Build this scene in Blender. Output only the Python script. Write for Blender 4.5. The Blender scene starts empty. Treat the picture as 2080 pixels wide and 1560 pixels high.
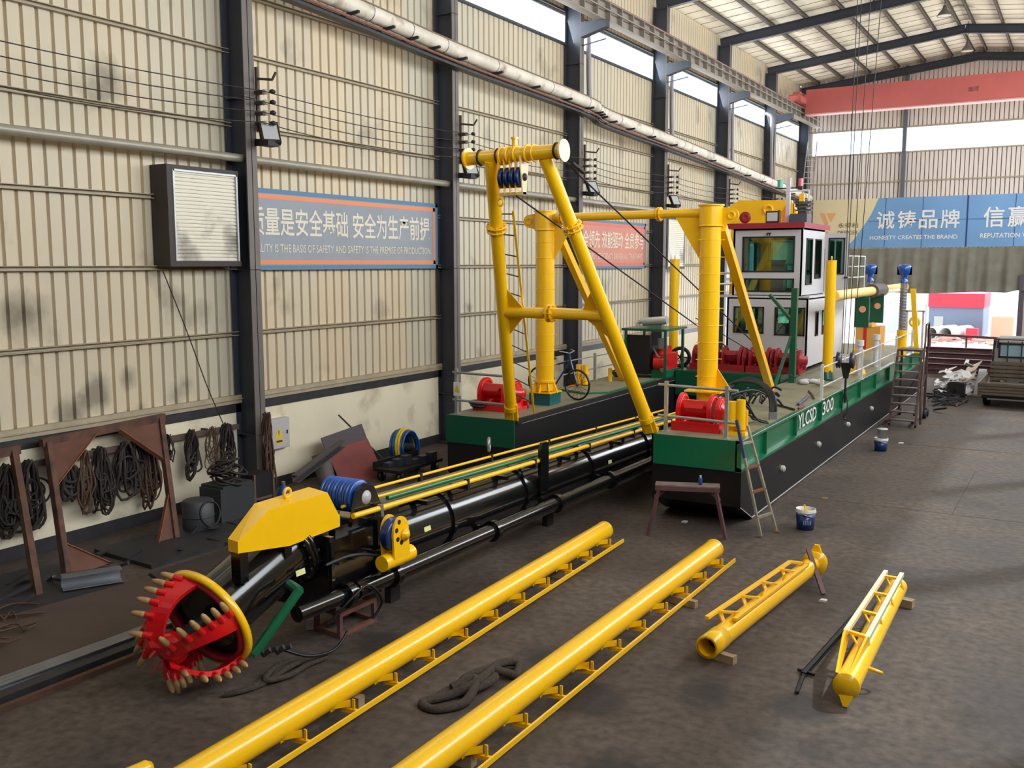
import bpy, math, random
from mathutils import Vector, Matrix
SC = bpy.context.scene
COL = SC.collection
random.seed(7)

# ------------------------------------------------------------------ camera
YAW, PITCH, ROLL, CAM_H = 0.5326, 0.1231, 0.0018, 4.3
cam_data = bpy.data.cameras.new('camera')
cam_data.sensor_fit = 'HORIZONTAL'
cam_data.sensor_width = 36.0
cam_data.lens = 36.0 * 1968.4 / 2080.0
cam_data.clip_end = 400
cam = bpy.data.objects.new('camera', cam_data)
COL.objects.link(cam)
fwd = Vector((-math.sin(YAW) * math.cos(PITCH), math.cos(YAW) * math.cos(PITCH), -math.sin(PITCH)))
rgt = Vector((math.cos(YAW), math.sin(YAW), 0))
dwn = fwd.cross(rgt)
r2 = rgt * math.cos(ROLL) + dwn * math.sin(ROLL)
d2 = dwn * math.cos(ROLL) - rgt * math.sin(ROLL)
cam.matrix_world = Matrix(((r2.x, -d2.x, -fwd.x, 0), (r2.y, -d2.y, -fwd.y, 0), (r2.z, -d2.z, -fwd.z, CAM_H), (0, 0, 0, 1)))
SC.camera = cam

# ------------------------------------------------------------------ light and exposure
w = bpy.data.worlds.new('sky')
SC.world = w
w.use_nodes = True
bgn = w.node_tree.nodes['Background']
bgn.inputs[0].default_value = (0.86, 0.93, 1.0, 1)
bgn.inputs[1].default_value = 3.2


def sun_lamp(rot, power, ang, col):
    d = bpy.data.lights.new('sun', 'SUN')
    d.energy, d.angle, d.color = power, ang, col
    o = bpy.data.objects.new('sun', d)
    o.rotation_euler = rot
    COL.objects.link(o)


def area(name, loc, direction, sx, sy, power, col):
    d = bpy.data.lights.new(name, 'AREA')
    d.shape, d.size, d.size_y, d.energy, d.color = 'RECTANGLE', sx, sy, power, col
    o = bpy.data.objects.new(name, d)
    z = -Vector(direction).normalized()
    x = Vector((0, 1, 0)) if abs(z.y) < 0.9 else Vector((1, 0, 0))
    x = (x - z * x.dot(z)).normalized()
    y = z.cross(x)
    m = Matrix((x, y, z)).transposed().to_4x4()
    m.translation = Vector(loc)
    o.matrix_world = m
    COL.objects.link(o)


sun_lamp((math.radians(38), 0, math.radians(140)), 3.0, 0.03, (1.0, 0.95, 0.86))
# daylight through the long window bands of the right wall, the left clerestory and the big end door
area('daylight_right', (3.25, 26, 9.0), (-1, 0, -0.04), 47, 4.4, 3700, (1.0, 0.98, 0.94))
area('daylight_left', (-13.25, 24, 11.0), (1, 0, 0.3), 50, 0.8, 900, (0.92, 0.96, 1.0))
area('daylight_door', (-7.4, 52.0, 1.5), (0, -1, 0.0), 9.5, 2.6, 900, (0.95, 0.98, 1.0))
area('daylight_end', (-5.0, 52.3, 10.4), (0, -1, -0.1), 15, 1.1, 260, (0.95, 0.98, 1.0))
area('back_fill', (-5.0, -7.6, 9.0), (0, 1, 0.15), 14, 4, 15, (1.0, 0.96, 0.9))  # unseen fill lamp added before the windowless back wall
SC.view_settings.view_transform = 'Standard'
SC.view_settings.look = 'None'
SC.view_settings.exposure = 0.10
SC.view_settings.gamma = 1.0
SC.view_settings.use_curve_mapping = False

# ------------------------------------------------------------------ materials
MATS = {}


def lin(c):
    return tuple(((x / 255) / 12.92 if x <= 10 else (((x / 255) + 0.055) / 1.055) ** 2.4) for x in c) + (1,)


def mat(name, rgb, rough=0.5, metal=0.0, coat=0.0, var=0.0, scale=6.0, dirt=None, dirt_amt=0.0, dirt_scale=3.0, bump=0.0, emit=0.0, detail=5.0):
    """A painted, metal or cloth surface; colours given as 0-255."""
    m = bpy.data.materials.new(name)
    m.use_nodes = True
    nt = m.node_tree
    b = nt.nodes['Principled BSDF']
    base = lin(rgb)
    b.inputs['Base Color'].default_value = base
    b.inputs['Roughness'].default_value = rough
    b.inputs['Metallic'].default_value = metal
    b.inputs['Coat Weight'].default_value = coat
    b.inputs['Coat Roughness'].default_value = 0.12
    if var or dirt or bump:
        tc = nt.nodes.new('ShaderNodeTexCoord')
        src = None
        if var:
            n = nt.nodes.new('ShaderNodeTexNoise')
            n.inputs['Scale'].default_value = scale
            n.inputs['Detail'].default_value = detail
            nt.links.new(tc.outputs['Object'], n.inputs['Vector'])
            r = nt.nodes.new('ShaderNodeValToRGB')
            r.color_ramp.elements[0].position, r.color_ramp.elements[1].position = 0.3, 0.72
            r.color_ramp.elements[0].color = tuple(c * (1 - var) for c in base[:3]) + (1,)
            r.color_ramp.elements[1].color = tuple(min(1, c * (1 + var)) for c in base[:3]) + (1,)
            nt.links.new(n.outputs['Fac'], r.inputs['Fac'])
            src = r.outputs['Color']
        if dirt:
            n2 = nt.nodes.new('ShaderNodeTexNoise')
            n2.inputs['Scale'].default_value = dirt_scale
            n2.inputs['Detail'].default_value = 8
            nt.links.new(tc.outputs['Object'], n2.inputs['Vector'])
            r2_ = nt.nodes.new('ShaderNodeValToRGB')
            r2_.color_ramp.elements[0].position = 0.62 - 0.3 * dirt_amt
            r2_.color_ramp.elements[1].position = 0.75
            mx = nt.nodes.new('ShaderNodeMix')
            mx.data_type = 'RGBA'
            nt.links.new(n2.outputs['Fac'], r2_.inputs['Fac'])
            nt.links.new(r2_.outputs['Color'], mx.inputs[0])
            mx.inputs[6].default_value = base
            if src:
                nt.links.new(src, mx.inputs[6])
            mx.inputs[7].default_value = lin(dirt)
            src = mx.outputs[2]
        if src:
            nt.links.new(src, b.inputs['Base Color'])
        if bump:
            n3 = nt.nodes.new('ShaderNodeTexNoise')
            n3.inputs['Scale'].default_value = scale * 2
            n3.inputs['Detail'].default_value = 6
            nt.links.new(tc.outputs['Object'], n3.inputs['Vector'])
            bp = nt.nodes.new('ShaderNodeBump')
            bp.inputs['Strength'].default_value = bump
            bp.inputs['Distance'].default_value = 0.02
            nt.links.new(n3.outputs['Fac'], bp.inputs['Height'])
            nt.links.new(bp.outputs['Normal'], b.inputs['Normal'])
    if emit:
        b.inputs['Emission Color'].default_value = base
        b.inputs['Emission Strength'].default_value = emit
    MATS[name] = m
    return m


def glass_mat(name, tint, clear=0.6):
    m = bpy.data.materials.new(name)
    m.use_nodes = True
    nt = m.node_tree
    nt.nodes.clear()
    out = nt.nodes.new('ShaderNodeOutputMaterial')
    tr = nt.nodes.new('ShaderNodeBsdfTransparent')
    tr.inputs[0].default_value = lin(tint)
    gl = nt.nodes.new('ShaderNodeBsdfGlossy')
    gl.inputs['Roughness'].default_value = 0.03
    gl.inputs['Color'].default_value = (0.9, 0.95, 0.95, 1)
    mx = nt.nodes.new('ShaderNodeMixShader')
    mx.inputs[0].default_value = 1 - clear
    nt.links.new(tr.outputs[0], mx.inputs[1])
    nt.links.new(gl.outputs[0], mx.inputs[2])
    nt.links.new(mx.outputs[0], out.inputs[0])
    MATS[name] = m
    return m


YEL = mat('yellow_paint', (255, 196, 2), 0.3, coat=0.5, var=0.025, scale=1.2)
YELP = mat('pale_yellow_paint', (238, 216, 150), 0.4, coat=0.2)
GRN = mat('green_paint', (10, 108, 70), 0.34, coat=0.4, var=0.08, scale=2)
DGRN = mat('dark_green_paint', (10, 84, 58), 0.35, coat=0.3)
RED = mat('red_paint', (214, 14, 22), 0.3, coat=0.5, var=0.05, scale=3)
DRED = mat('deep_red_paint', (150, 20, 34), 0.45, var=0.1, scale=4)
BLK = mat('gloss_black_paint', (17, 17, 18), 0.16, coat=0.6)
HBLK = mat('hull_black_paint', (21, 21, 22), 0.42, var=0.2, scale=1.3)
MBLK = mat('matt_black', (22, 21, 21), 0.6)
RUB = mat('black_rubber', (20, 20, 21), 0.45)
DECK = mat('khaki_deck_paint', (134, 130, 104), 0.55, var=0.1, scale=3, dirt=(100, 92, 74), dirt_amt=0.3, dirt_scale=1.5)
WHT = mat('white_paint', (205, 205, 205), 0.4, coat=0.2)
CAB = mat('cabin_white_paint', (196, 194, 196), 0.42, var=0.03, scale=2)
BLU = mat('blue_paint', (14, 76, 160), 0.3, coat=0.5)
DBLU = mat('deep_blue_paint', (22, 50, 110), 0.32, coat=0.4)
TAN = mat('tan_cast_steel', (176, 140, 88), 0.55, var=0.15, scale=14)
STEEL = mat('grey_steel', (150, 152, 155), 0.38, metal=0.7, var=0.1, scale=5)
GALV = mat('galvanised_steel', (172, 174, 172), 0.4, metal=0.55, var=0.12, scale=9)
DSTL = mat('dark_steel', (62, 60, 62), 0.5, metal=0.4, var=0.2, scale=5)
RUST = mat('rusty_steel', (98, 66, 50), 0.75, var=0.3, scale=5, dirt=(62, 44, 40), dirt_amt=0.5, dirt_scale=4)
BRUST = mat('bare_rusted_bar', (78, 62, 54), 0.7, var=0.3, scale=6)
NAVY = mat('navy_steel_paint', (56, 60, 70), 0.5, var=0.12, scale=2)
NAVYF = mat('grey_brown_flange', (112, 104, 98), 0.6, var=0.12, scale=2)  # front flange face, lighter and browner than the navy web
GIRT = mat('galvanised_girt', (172, 158, 132), 0.55, metal=0.0, var=0.12, scale=4)
LADR = mat('worn_aluminium', (168, 160, 140), 0.5, metal=0.4, var=0.2, scale=9)
WOOD = mat('weathered_wood', (150, 128, 98), 0.8, var=0.25, scale=8)
WOODB = mat('brown_wood', (120, 76, 46), 0.75, var=0.25, scale=8)
ROPE = mat('brown_sling_rope', (64, 53, 44), 0.9, var=0.3, scale=30, bump=0.5)
CABL = mat('dusty_black_cable', (50, 42, 38), 0.75, var=0.25, scale=9)
CABB = mat('brown_cable', (86, 62, 48), 0.75, var=0.2, scale=9)
INSU = mat('lagged_pipe_cladding', (226, 216, 198), 0.55, var=0.12, scale=3, dirt=(140, 118, 96), dirt_amt=0.25, dirt_scale=2.2, bump=0.3)
PIPE = mat('grey_pipe_paint', (158, 150, 134), 0.4, metal=0.2, var=0.1, scale=3)
CLOTH = mat('olive_tarpaulin', (130, 128, 116), 0.85, var=0.15, scale=2)
CRANE = mat('crane_red_paint', (202, 104, 98), 0.5, var=0.06, scale=1)
PORC = mat('white_porcelain', (210, 206, 196), 0.2)
LAMPG = mat('lamp_glass', (190, 192, 190), 0.15)
TRUCKM = mat('dusty_truck_paint', (104, 92, 78), 0.6, var=0.25, scale=3, dirt=(70, 56, 46), dirt_amt=0.5)
MAROON = mat('maroon_steel', (96, 62, 64), 0.6, var=0.2, scale=5)
BRONZE = mat('brown_stair_paint', (84, 62, 58), 0.5, metal=0.2, var=0.2, scale=6)
ORNG = mat('orange_paint', (236, 120, 40), 0.5)
GLASS = glass_mat('cabin_glass', (132, 184, 172), 0.86)
CLEAR = glass_mat('window_glass', (235, 245, 255), 0.95)
CREAM = mat('cream_sign_sheet', (232, 218, 176), 0.5)
LETW = mat('white_lettering', (240, 238, 232), 0.5)
LETC = mat('cream_lettering', (226, 216, 194), 0.6)
LETK = mat('dark_lettering', (70, 62, 60), 0.6)
SIGNB = mat('blue_sign_sheet', (120, 166, 214), 0.45, var=0.12, scale=0.35, detail=1)
BANG = mat('grey_blue_banner', (150, 156, 164), 0.7, var=0.06, scale=1)
BANR = mat('faded_red_banner', (214, 140, 122), 0.7, var=0.06, scale=1)
BANO = mat('orange_banner_stripe', (232, 146, 104), 0.7)
BANB = mat('blue_banner_edge', (96, 132, 160), 0.7)
SIGY = mat('warning_yellow', (238, 206, 30), 0.5)
RAG = mat('pale_blue_rag', (130, 150, 172), 0.9, var=0.2, scale=20)
PAPER = mat('white_wrapping', (206, 204, 204), 0.8, var=0.12, scale=6)

# ------------------------------------------------------------------ mesh helpers
def V(*a):
    return Vector(a)


class MB:
    """Collects shapes in world coordinates; build() links them as ONE mesh object."""

    def __init__(s):
        s.v, s.f, s.sm = [], [], []

    def add(s, verts, faces, smooth=False):
        o = len(s.v)
        s.v += [Vector(p) for p in verts]
        s.f += [tuple(i + o for i in f) for f in faces]
        s.sm += [smooth] * len(faces)
        return s

    def box(s, x0, y0, z0, x1, y1, z1):
        p = [(x, y, z) for z in (z0, z1) for y in (y0, y1) for x in (x0, x1)]
        return s.add(p, [(0, 2, 3, 1), (4, 5, 7, 6), (0, 1, 5, 4), (2, 6, 7, 3), (0, 4, 6, 2), (1, 3, 7, 5)])

    def bar(s, p, q, w, h, up=(0, 0, 1)):
        p, q = Vector(p), Vector(q)
        d = (q - p).normalized()
        up = Vector(up)
        if abs(d.dot(up)) > 0.98:
            up = Vector((0, 1, 0)) if abs(d.y) < 0.9 else Vector((1, 0, 0))
        a = d.cross(up).normalized()
        b = a.cross(d).normalized()
        vs = []
        for c in (p, q):
            for sa, sb in ((-1, -1), (1, -1), (1, 1), (-1, 1)):
                vs.append(c + a * sa * w / 2 + b * sb * h / 2)
        return s.add(vs, [(0, 1, 2, 3), (7, 6, 5, 4), (0, 4, 5, 1), (1, 5, 6, 2), (2, 6, 7, 3), (3, 7, 4, 0)])

    def channel(s, p, q, w, h, t, up=(0, 0, 1)):
        """U section: web at the side, flanges up and down."""
        p, q, up = Vector(p), Vector(q), Vector(up)
        d = (q - p).normalized()
        a = d.cross(up).normalized()
        s.bar(p - a * (w - t) / 2, q - a * (w - t) / 2, t, h, up)
        s.bar(p + up * (h - t) / 2, q + up * (h - t) / 2, w, t, up)
        return s.bar(p - up * (h - t) / 2, q - up * (h - t) / 2, w, t, up)

    def cyl(s, p, q, r, r2=None, n=16, caps=True, smooth=True):
        p, q = Vector(p), Vector(q)
        r2 = r if r2 is None else r2
        d = (q - p).normalized()
        a = d.orthogonal().normalized()
        b = d.cross(a)
        vs = []
        for c, rr in ((p, r), (q, r2)):
            for i in range(n):
                t = 2 * math.pi * i / n
                vs.append(c + (a * math.cos(t) + b * math.sin(t)) * rr)
        s.add(vs, [(i, (i + 1) % n, n + (i + 1) % n, n + i) for i in range(n)], smooth)
        if caps:
            s.add(vs[:n], [tuple(range(n - 1, -1, -1))])
            s.add(vs[n:], [tuple(range(n))])
        return s

    def pipe(s, p, q, r, ri, n=20):
        """Hollow pipe with annular ends."""
        s.cyl(p, q, r, n=n, caps=False)
        p, q = Vector(p), Vector(q)
        d = (q - p).normalized()
        s.lathe(p, d, [(0, ri), (0, r)], n)
        s.lathe(p, d, [((q - p).length, r), ((q - p).length, ri)], n)
        return s.cyl(q, p, ri, n=n, caps=False)

    def lathe(s, p, d, prof, n=20, smooth=True):
        p, d = Vector(p), Vector(d).normalized()
        a = d.orthogonal().normalized()
        b = d.cross(a)
        vs = []
        for t, r in prof:
            for i in range(n):
                k = 2 * math.pi * i / n
                vs.append(p + d * t + (a * math.cos(k) + b * math.sin(k)) * r)
        fs = []
        for j in range(len(prof) - 1):
            for i in range(n):
                fs.append((j * n + i, j * n + (i + 1) % n, (j + 1) * n + (i + 1) % n, (j + 1) * n + i))
        return s.add(vs, fs, smooth)

    def tube(s, pts, r, n=7, closed=False):
        pts = [Vector(p) for p in pts]
        m = len(pts)
        vs = []
        prev = None
        for i in range(m):
            if closed:
                d = pts[(i + 1) % m] - pts[i - 1]
            else:
                d = pts[min(i + 1, m - 1)] - pts[max(i - 1, 0)]
            d = d.normalized() if d.length > 1e-9 else Vector((0, 0, 1))
            if prev is None:
                a = d.orthogonal().normalized()
            else:
                a = prev - d * prev.dot(d)
                a = a.normalized() if a.length > 1e-6 else d.orthogonal().normalized()
            prev = a
            b = d.cross(a)
            for k in range(n):
                t = 2 * math.pi * k / n
                vs.append(pts[i] + (a * math.cos(t) + b * math.sin(t)) * r)
        fs = []
        for i in range(m if closed else m - 1):
            j = (i + 1) % m
            for k in range(n):
                fs.append((i * n + k, i * n + (k + 1) % n, j * n + (k + 1) % n, j * n + k))
        s.add(vs, fs, True)
        if not closed:
            s.add(vs[:n], [tuple(range(n - 1, -1, -1))])
            s.add(vs[-n:], [tuple(range(n))])
        return s

    def torus(s, c, axis, R, r, n=24, k=8):
        c, d = Vector(c), Vector(axis).normalized()
        a = d.orthogonal().normalized()
        b = d.cross(a)
        return s.tube([c + (a * math.cos(2 * math.pi * i / n) + b * math.sin(2 * math.pi * i / n)) * R for i in range(n)], r, k, True)

    def sphere(s, c, r, sx=1, sy=1, sz=1, n=12, m=8):
        c = Vector(c)
        vs = []
        for j in range(m + 1):
            ph = math.pi * j / m
            for i in range(n):
                t = 2 * math.pi * i / n
                vs.append(c + Vector((math.sin(ph) * math.cos(t) * sx, math.sin(ph) * math.sin(t) * sy, math.cos(ph) * sz)) * r)
        return s.add(vs, [(j * n + i, (j + 1) * n + i, (j + 1) * n + (i + 1) % n, j * n + (i + 1) % n) for j in range(m) for i in range(n)], True)

    def prism(s, pts, off):
        """A flat outline given as 3-D points, thickened by the vector off."""
        off = Vector(off)
        n = len(pts)
        vs = [Vector(p) for p in pts] + [Vector(p) + off for p in pts]
        fs = [tuple(range(n - 1, -1, -1)), tuple(range(n, 2 * n))]
        fs += [(i, (i + 1) % n, n + (i + 1) % n, n + i) for i in range(n)]
        return s.add(vs, fs)

    def holed(s, org, du, dv, th, W, H, holes):
        """A wall W x H from org along du, dv, thickness vector th, with rectangular holes (u0,v0,u1,v1)."""
        org, du, dv, th = Vector(org), Vector(du), Vector(dv), Vector(th)
        us = sorted({0, W, *[h[0] for h in holes], *[h[2] for h in holes]})
        vs_ = sorted({0, H, *[h[1] for h in holes], *[h[3] for h in holes]})
        for j in range(len(vs_) - 1):
            run = None
            for i in range(len(us)):
                solid = False
                if i < len(us) - 1:
                    cu, cv = (us[i] + us[i + 1]) / 2, (vs_[j] + vs_[j + 1]) / 2
                    solid = not any(h[0] < cu < h[2] and h[1] < cv < h[3] for h in holes)
                if solid and run is None:
                    run = us[i]
                if not solid and run is not None:
                    a, b = run, us[i]
                    q = [org + du * a + dv * vs_[j], org + du * b + dv * vs_[j], org + du * b + dv * vs_[j + 1], org + du * a + dv * vs_[j + 1]]
                    s.prism(q, th)
                    run = None
        return s

    def build(s, name, m, parent=None, label=None, base=None):
        off = Vector((0, 0, 0))
        if parent is not None:
            q = parent
            while q is not None:
                off += q.location
                q = q.parent
        else:
            xs = [p.x for p in s.v]
            ys = [p.y for p in s.v]
            zs = [p.z for p in s.v]
            off = Vector(base) if base else Vector(((min(xs) + max(xs)) / 2, (min(ys) + max(ys)) / 2, min(zs)))
        me = bpy.data.meshes.new(name)
        me.from_pydata([p - off for p in s.v], [], s.f)
        me.polygons.foreach_set('use_smooth', s.sm)
        me.materials.append(m)
        me.update()
        import bmesh
        bm = bmesh.new()
        bm.from_mesh(me)
        bmesh.ops.recalc_face_normals(bm, faces=bm.faces)
        bm.to_mesh(me)
        bm.free()
        o = bpy.data.objects.new(name, me)
        COL.objects.link(o)
        if parent is not None:
            o.parent = parent
        else:
            o.location = off
        if label:
            o['label'] = label
        return o


def tag(o, label, cat, group=None, kind=None):
    o['label'] = label
    o['category'] = cat
    if group:
        o['group'] = group
    if kind:
        o['kind'] = kind
    return o


def root(name, loc, label, cat, group=None):
    o = bpy.data.objects.new(name, None)
    o.location = loc
    o.empty_display_size = 0.2
    COL.objects.link(o)
    return tag(o, label, cat, group)


def struct(o):
    o['kind'] = 'structure'
    return o


def copy_tree(o, parent=None):
    c = o.copy()
    COL.objects.link(c)
    if parent is not None:
        c.parent = parent
        c.matrix_parent_inverse = o.matrix_parent_inverse
    for ch in list(o.children):
        copy_tree(ch, c)
    return c


def dup(o, loc, label, rotz=None):
    c = copy_tree(o)
    c.location = loc
    if rotz is not None:
        c.rotation_euler = (0, 0, rotz)
    c['label'] = label
    return c


def text(name, body, m, org, du, dv, W, H, parent, depth=0.006, bold=False):
    """Lettering as flat raised mesh filling the box W x H whose lower left corner is org."""
    cu = bpy.data.curves.new('t', 'FONT')
    cu.body = body
    cu.extrude = 0.0
    cu.offset = 0.012 if bold else 0.0
    cu.resolution_u = 2
    o = bpy.data.objects.new('t', cu)
    COL.objects.link(o)
    bpy.context.view_layer.update()
    me = bpy.data.meshes.new_from_object(o.evaluated_get(bpy.context.evaluated_depsgraph_get()))
    bpy.data.objects.remove(o)
    bpy.data.curves.remove(cu)
    if not len(me.vertices):
        return None
    xs = [v.co.x for v in me.vertices]
    ys = [v.co.y for v in me.vertices]
    x0, x1, y0, y1 = min(xs), max(xs), min(ys), max(ys)
    org, du, dv = Vector(org), Vector(du), Vector(dv)
    nrm = du.cross(dv)
    mb = MB()
    mb.add([org + du * ((v.co.x - x0) / (x1 - x0) * W) + dv * ((v.co.y - y0) / (y1 - y0) * H) + nrm * depth for v in me.vertices],
           [tuple(p.vertices) for p in me.polygons])
    bpy.data.meshes.remove(me)
    return mb.build(name, m, parent)


def arc(c, a, b, R, t0, t1, n=10):
    c, a, b = Vector(c), Vector(a), Vector(b)
    return [c + (a * math.cos(t0 + (t1 - t0) * i / n) + b * math.sin(t0 + (t1 - t0) * i / n)) * R for i in range(n + 1)]


def spline(pts, k=6):
    pts = [Vector(p) for p in pts]
    out = []
    for i in range(len(pts) - 1):
        p0, p1, p2, p3 = pts[max(i - 1, 0)], pts[i], pts[i + 1], pts[min(i + 2, len(pts) - 1)]
        for j in range(k):
            t = j / k
            out.append(0.5 * ((2 * p1) + (p2 - p0) * t + (2 * p0 - 5 * p1 + 4 * p2 - p3) * t * t + (3 * p1 - p0 - 3 * p2 + p3) * t ** 3))
    out.append(pts[-1])
    return out


XV, YV, ZV = V(1, 0, 0), V(0, 1, 0), V(0, 0, 1)

# ------------------------------------------------------------------ the hall
WX, EX, EY, BY = -13.4, 3.4, 52.5, -8.0       # left wall, right wall, end wall, back wall
BAYS = [-6.9, -0.35, 6.2, 12.75, 19.25, 25.8, 32.4, 39.2, 45.95, 52.2]


def stains(nt, col, spots, colour, amount, nscale, namp):
    """Dark spill marks of irregular outline at given places on a surface."""
    g = nt.nodes.new('ShaderNodeNewGeometry')
    n = nt.nodes.new('ShaderNodeTexNoise')
    n.inputs['Scale'].default_value = nscale
    n.inputs['Detail'].default_value = 5
    nt.links.new(g.outputs['Position'], n.inputs['Vector'])
    for p, r in spots:
        d = nt.nodes.new('ShaderNodeVectorMath')
        d.operation = 'DISTANCE'
        nt.links.new(g.outputs['Position'], d.inputs[0])
        d.inputs[1].default_value = p
        a = nt.nodes.new('ShaderNodeMath')
        a.operation = 'MULTIPLY_ADD'
        nt.links.new(n.outputs['Fac'], a.inputs[0])
        a.inputs[1].default_value = namp
        nt.links.new(d.outputs['Value'], a.inputs[2])
        mr = nt.nodes.new('ShaderNodeMapRange')
        nt.links.new(a.outputs[0], mr.inputs['Value'])
        mr.inputs['From Min'].default_value = r + namp * 0.5 - 0.12
        mr.inputs['From Max'].default_value = r + namp * 0.5 + 0.12
        mr.inputs['To Min'].default_value = amount
        mr.inputs['To Max'].default_value = 0.0
        mx = nt.nodes.new('ShaderNodeMix')
        mx.data_type = 'RGBA'
        nt.links.new(mr.outputs['Result'], mx.inputs[0])
        nt.links.new(col, mx.inputs[6])
        mx.inputs[7].default_value = colour
        col = mx.outputs[2]
    return col


def floor_material():
    m = bpy.data.materials.new('stained_concrete')
    m.use_nodes = True
    nt = m.node_tree
    b = nt.nodes['Principled BSDF']
    tc = nt.nodes.new('ShaderNodeTexCoord')

    def noise(scale, detail, dist=0.0, stretch=None):
        n = nt.nodes.new('ShaderNodeTexNoise')
        n.inputs['Scale'].default_value = scale
        n.inputs['Detail'].default_value = detail
        n.inputs['Distortion'].default_value = dist
        if stretch:
            mp = nt.nodes.new('ShaderNodeMapping')
            mp.inputs['Scale'].default_value = stretch
            nt.links.new(tc.outputs['Object'], mp.inputs['Vector'])
            nt.links.new(mp.outputs['Vector'], n.inputs['Vector'])
        else:
            nt.links.new(tc.outputs['Object'], n.inputs['Vector'])
        return n

    def ramp(src, *stops):
        r = nt.nodes.new('ShaderNodeValToRGB')
        while len(r.color_ramp.elements) < len(stops):
            r.color_ramp.elements.new(0.5)
        for e, (p, c) in zip(r.color_ramp.elements, stops):
            e.position, e.color = p, c
        nt.links.new(src, r.inputs['Fac'])
        return r

    def mix(kind, fac, a, b_):
        x = nt.nodes.new('ShaderNodeMix')
        x.data_type, x.blend_type = 'RGBA', kind
        x.inputs[0].default_value = fac
        nt.links.new(a, x.inputs[6])
        nt.links.new(b_, x.inputs[7])
        return x.outputs[2]
    n1 = noise(0.55, 6, 0.6)
    base = ramp(n1.outputs['Fac'], (0.3, lin((64, 54, 49))), (0.5, lin((80, 69, 60))), (0.72, lin((98, 86, 75))))
    n2 = noise(9.0, 10)
    fine = ramp(n2.outputs['Fac'], (0.32, (0.45, 0.45, 0.45, 1)), (0.68, (1.35, 1.3, 1.28, 1)))
    c = mix('MULTIPLY', 0.75, base.outputs['Color'], fine.outputs['Color'])
    n3 = noise(0.7, 9, 0.9)
    stain = ramp(n3.outputs['Fac'], (0.56, (1, 1, 1, 1)), (0.70, (0.45, 0.43, 0.43, 1)))
    c = mix('MULTIPLY', 0.7, c, stain.outputs['Color'])
    n4 = noise(38, 3)
    speck = ramp(n4.outputs['Fac'], (0.70, (0, 0, 0, 1)), (0.76, (0.16, 0.14, 0.12, 1)))
    c = mix('ADD', 0.8, c, speck.outputs['Color'])
    c = stains(nt, c, [((-4.0, 8.3, 0), 0.42), ((-3.05, 9.0, 0), 0.28), ((-2.15, 9.2, 0), 0.3), ((-3.25, 7.2, 0), 0.3), ((-4.75, 9.0, 0), 0.35), ((-6.6, 8.4, 0), 0.4)], lin((34, 30, 29)), 0.75, 2.2, 0.5)
    nt.links.new(c, b.inputs['Base Color'])
    rr = ramp(n1.outputs['Fac'], (0.3, (0.6, 0.6, 0.6, 1)), (0.7, (0.85, 0.85, 0.85, 1)))
    nt.links.new(rr.outputs['Color'], b.inputs['Roughness'])
    bp = nt.nodes.new('ShaderNodeBump')
    bp.inputs['Strength'].default_value = 0.4
    bp.inputs['Distance'].default_value = 0.02
    nt.links.new(n2.outputs['Fac'], bp.inputs['Height'])
    nt.links.new(bp.outputs['Normal'], b.inputs['Normal'])
    return m


def sheet_material(name, rgb, axis, pitch, var=0.07, grime=True, tint=None, marks=None):
    """Profiled steel sheet whose separate sheets differ a little, with patches of grime."""
    m = bpy.data.materials.new(name)
    m.use_nodes = True
    nt = m.node_tree
    b = nt.nodes['Principled BSDF']
    b.inputs['Roughness'].default_value = 0.5
    g = nt.nodes.new('ShaderNodeNewGeometry')
    sx = nt.nodes.new('ShaderNodeSeparateXYZ')
    nt.links.new(g.outputs['Position'], sx.inputs[0])
    dv = nt.nodes.new('ShaderNodeMath')
    dv.operation = 'DIVIDE'
    dv.inputs[1].default_value = pitch
    nt.links.new(sx.outputs[axis], dv.inputs[0])
    fl = nt.nodes.new('ShaderNodeMath')
    fl.operation = 'FLOOR'
    nt.links.new(dv.outputs[0], fl.inputs[0])
    wn = nt.nodes.new('ShaderNodeTexWhiteNoise')
    wn.noise_dimensions = '1D'
    nt.links.new(fl.outputs[0], wn.inputs['W'])
    r = nt.nodes.new('ShaderNodeValToRGB')
    base = lin(rgb)
    alt = lin(tint) if tint else base
    r.color_ramp.elements[0].color = tuple(c * (1 - var) for c in base[:3]) + (1,)
    r.color_ramp.elements[1].color = tuple(min(1, c * (1 + var)) for c in alt[:3]) + (1,)
    nt.links.new(wn.outputs['Value'], r.inputs['Fac'])
    col = r.outputs['Color']
    if grime:
        n = nt.nodes.new('ShaderNodeTexNoise')
        n.inputs['Scale'].default_value = 0.75
        n.inputs['Detail'].default_value = 6
        nt.links.new(g.outputs['Position'], n.inputs['Vector'])
        r2_ = nt.nodes.new('ShaderNodeValToRGB')
        r2_.color_ramp.elements[0].position, r2_.color_ramp.elements[1].position = 0.6, 0.82
        nt.links.new(n.outputs['Fac'], r2_.inputs['Fac'])
        mx = nt.nodes.new('ShaderNodeMix')
        mx.data_type = 'RGBA'
        nt.links.new(r2_.outputs['Color'], mx.inputs[0])
        nt.links.new(col, mx.inputs[6])
        mx.inputs[7].default_value = lin((96, 84, 68))
        col = mx.outputs[2]
    if marks:
        col = stains(nt, col, marks, lin((84, 72, 66)), 0.62, 2.5, 0.5)
    nt.links.new(col, b.inputs['Base Color'])
    return m


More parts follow.
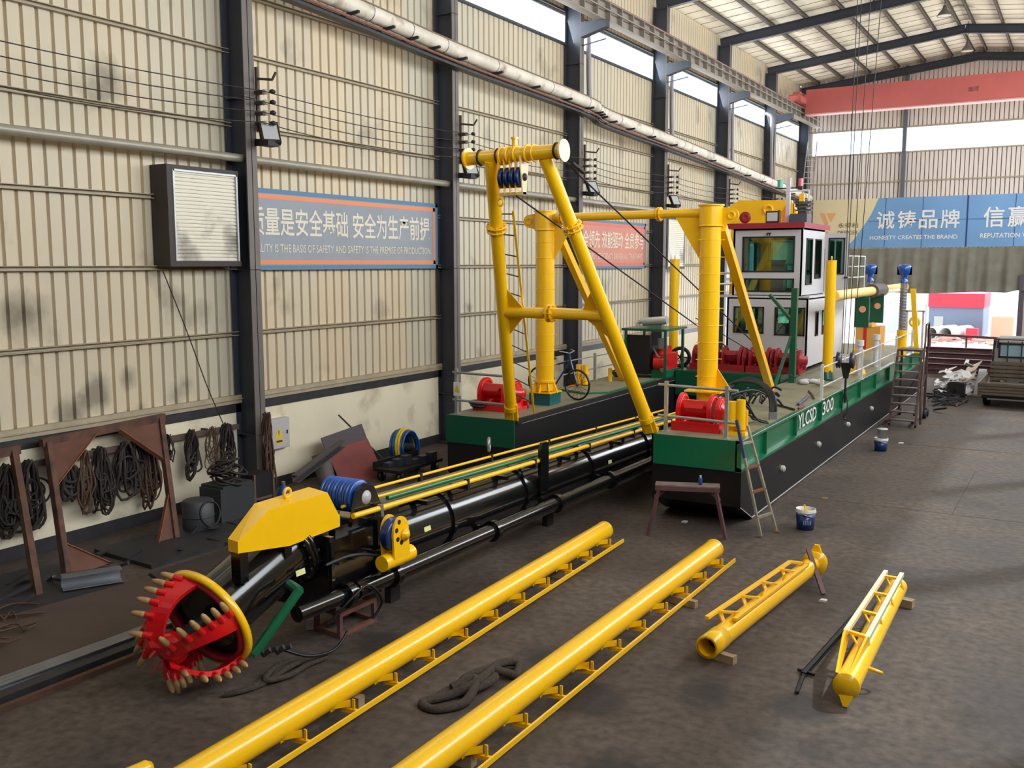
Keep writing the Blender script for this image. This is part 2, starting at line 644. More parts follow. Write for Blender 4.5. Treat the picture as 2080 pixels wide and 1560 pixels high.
WALLM = sheet_material('beige_profiled_sheet', (208, 199, 176), 'Y', 1.0, tint=(208, 190, 158),
                       marks=[((WX, 9.36, 2.05), 0.2), ((WX, 9.78, 2.3), 0.24), ((WX, 10.35, 2.45), 0.08), ((WX, 11.25, 2.05), 0.08), ((WX, 10.6, 1.96), 0.09), ((WX, 11.5, 2.25), 0.1), ((WX, 20.6, 3.2), 0.15)])
ENDM = sheet_material('grey_beige_profiled_sheet', (226, 216, 206), 'X', 0.8, grime=False)
ROOFM = sheet_material('roof_lining', (248, 238, 214), 'Y', 3.3, var=0.05, grime=True)
CREAMW = mat('cream_wall_paint', (234, 222, 192), 0.7, var=0.05, scale=1.2, dirt=(176, 160, 132), dirt_amt=0.2, dirt_scale=1.1)
FLOORM = floor_material()


def ribbed(mb, org, du, dv, nrm, W, H0, pitch, groove, depth, top=None):
    """Vertical profiled sheet: narrow grooves every pitch along du. top(u) may give the height."""
    org, du, dv, nrm = Vector(org), Vector(du), Vector(dv), Vector(nrm)
    us = []
    k = 0
    while k * pitch < W:
        u = k * pitch
        us += [(u, 0), (u + pitch - groove, 0), (u + pitch - groove * 0.72, -depth), (u + pitch - groove * 0.28, -depth)]
        k += 1
    us = [(min(u, W), d) for u, d in us] + [(W, 0)]
    vs = []
    for u, d in us:
        vs.append(org + du * u + nrm * d)
        vs.append(org + du * u + nrm * d + dv * (top(u) if top else H0))
    mb.add(vs, [(2 * i, 2 * i + 2, 2 * i + 3, 2 * i + 1) for i in range(len(us) - 1)])


fl = MB()
fl.box(-40, -9, -0.3, 30, 120, 0)
struct(fl.build('floor', FLOORM, base=(0, 0, 0)))
jm = MB()
for y in (17.9, 24.5):
    jm.box(-4.4, y, 0.0, 3.3, y + 0.012, 0.0025)
jm.box(-1.75, 17.9, 0.0, -1.738, 22.0, 0.0025)
struct(jm.build('trim_1', mat('floor_joint', (58, 52, 50), 0.9)))

wl = MB()
ribbed(wl, (WX, BY, 1.92), YV, ZV, XV, EY - BY, 10.62 - 1.92, 0.245, 0.062, 0.075)
ribbed(wl, (WX, BY, 11.45), YV, ZV, XV, EY - BY, 1.95, 0.245, 0.062, 0.075)
wl.box(WX - 0.12, BY, 1.6, WX - 0.06, EY, 10.62)
wl.box(WX - 0.12, BY, 11.45, WX - 0.06, EY, 13.5)
struct(wl.build('wall_left', WALLM))
bw = MB()
bw.box(WX - 0.25, BY, 0, WX + 0.06, EY, 1.60)
struct(bw.build('wall_left_plinth', CREAMW))
sk = MB()
sk.box(WX + 0.055, BY, 0, WX + 0.075, EY, 0.2)
struct(sk.build('baseboard_left', DSTL))
for i, z in enumerate((3.05, 4.25, 5.42, 6.78, 8.05, 9.1)):
    g = MB()
    g.channel((WX + 0.05, BY, z), (WX + 0.05, EY, z), 0.09, 0.075, 0.012)
    struct(g.build('girt_beam', GIRT))
g = MB()
g.box(WX, BY, 1.77, WX + 0.10, EY, 1.92)
g.box(WX, BY, 1.84, WX + 0.13, EY, 1.855)
struct(g.build('trim_2', GIRT))
g = MB()
g.box(WX - 0.02, BY, 1.60, WX + 0.07, EY, 1.77)
struct(g.build('trim_3', DSTL))
for z in (10.56, 11.47):
    g = MB()
    g.box(WX - 0.02, BY, z, WX + 0.09, EY, z + 0.06)
    struct(g.build('trim_4', NAVY))
for i in range(2, len(BAYS) - 1):
    p = MB()
    p.box(WX - 0.05, BAYS[i] + 0.13, 10.62, WX - 0.04, BAYS[i + 1] - 0.13, 11.47)
    struct(p.build('window_%d' % (i - 1), CLEAR))


def column(y, x0, sgn, ztop):
    c = MB()
    w2 = 0.125
    xa, xb = (x0, x0 + sgn * 0.5)
    c.box(min(xa, xa + sgn * 0.02), y - w2, 0, max(xa, xa + sgn * 0.02), y + w2, ztop)
    c.box(min(xb - sgn * 0.03, xb - sgn * 0.012), y - w2, 0, max(xb - sgn * 0.03, xb - sgn * 0.012), y + w2, ztop)
    c.box(min(xa, xb), y - 0.008, 0, max(xa, xb), y + 0.008, ztop)
    for z in (1.2, 4.2, 7.2, 10.0):
        c.box(min(xa, xb), y - w2, z, max(xa, xb), y + w2, z + 0.012)
    c.box(min(xa, xb) - 0.1, y - 0.22, 0, max(xa, xb) + 0.1, y + 0.22, 0.03)
    o = struct(c.build('column', NAVY))
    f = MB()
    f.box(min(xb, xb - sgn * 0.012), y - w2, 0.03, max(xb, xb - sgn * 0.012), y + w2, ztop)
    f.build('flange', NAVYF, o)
    return o


for y in BAYS:
    column(y, WX + 0.05, 1, 13.05)
    column(y, EX - 0.05, -1, 13.05)

# roof: lining, purlins, rafters
RX, RZ, EZ = -5.0, 14.42, 13.45
slope = (RZ - EZ) / (RX - (WX - 0.2))


def roof_z(x):
    return RZ - abs(x - RX) * slope


rf = MB()
rf.prism([(WX - 0.2, BY, EZ), (RX, BY, RZ), (RX, BY, RZ + 0.1), (WX - 0.2, BY, EZ + 0.1)], (0, EY - BY + 0.6, 0))
rf.prism([(EX + 0.2, BY, roof_z(EX + 0.2)), (RX, BY, RZ), (RX, BY, RZ + 0.1), (EX + 0.2, BY, roof_z(EX + 0.2) + 0.1)], (0, EY - BY + 0.6, 0))
struct(rf.build('ceiling', ROOFM))
seam = MB()
for k in range(40):
    y = 18 + k * 0.87
    for x0, x1 in ((WX, RX), (RX, EX)):
        seam.bar((x0, y, roof_z(x0) - 0.012), (x1, y, roof_z(x1) - 0.012), 0.012, 0.012)
struct(seam.build('ceiling_seam_trim', mat('seam_wire', (120, 112, 98), 0.7)))
PURL = mat('brown_purlin_paint', (104, 94, 84), 0.6)
for x in (-12.45, -11.25, -9.95, -8.6, -7.4, -6.2, -5.25, -4.7, -3.6, -2.4, -1.2, 0.0, 1.3, 2.6):
    p = MB()
    z = roof_z(x) - 0.1
    p.channel((x, BY, z), (x, EY, z), 0.07, 0.17, 0.012)
    struct(p.build('roof_purlin', PURL)) 
for y in BAYS[2:]:
    r = MB()
    for x0, x1 in ((WX + 0.1, RX), (EX - 0.1, RX)):
        z0, z1 = roof_z(x0) - 0.37, roof_z(x1) - 0.37
        r.bar((x0, y, z0), (x1, y, z1), 0.012, 0.34)
        for dz in (-0.17, 0.17):
            r.bar((x0, y, z0 + dz), (x1, y, z1 + dz), 0.2, 0.016)
    struct(r.build('rafter_beam', NAVY))

# end wall with its door opening and window band
DX0, DX1 = -12.65, -2.62
ew = MB()
ribbed(ew, (WX, EY, 5.05), XV, ZV, -YV, EX - WX, 9.84 - 5.05, 0.2, 0.05, 0.05)
ribbed(ew, (WX, EY, 11.0), XV, ZV, -YV, EX - WX, 1, 0.2, 0.05, 0.05, top=lambda u: roof_z(WX + u) - 11.0)
ew.box(WX, EY, 9.84, -12.72, EY + 0.03, 11.0)
ew.box(WX, EY, 0, DX0, EY + 0.05, 5.05)
ew.box(DX1, EY, 0, EX, EY + 0.05, 5.05)
ew.box(WX, EY + 0.05, 5.05, EX, EY + 0.1, 9.84)
ew.box(WX, EY + 0.05, 11.0, EX, EY + 0.1, 13.4)
struct(ew.build('wall_end', ENDM))
p = MB()
p.box(-12.72, EY + 0.05, 9.84, EX, EY + 0.06, 11.0)
struct(p.build('window_9', CLEAR))
for z in (8.35, 9.78, 11.0):
    g = MB()
    g.box(WX, EY - 0.08, z, EX, EY, z + 0.07)
    struct(g.build('girt_beam', GIRT))
for x in (-8.2, -1.4):
    g = MB()
    g.box(x - 0.09, EY - 0.2, 7.6, x + 0.09, EY - 0.02, roof_z(x) - 0.1)
    struct(g.build('end_wall_post_column', mat('pale_navy', (96, 102, 112), 0.5)))
g = MB()
g.box(DX1 - 0.11, EY - 0.25, 0, DX1 + 0.11, EY - 0.03, 3.75)
struct(g.build('door_jamb', mat('grey_violet_jamb', (96, 86, 98), 0.6)))
# right and back walls (beside and behind the camera)
rw = MB()
rw.box(EX, BY, 0, EX + 0.1, EY, 6.9)
rw.box(EX, BY, 11.5, EX + 0.1, EY, 13.5)
struct(rw.build('wall_right', WALLM))
p = MB()
p.box(EX + 0.02, BY, 6.9, EX + 0.03, EY, 11.5)
struct(p.build('window_10', CLEAR))
rb = MB()
rb.box(WX, BY - 0.1, 0, EX, BY, 13.5)
struct(rb.build('wall_back', mat('dark_back_wall', (64, 60, 56), 0.8)))  # unseen wall, coloured dark to cut bounce onto front faces

# crane runway on the left wall
cr = MB()
CX = -12.25
for dz in (11.15, 11.66):
    cr.box(CX - 0.14, BY, dz - 0.015, CX + 0.14, 51.5, dz + 0.015)
cr.box(CX - 0.01, BY, 11.15, CX + 0.01, 51.5, 11.66)
y = 8.0
while y < 51.4:
    cr.box(CX - 0.15, y, 11.16, CX + 0.16, y + 0.05, 11.65)
    y += 0.82
cr.bar((CX + 0.19, BY, 11.40), (CX + 0.19, 51.5, 11.40), 0.04, 0.035)
struct(cr.build('crane_runway_beam', mat('runway_grey', (150, 140, 128), 0.6, var=0.1, scale=2)))
rl = MB()
rl.box(CX - 0.06, BY, 11.675, CX + 0.06, 51.5, 11.74)
struct(rl.build('trim_5', mat('rail_red_oxide', (150, 70, 66), 0.6)))
for y in BAYS[2:-1]:
    b = MB()
    b.prism([(WX + 0.55, y - 0.12, 11.13), (CX + 0.2, y - 0.12, 11.13), (CX + 0.2, y - 0.12, 10.93), (WX + 0.55, y - 0.12, 10.72)], (0, 0.24, 0))
    b.bar((WX + 0.5, y, 10.5), (CX + 0.15, y, 10.62), 0.03, 0.03)
    struct(b.build('bracket_beam', NAVY))

# travelling crane across the far end
ck = root('overhead_crane', (-5, 48, 11.3), 'wide red bridge crane girder spanning the hall high before the end wall', 'crane')
b = MB()
b.box(-11.95, 47.75, 11.33, 2.6, 48.25, 12.45)
b.build('girder', CRANE, ck)
b = MB()
b.box(-11.97, 47.7, 11.28, 2.6, 48.3, 11.33)
b.build('bottom_flange', mat('pale_red_paint', (226, 164, 156), 0.5), ck)
b = MB()
b.box(-12.45, 46.6, 11.78, -11.9, 49.3, 12.05)
b.prism([(-12.45, 47.0, 12.05), (-12.45, 48.9, 12.05), (-12.45, 48.5, 12.35), (-12.45, 47.4, 12.35)], (0.3, 0, 0))
for yy in (46.9, 49.0):
    b.cyl((-12.5, yy, 11.95), (-12.1, yy, 11.95), 0.2, n=14)
b.build('end_carriage', CRANE, ck)
text('lettering', '加河', LETK, (-4.95, 47.745, 11.75), XV, ZV, 0.42, 0.2, ck)

# silver lagged pipe run, tray and thin pipe below it
dp = spline([(-12.62, -2, 10.1), (-12.62, 8, 9.62), (-12.62, 15.2, 9.3), (-12.62, 19.0, 9.10), (-12.62, 25.6, 8.89), (-12.62, 27.2, 8.70), (-12.62, 34.2, 8.45), (-12.62, 43, 8.05), (-12.62, 51.9, 7.66)], 8)
t = root('lagged_pipe', (-12.62, 25, 8), 'long silver lagged pipe running high along the beige wall in front of the columns', 'pipe')
b = MB()
b.tube(dp, 0.165, 14)
b.build('lagging', INSU, t)
b = MB()
for i in range(2, len(dp) - 1, 3):
    d = (dp[i + 1] - dp[i]).normalized()
    b.cyl(dp[i] - d * 0.01, dp[i] + d * 0.01, 0.173, n=14)
b.build('clamp_bands', STEEL, t)
b = MB()
b.tube([p + V(0.1, 0, 0.14) for p in dp], 0.022, 6)
b.build('tracer_pipe', mat('dull_brown_pipe', (122, 104, 88), 0.6), t)
for i in range(4, len(dp) - 1, 2):
    b = MB()
    q = dp[i]
    b.bar(q + V(-0.2, 0, -0.21), q + V(0.26, 0, -0.17), 0.06, 0.05)
    b.build('bracket', DSTL, t)
t = MB()
t.tube([p + V(0.10, 0, -0.27) for p in dp], 0.03, 8)
tag(t.build('thin_pipe', mat('red_oxide_pipe', (130, 88, 76), 0.7)), 'thin red-oxide pipe running just beneath the silver lagged pipe', 'pipe')
t = MB()
for i in range(len(dp) - 1):
    t.bar(dp[i] + V(-0.07, 0, -0.32), dp[i + 1] + V(-0.07, 0, -0.32), 0.2, 0.08)
tag(t.build('cable_tray', DSTL), 'dark steel cable tray under the silver lagged pipe along the wall', 'cable tray')
t = MB()
t.cyl((-13.05, BY, 6.17), (-13.05, 52, 6.17), 0.075, n=14)
tag(t.build('wall_pipe', PIPE), 'straight grey pipe running along the wall halfway up, above the banners', 'pipe')
for y, ws in ((26.3, 'second'), (32.9, 'third'), (39.7, 'fourth'), (45.5, 'fifth')):
    t = MB()
    t.tube(spline([(-13.2, y, 11.2), (-12.95, y, 11.05), (-12.9, y, 10.7), (-12.9, y + 0.05, 9.6), (-12.88, y + 0.08, 8.95 - (y - 26) * 0.035)], 5), 0.075, 10)
    o = t.build('downpipe', mat('grey_downpipe', (150, 144, 146), 0.5) if y < 27 else bpy.data.materials['grey_downpipe'])
    tag(o, {26.3: 'grey downpipe beside the column nearest the camera of those with a downpipe', 32.9: 'grey downpipe on the wall, second nearest of the four downpipes',
            39.7: 'grey downpipe on the wall, third nearest of the four downpipes', 45.5: 'grey downpipe closest to the end wall, behind the wheelhouse roof'}[y], 'downpipe', 'downpipes along the left wall')

# four bare wires on insulator racks
WZ = (7.31, 7.13, 6.95, 6.77)
for k, z in enumerate(WZ):
    pts = []
    for i in range(1, len(BAYS) - 1):
        y0, y1 = BAYS[i], BAYS[i + 1]
        for j in range(8):
            s = j / 8
            pts.append((-12.58, y0 + (y1 - y0) * s, z - 0.16 * 4 * s * (1 - s) * (0.5 + 0.14 * k)))
    t = MB()
    t.tube(pts, 0.009, 5)
    tag(t.build('bare_wire', CABL), ('topmost', 'second highest', 'third highest', 'lowest')[k] + ' of the four bare wires strung between columns along the wall', 'wire', 'bare wires along the wall')
rk = root('insulator_rack', (-12.8, 12.75, 6.6), 'rack of white insulators on the big near column above the warning cabinet', 'insulator rack', 'insulator racks on the columns')
b = MB()
b.bar((-12.82, 12.9, 6.65), (-12.82, 12.9, 7.75), 0.05, 0.05)
b.bar((-12.8, 12.9, 7.55), (-12.45, 12.9, 7.50), 0.04, 0.04)
b.bar((-12.45, 12.9, 7.50), (-12.36, 12.9, 7.62), 0.03, 0.03)
b.build('bracket', BRUST, rk)
for z in WZ:
    b = MB()
    b.bar((-12.84, 12.9, z), (-12.66, 12.9, z), 0.1, 0.06)
    b.build('arm', BRUST, rk)
    b = MB()
    b.lathe((-12.70, 12.9, z), (1, 0, 0), [(0, 0.0), (0, 0.03), (0.03, 0.05), (0.06, 0.03), (0.09, 0.05), (0.12, 0.03), (0.13, 0.0)], 10)
    b.build('insulator', PORC, rk)
    b = MB()
    b.lathe((-12.5, 12.95, z), (0, 1, 0), [(-0.05, 0.0), (-0.05, 0.03), (0, 0.045), (0.05, 0.03), (0.05, 0.0)], 8)
    b.build('clamp', MBLK, rk)
for i, lb in ((4, 'rack of insulators on the second column, just left of the yellow derrick top'), (5, 'rack of insulators on the column behind the right end of the derrick crossbar'),
              (6, 'rack of insulators on the column between the red banner and the louvre'), (7, 'rack of insulators on the column above the right gantry post'), (8, 'rack of insulators on the column behind the wheelhouse roof')):
    dup(rk, (-12.8, BAYS[i], 6.6), lb)
fl_ = root('floodlight', (-12.7, 12.9, 6.5), 'rectangular floodlight on the big near column facing the hall', 'floodlight', 'floodlights on the wall columns')
b = MB()
b.bar((-12.84, 12.85, 6.45), (-12.5, 12.85, 6.42), 0.06, 0.12)
b.build('bracket', MBLK, fl_)
b = MB()
u, n = V(-0.18, 0.10, 0.36), V(0.75, -0.45, 0.5)
n = n.normalized()
sd = u.normalized().cross(n).normalized() * 0.17
c = V(-12.45, 12.85, 6.45)
b.prism([c - sd - u * 0.05, c + sd - u * 0.05, c + sd + u, c - sd + u], -n * 0.09)
b.box(-12.62, 12.72, 6.36, -12.42, 12.98, 6.46)
b.build('housing', MBLK, fl_)
b = MB()
b.prism([c - sd * 0.8 + u * 0.08 + n * 0.003, c + sd * 0.8 + u * 0.08 + n * 0.003, c + sd * 0.8 + u * 0.9 + n * 0.003, c - sd * 0.8 + u * 0.9 + n * 0.003], n * 0.006)
b.build('lens', LAMPG, fl_)
for i, lb in ((4, 'floodlight on the second column, left of the yellow derrick crossbar end'), (5, 'floodlight low on the column behind the sloping derrick leg'), (6, 'floodlight on the column just above the louvre and red banner')):
    dup(fl_, (-12.7, BAYS[i] + 0.15, 6.5 - 0.02 * i), lb)

# roller louvres in the wall
def louvre(y0, y1, z0, z1, lb):
    t = root('wall_louvre', (WX + 0.2, (y0 + y1) / 2, z0), lb, 'louvre')
    b = MB()
    xo = WX + 0.42
    b.box(WX + 0.02, y0 - 0.12, z1 + 0.0, xo, y1 + 0.04, z1 + 0.07)
    b.box(WX + 0.02, y0 - 0.12, z0 - 0.09, xo, y1 + 0.04, z0)
    b.box(WX + 0.02, y0 - 0.12, z0, xo, y0, z1)
    b.box(WX + 0.02, y1, z0, xo - 0.03, y1 + 0.02, z1)
    b.build('frame', mat('dark_brown_frame', (58, 48, 46), 0.6) if 'dark_brown_frame' not in MATS else MATS['dark_brown_frame'], t)
    b = MB()
    n = 24
    h = (z1 - z0) / n
    for k in range(n):
        z = z0 + k * h
        b.prism([(xo - 0.06, y0, z), (xo - 0.025, y0, z + h * 0.06), (xo - 0.02, y0, z + h * 0.5), (xo - 0.045, y0, z + h * 0.97), (xo - 0.07, y0, z + h * 0.97)], (0, y1 - y0, 0))
    b.build('slats', mat('galvanised_slat', (236, 230, 212), 0.45, metal=0.0, dirt=(96, 86, 72), dirt_amt=0.35, dirt_scale=1.3) if 'galvanised_slat' not in MATS else MATS['galvanised_slat'], t)
    b = MB()
    b.box(xo - 0.02, y0 - 0.005, z0, xo + 0.01, y0 + 0.03, z1)
    b.box(xo - 0.02, y1 - 0.03, z0, xo + 0.01, y1 + 0.005, z1)
    b.box(xo - 0.02, y0, z1 - 0.03, xo + 0.01, y1, z1)
    b.build('trim_strip', GALV, t)


louvre(11.1, 12.5, 4.36, 5.86, 'galvanised louvre in a deep brown frame beside the big near column')
louvre(33.05, 34.75, 4.2, 5.9, 'far galvanised louvre behind the gantry crossbeam, right of the red banner')

# banners
def banner(name, y0, y1, z0, z1, base, cn, en, lb, y_cn, y_en, stripe, edge):
    x = WX + 0.12
    t = root(name, (x, (y0 + y1) / 2, z0), lb, 'banner', 'safety slogan banners on the wall')
    b = MB()
    b.box(x - 0.02, y0, z0, x, y1, z1)
    b.build('sheet', base, t)
    H = z1 - z0
    b = MB()
    s = H * 0.055
    ins = H * 0.07
    b.box(x, y0 + ins, z1 - ins - s, x + 0.004, y1 - ins, z1 - ins)
    b.box(x, y0 + ins, z0 + ins, x + 0.004, y1 - ins, z0 + ins + s)
    b.box(x, y1 - ins - s, z0 + ins, x + 0.004, y1 - ins, z1 - ins)
    b.build('inner_border', stripe, t)
    b = MB()
    b.box(x, y0, z1 - ins * 0.8, x + 0.003, y1, z1)
    b.box(x, y0, z0, x + 0.003, y1, z0 + ins * 0.8)
    b.box(x, y1 - ins * 0.8, z0, x + 0.003, y1, z1)
    b.build('outer_border', edge, t)
    if cn:
        text('slogan', cn, LETC, (x, y_cn[0], z0 + H * 0.42), YV, ZV, y_cn[1] - y_cn[0], H * 0.36, t, 0.006, True)
    if en:
        text('slogan_in_english', en, LETC, (x, y_en[0], z0 + H * 0.20), YV, ZV, y_en[1] - y_en[0], H * 0.12, t, 0.006)


banner('slogan_banner', 12.9, 19.08, 4.2, 5.71, BANG, '质量是安全基础 安全为生产前提', 'QUALITY IS THE BASIS OF SAFETY AND SAFETY IS THE PREMISE OF PRODUCTION.',
       'wide grey-blue slogan banner with orange border on the wall between two near columns', (13.05, 18.75), (12.98, 18.8), BANO, BANB)
banner('slogan_banner', 26.2, 31.72, 4.15, 5.68, BANR, '安全领先 效能驱动 全员参与', 'SAFETY FIRST EFFICIENCY DRIVEN ALL TAKE PART',
       'faded red slogan banner on the wall behind the derrick leg', (26.4, 31.5), (26.5, 31.4), mat('red_stripe', (222, 120, 100), 0.7), BANB)
banner('slogan_banner', 39.9, 44.6, 3.6, 5.3, mat('pale_blue_banner', (176, 190, 206), 0.7), None, None,
       'pale blue slogan banner half hidden behind the right gantry post', (40.2, 44.2), (40.3, 44.1), LETW, BANB)

# end wall sign
t = root('company_sign', (-5, EY - 0.12, 5.1), 'long blue and cream sign with white slogan lettering above the end door', 'sign')
ys = EY - 0.12
b = MB()
b.box(-12.55, ys, 5.1, EX - 0.1, ys + 0.04, 7.58)
b.build('cream_field', CREAM, t)
b = MB()
cv = [(-9.3, 7.58), (-9.45, 7.2), (-9.62, 6.8), (-9.85, 6.4), (-10.12, 6.0), (-10.4, 5.55), (-10.85, 5.1)]
b.prism([(x, ys - 0.004, z) for x, z in cv] + [(EX - 0.1, ys - 0.004, 5.1), (EX - 0.1, ys - 0.004, 7.58)], (0, 0.004, 0))
b.build('blue_field', SIGNB, t)
b = MB()
for x in (-8.95, -7.2, -3.1, -1.0, 1.2):
    b.box(x, ys - 0.012, 5.1, x + 0.025, ys - 0.004, 7.58)
b.box(-5.2, ys - 0.014, 5.1, -5.13, ys - 0.004, 7.58)
b.box(-9.75, ys - 0.012, 6.42, EX - 0.1, ys - 0.004, 6.445)
b.build('seams', mat('sign_seam', (40, 66, 116), 0.6), t)
for i, ch in enumerate('诚铸品牌'):
    text('character', ch, LETW, (-9.35 + i * 1.0, ys - 0.004, 6.02), XV, ZV, 0.86, 0.9, t, 0.012, True)
for i, ch in enumerate('信赢天下'):
    text('character', ch, LETW, (-4.45 + i * 1.05, ys - 0.004, 6.02), XV, ZV, 0.9, 0.98, t, 0.012, True)
text('slogan_in_english', 'HONESTY CREATES THE BRAND', LETW, (-9.65, ys - 0.004, 5.5), XV, ZV, 4.1, 0.2, t, 0.012, True)
text('slogan_in_english', 'REPUTATION WINS THE WORLD', LETW, (-4.55, ys - 0.004, 5.52), XV, ZV, 4.3, 0.22, t, 0.012, True)
b = MB()
b.prism([(-12.2, ys - 0.006, 6.9), (-11.95, ys - 0.006, 6.9), (-11.75, ys - 0.006, 6.4), (-11.75, ys - 0.006, 5.75), (-11.95, ys - 0.006, 5.75), (-11.95, ys - 0.006, 6.35)], (0, 0.006, 0))
b.prism([(-11.85, ys - 0.006, 6.9), (-11.35, ys - 0.006, 6.9), (-11.62, ys - 0.006, 6.42)], (0, 0.006, 0))
b.prism([(-11.95, ys - 0.006, 5.68), (-11.75, ys - 0.006, 5.68), (-11.85, ys - 0.006, 5.55)], (0, 0.006, 0))
b.build('emblem', mat('pale_orange_emblem', (236, 176, 118), 0.5), t)
text('company_name', '永得利', LETK, (-11.25, ys - 0.004, 6.12), XV, ZV, 1.0, 0.26, t, 0.01)
text('company_name', 'DREDGER', LETK, (-11.25, ys - 0.004, 5.78), XV, ZV, 1.0, 0.2, t, 0.01)

# tarpaulin over the door
b = MB()
n, mrow = 170, 8
vs = []
for j in range(mrow + 1):
    s = j / mrow
    for i in range(n + 1):
        x = -12.6 + (EX - 0.3 + 12.6) * i / n
        zb = 2.86 + 0.06 * math.sin(x * 1.1) + (0.16 if x > -3.3 else 0.0) * min(1, (x + 3.3) / 0.5 if x > -3.3 else 0)
        z = 5.06 + (zb - 5.06) * s
        yy = EY - 0.16 - (0.03 + 0.09 * s) * (math.sin(x * 7.3 + 0.8 * math.sin(x * 2.1)) + 0.5 * math.sin(x * 15 + s)) - 0.05 * (1 if j == mrow else 0)
        vs.append((x, yy, z))
b.add(vs, [(j * (n + 1) + i, j * (n + 1) + i + 1, (j + 1) * (n + 1) + i + 1, (j + 1) * (n + 1) + i) for j in range(mrow) for i in range(n)], True)
tag(b.build('tarpaulin_curtain', CLOTH), 'olive tarpaulin curtain hanging across the top of the end door', 'curtain')

# high bay lamps
hb = root('high_bay_lamp', (-4.95, 38.95, 13.05), 'bell-shaped grey lamp hanging under the nearer roof rafter at the ridge', 'lamp', 'high bay lamps')
b = MB()
b.cyl((-4.95, 38.95, 13.4), (-4.95, 38.95, 14.3), 0.012, n=6)
b.build('stem', MBLK, hb)
b = MB()
b.lathe((-4.95, 38.95, 13.45), (0, 0, -1), [(0, 0.0), (0, 0.06), (0.1, 0.08), (0.2, 0.16), (0.34, 0.26), (0.36, 0.26)], 18)
b.build('lamp_shade', mat('grey_lamp_shade', (120, 112, 110), 0.4, metal=0.4), hb)
b = MB()
b.lathe((-4.95, 38.95, 13.10), (0, 0, -1), [(0, 0.24), (0.01, 0.0)], 18)
b.build('diffuser', mat('lamp_diffuser', (226, 220, 206), 0.4), hb)
dup(hb, (-4.85, 45.6, 13.02), 'bell-shaped grey lamp hanging at the ridge farther back, over the crane girder')

# ------------------------------------------------------------------ cutter ladder (boom) lying on the floor
BXC = -7.55
boom = root('cutter_ladder', (BXC, 11, 0.3), 'long black cutter ladder boom with red crown cutter lying on the floor between the pontoons', 'dredge boom')
ca = 0.35
cc = V(BXC - 0.05, 6.67, 0.675)
axf = V(0, -math.cos(ca), -math.sin(ca))          # towards the tip
cu_ = V(0, -math.sin(ca), math.cos(ca))
cx_ = XV

# main tube
b = MB()
b.cyl((BXC, 8.25, 0.88), (BXC, 22.0, 0.62), 0.395, n=36)
b.build('main_tube', BLK, boom)
b = MB()
t0 = cc - axf * 0.03
t1 = cc - axf * 1.22
b.cyl(t0, t1, 0.36, n=32)
b.lathe(t1, -axf, [(0, 0.36), (0, 0.44), (0.05, 0.44), (0.05, 0.36)], 32)
b.lathe(t1, -axf, [(0.06, 0.36), (0.06, 0.44), (0.11, 0.44), (0.11, 0.30)], 32)
b.build('suction_mouth_tube', BLK, boom)
b = MB()
b.cyl(t1 - axf * 0.1, (BXC, 8.6, 0.9), 0.33, n=28)
b.build('bearing_housing', BLK, boom)
for k in range(16):
    b = MB()
    q = 2 * math.pi * k / 16
    p = t1 + (cx_ * math.cos(q) + cu_ * math.sin(q)) * 0.405
    b.cyl(p + axf * 0.03, p - axf * 0.15, 0.018, n=6)
    b.build('flange_bolt', MBLK, boom)
for yy in (10.6, 12.6, 14.9, 17.4):
    zc = 0.88 - (yy - 8.25) * 0.0189
    b = MB()
    b.cyl((BXC, yy - 0.03, zc), (BXC, yy + 0.03, zc), 0.43, n=28)
    b.build('tube_flange', BLK, boom)
# head box behind the cutter
b = MB()
b.box(BXC - 0.42, 8.0, 0.45, BXC + 0.44, 8.9, 1.22)
b.box(BXC - 0.46, 8.02, 0.40, BXC + 0.48, 8.07, 1.28)
b.box(BXC - 0.46, 8.85, 0.40, BXC + 0.48, 8.90, 1.28)
b.box(BXC - 0.36, 8.3, 1.2, BXC + 0.30, 9.5, 1.3)
b.build('head_frame', BLK, boom)
b = MB()
for yy in (8.15, 8.38, 8.6):
    b.cyl((BXC + 0.44, yy, 0.95), (BXC + 0.50, yy, 0.95), 0.022, n=8)
    b.cyl((BXC + 0.44, yy, 0.62), (BXC + 0.50, yy, 0.62), 0.022, n=8)
b.tube(spline([(BXC + 0.5, 7.9, 1.0), (BXC + 0.56, 8.3, 1.02), (BXC + 0.58, 8.75, 0.9), (BXC + 0.5, 9.2, 0.8)], 5), 0.018, 6)
b.build('fittings', DSTL, boom)
b = MB()
b.tube(spline([(BXC + 0.56, 7.85, 0.35), (BXC + 0.72, 8.1, 0.62), (BXC + 0.74, 8.35, 0.68), (BXC + 0.72, 8.6, 0.42), (BXC + 0.66, 8.5, 0.22)], 6), 0.016, 6)
b.tube(spline([(BXC + 0.45, 7.2, 0.28), (BXC + 0.62, 7.45, 0.14), (BXC + 0.68, 7.8, 0.10), (BXC + 0.62, 8.1, 0.2)], 6), 0.016, 6)
b.build('grease_hoses', RUB, boom)
b = MB()
for k in range(5):
    b.cyl((BXC + 0.36 + 0.04 * k, 6.95 + 0.06 * k, 0.30 - 0.04 * (k % 2)), (BXC + 0.44 + 0.04 * k, 6.98 + 0.06 * k, 0.33), 0.028, n=8)
b.build('valve_block', DSTL, boom)
for p in ((BXC + 0.39, 7.62, 0.98), (BXC + 0.395, 9.98, 0.90), (BXC + 0.395, 15.6, 0.78)):
    b = MB()
    b.prism([V(*p) + V(0, -0.07, -0.03), V(*p) + V(0, 0.07, -0.03), V(*p) + V(-0.012, 0.07, 0.03), V(*p) + V(-0.012, -0.07, 0.03)], (0.006, 0, 0))
    b.build('name_plate', mat('pale_lime_plate', (222, 226, 150), 0.5) if 'pale_lime_plate' not in MATS else MATS['pale_lime_plate'], boom)
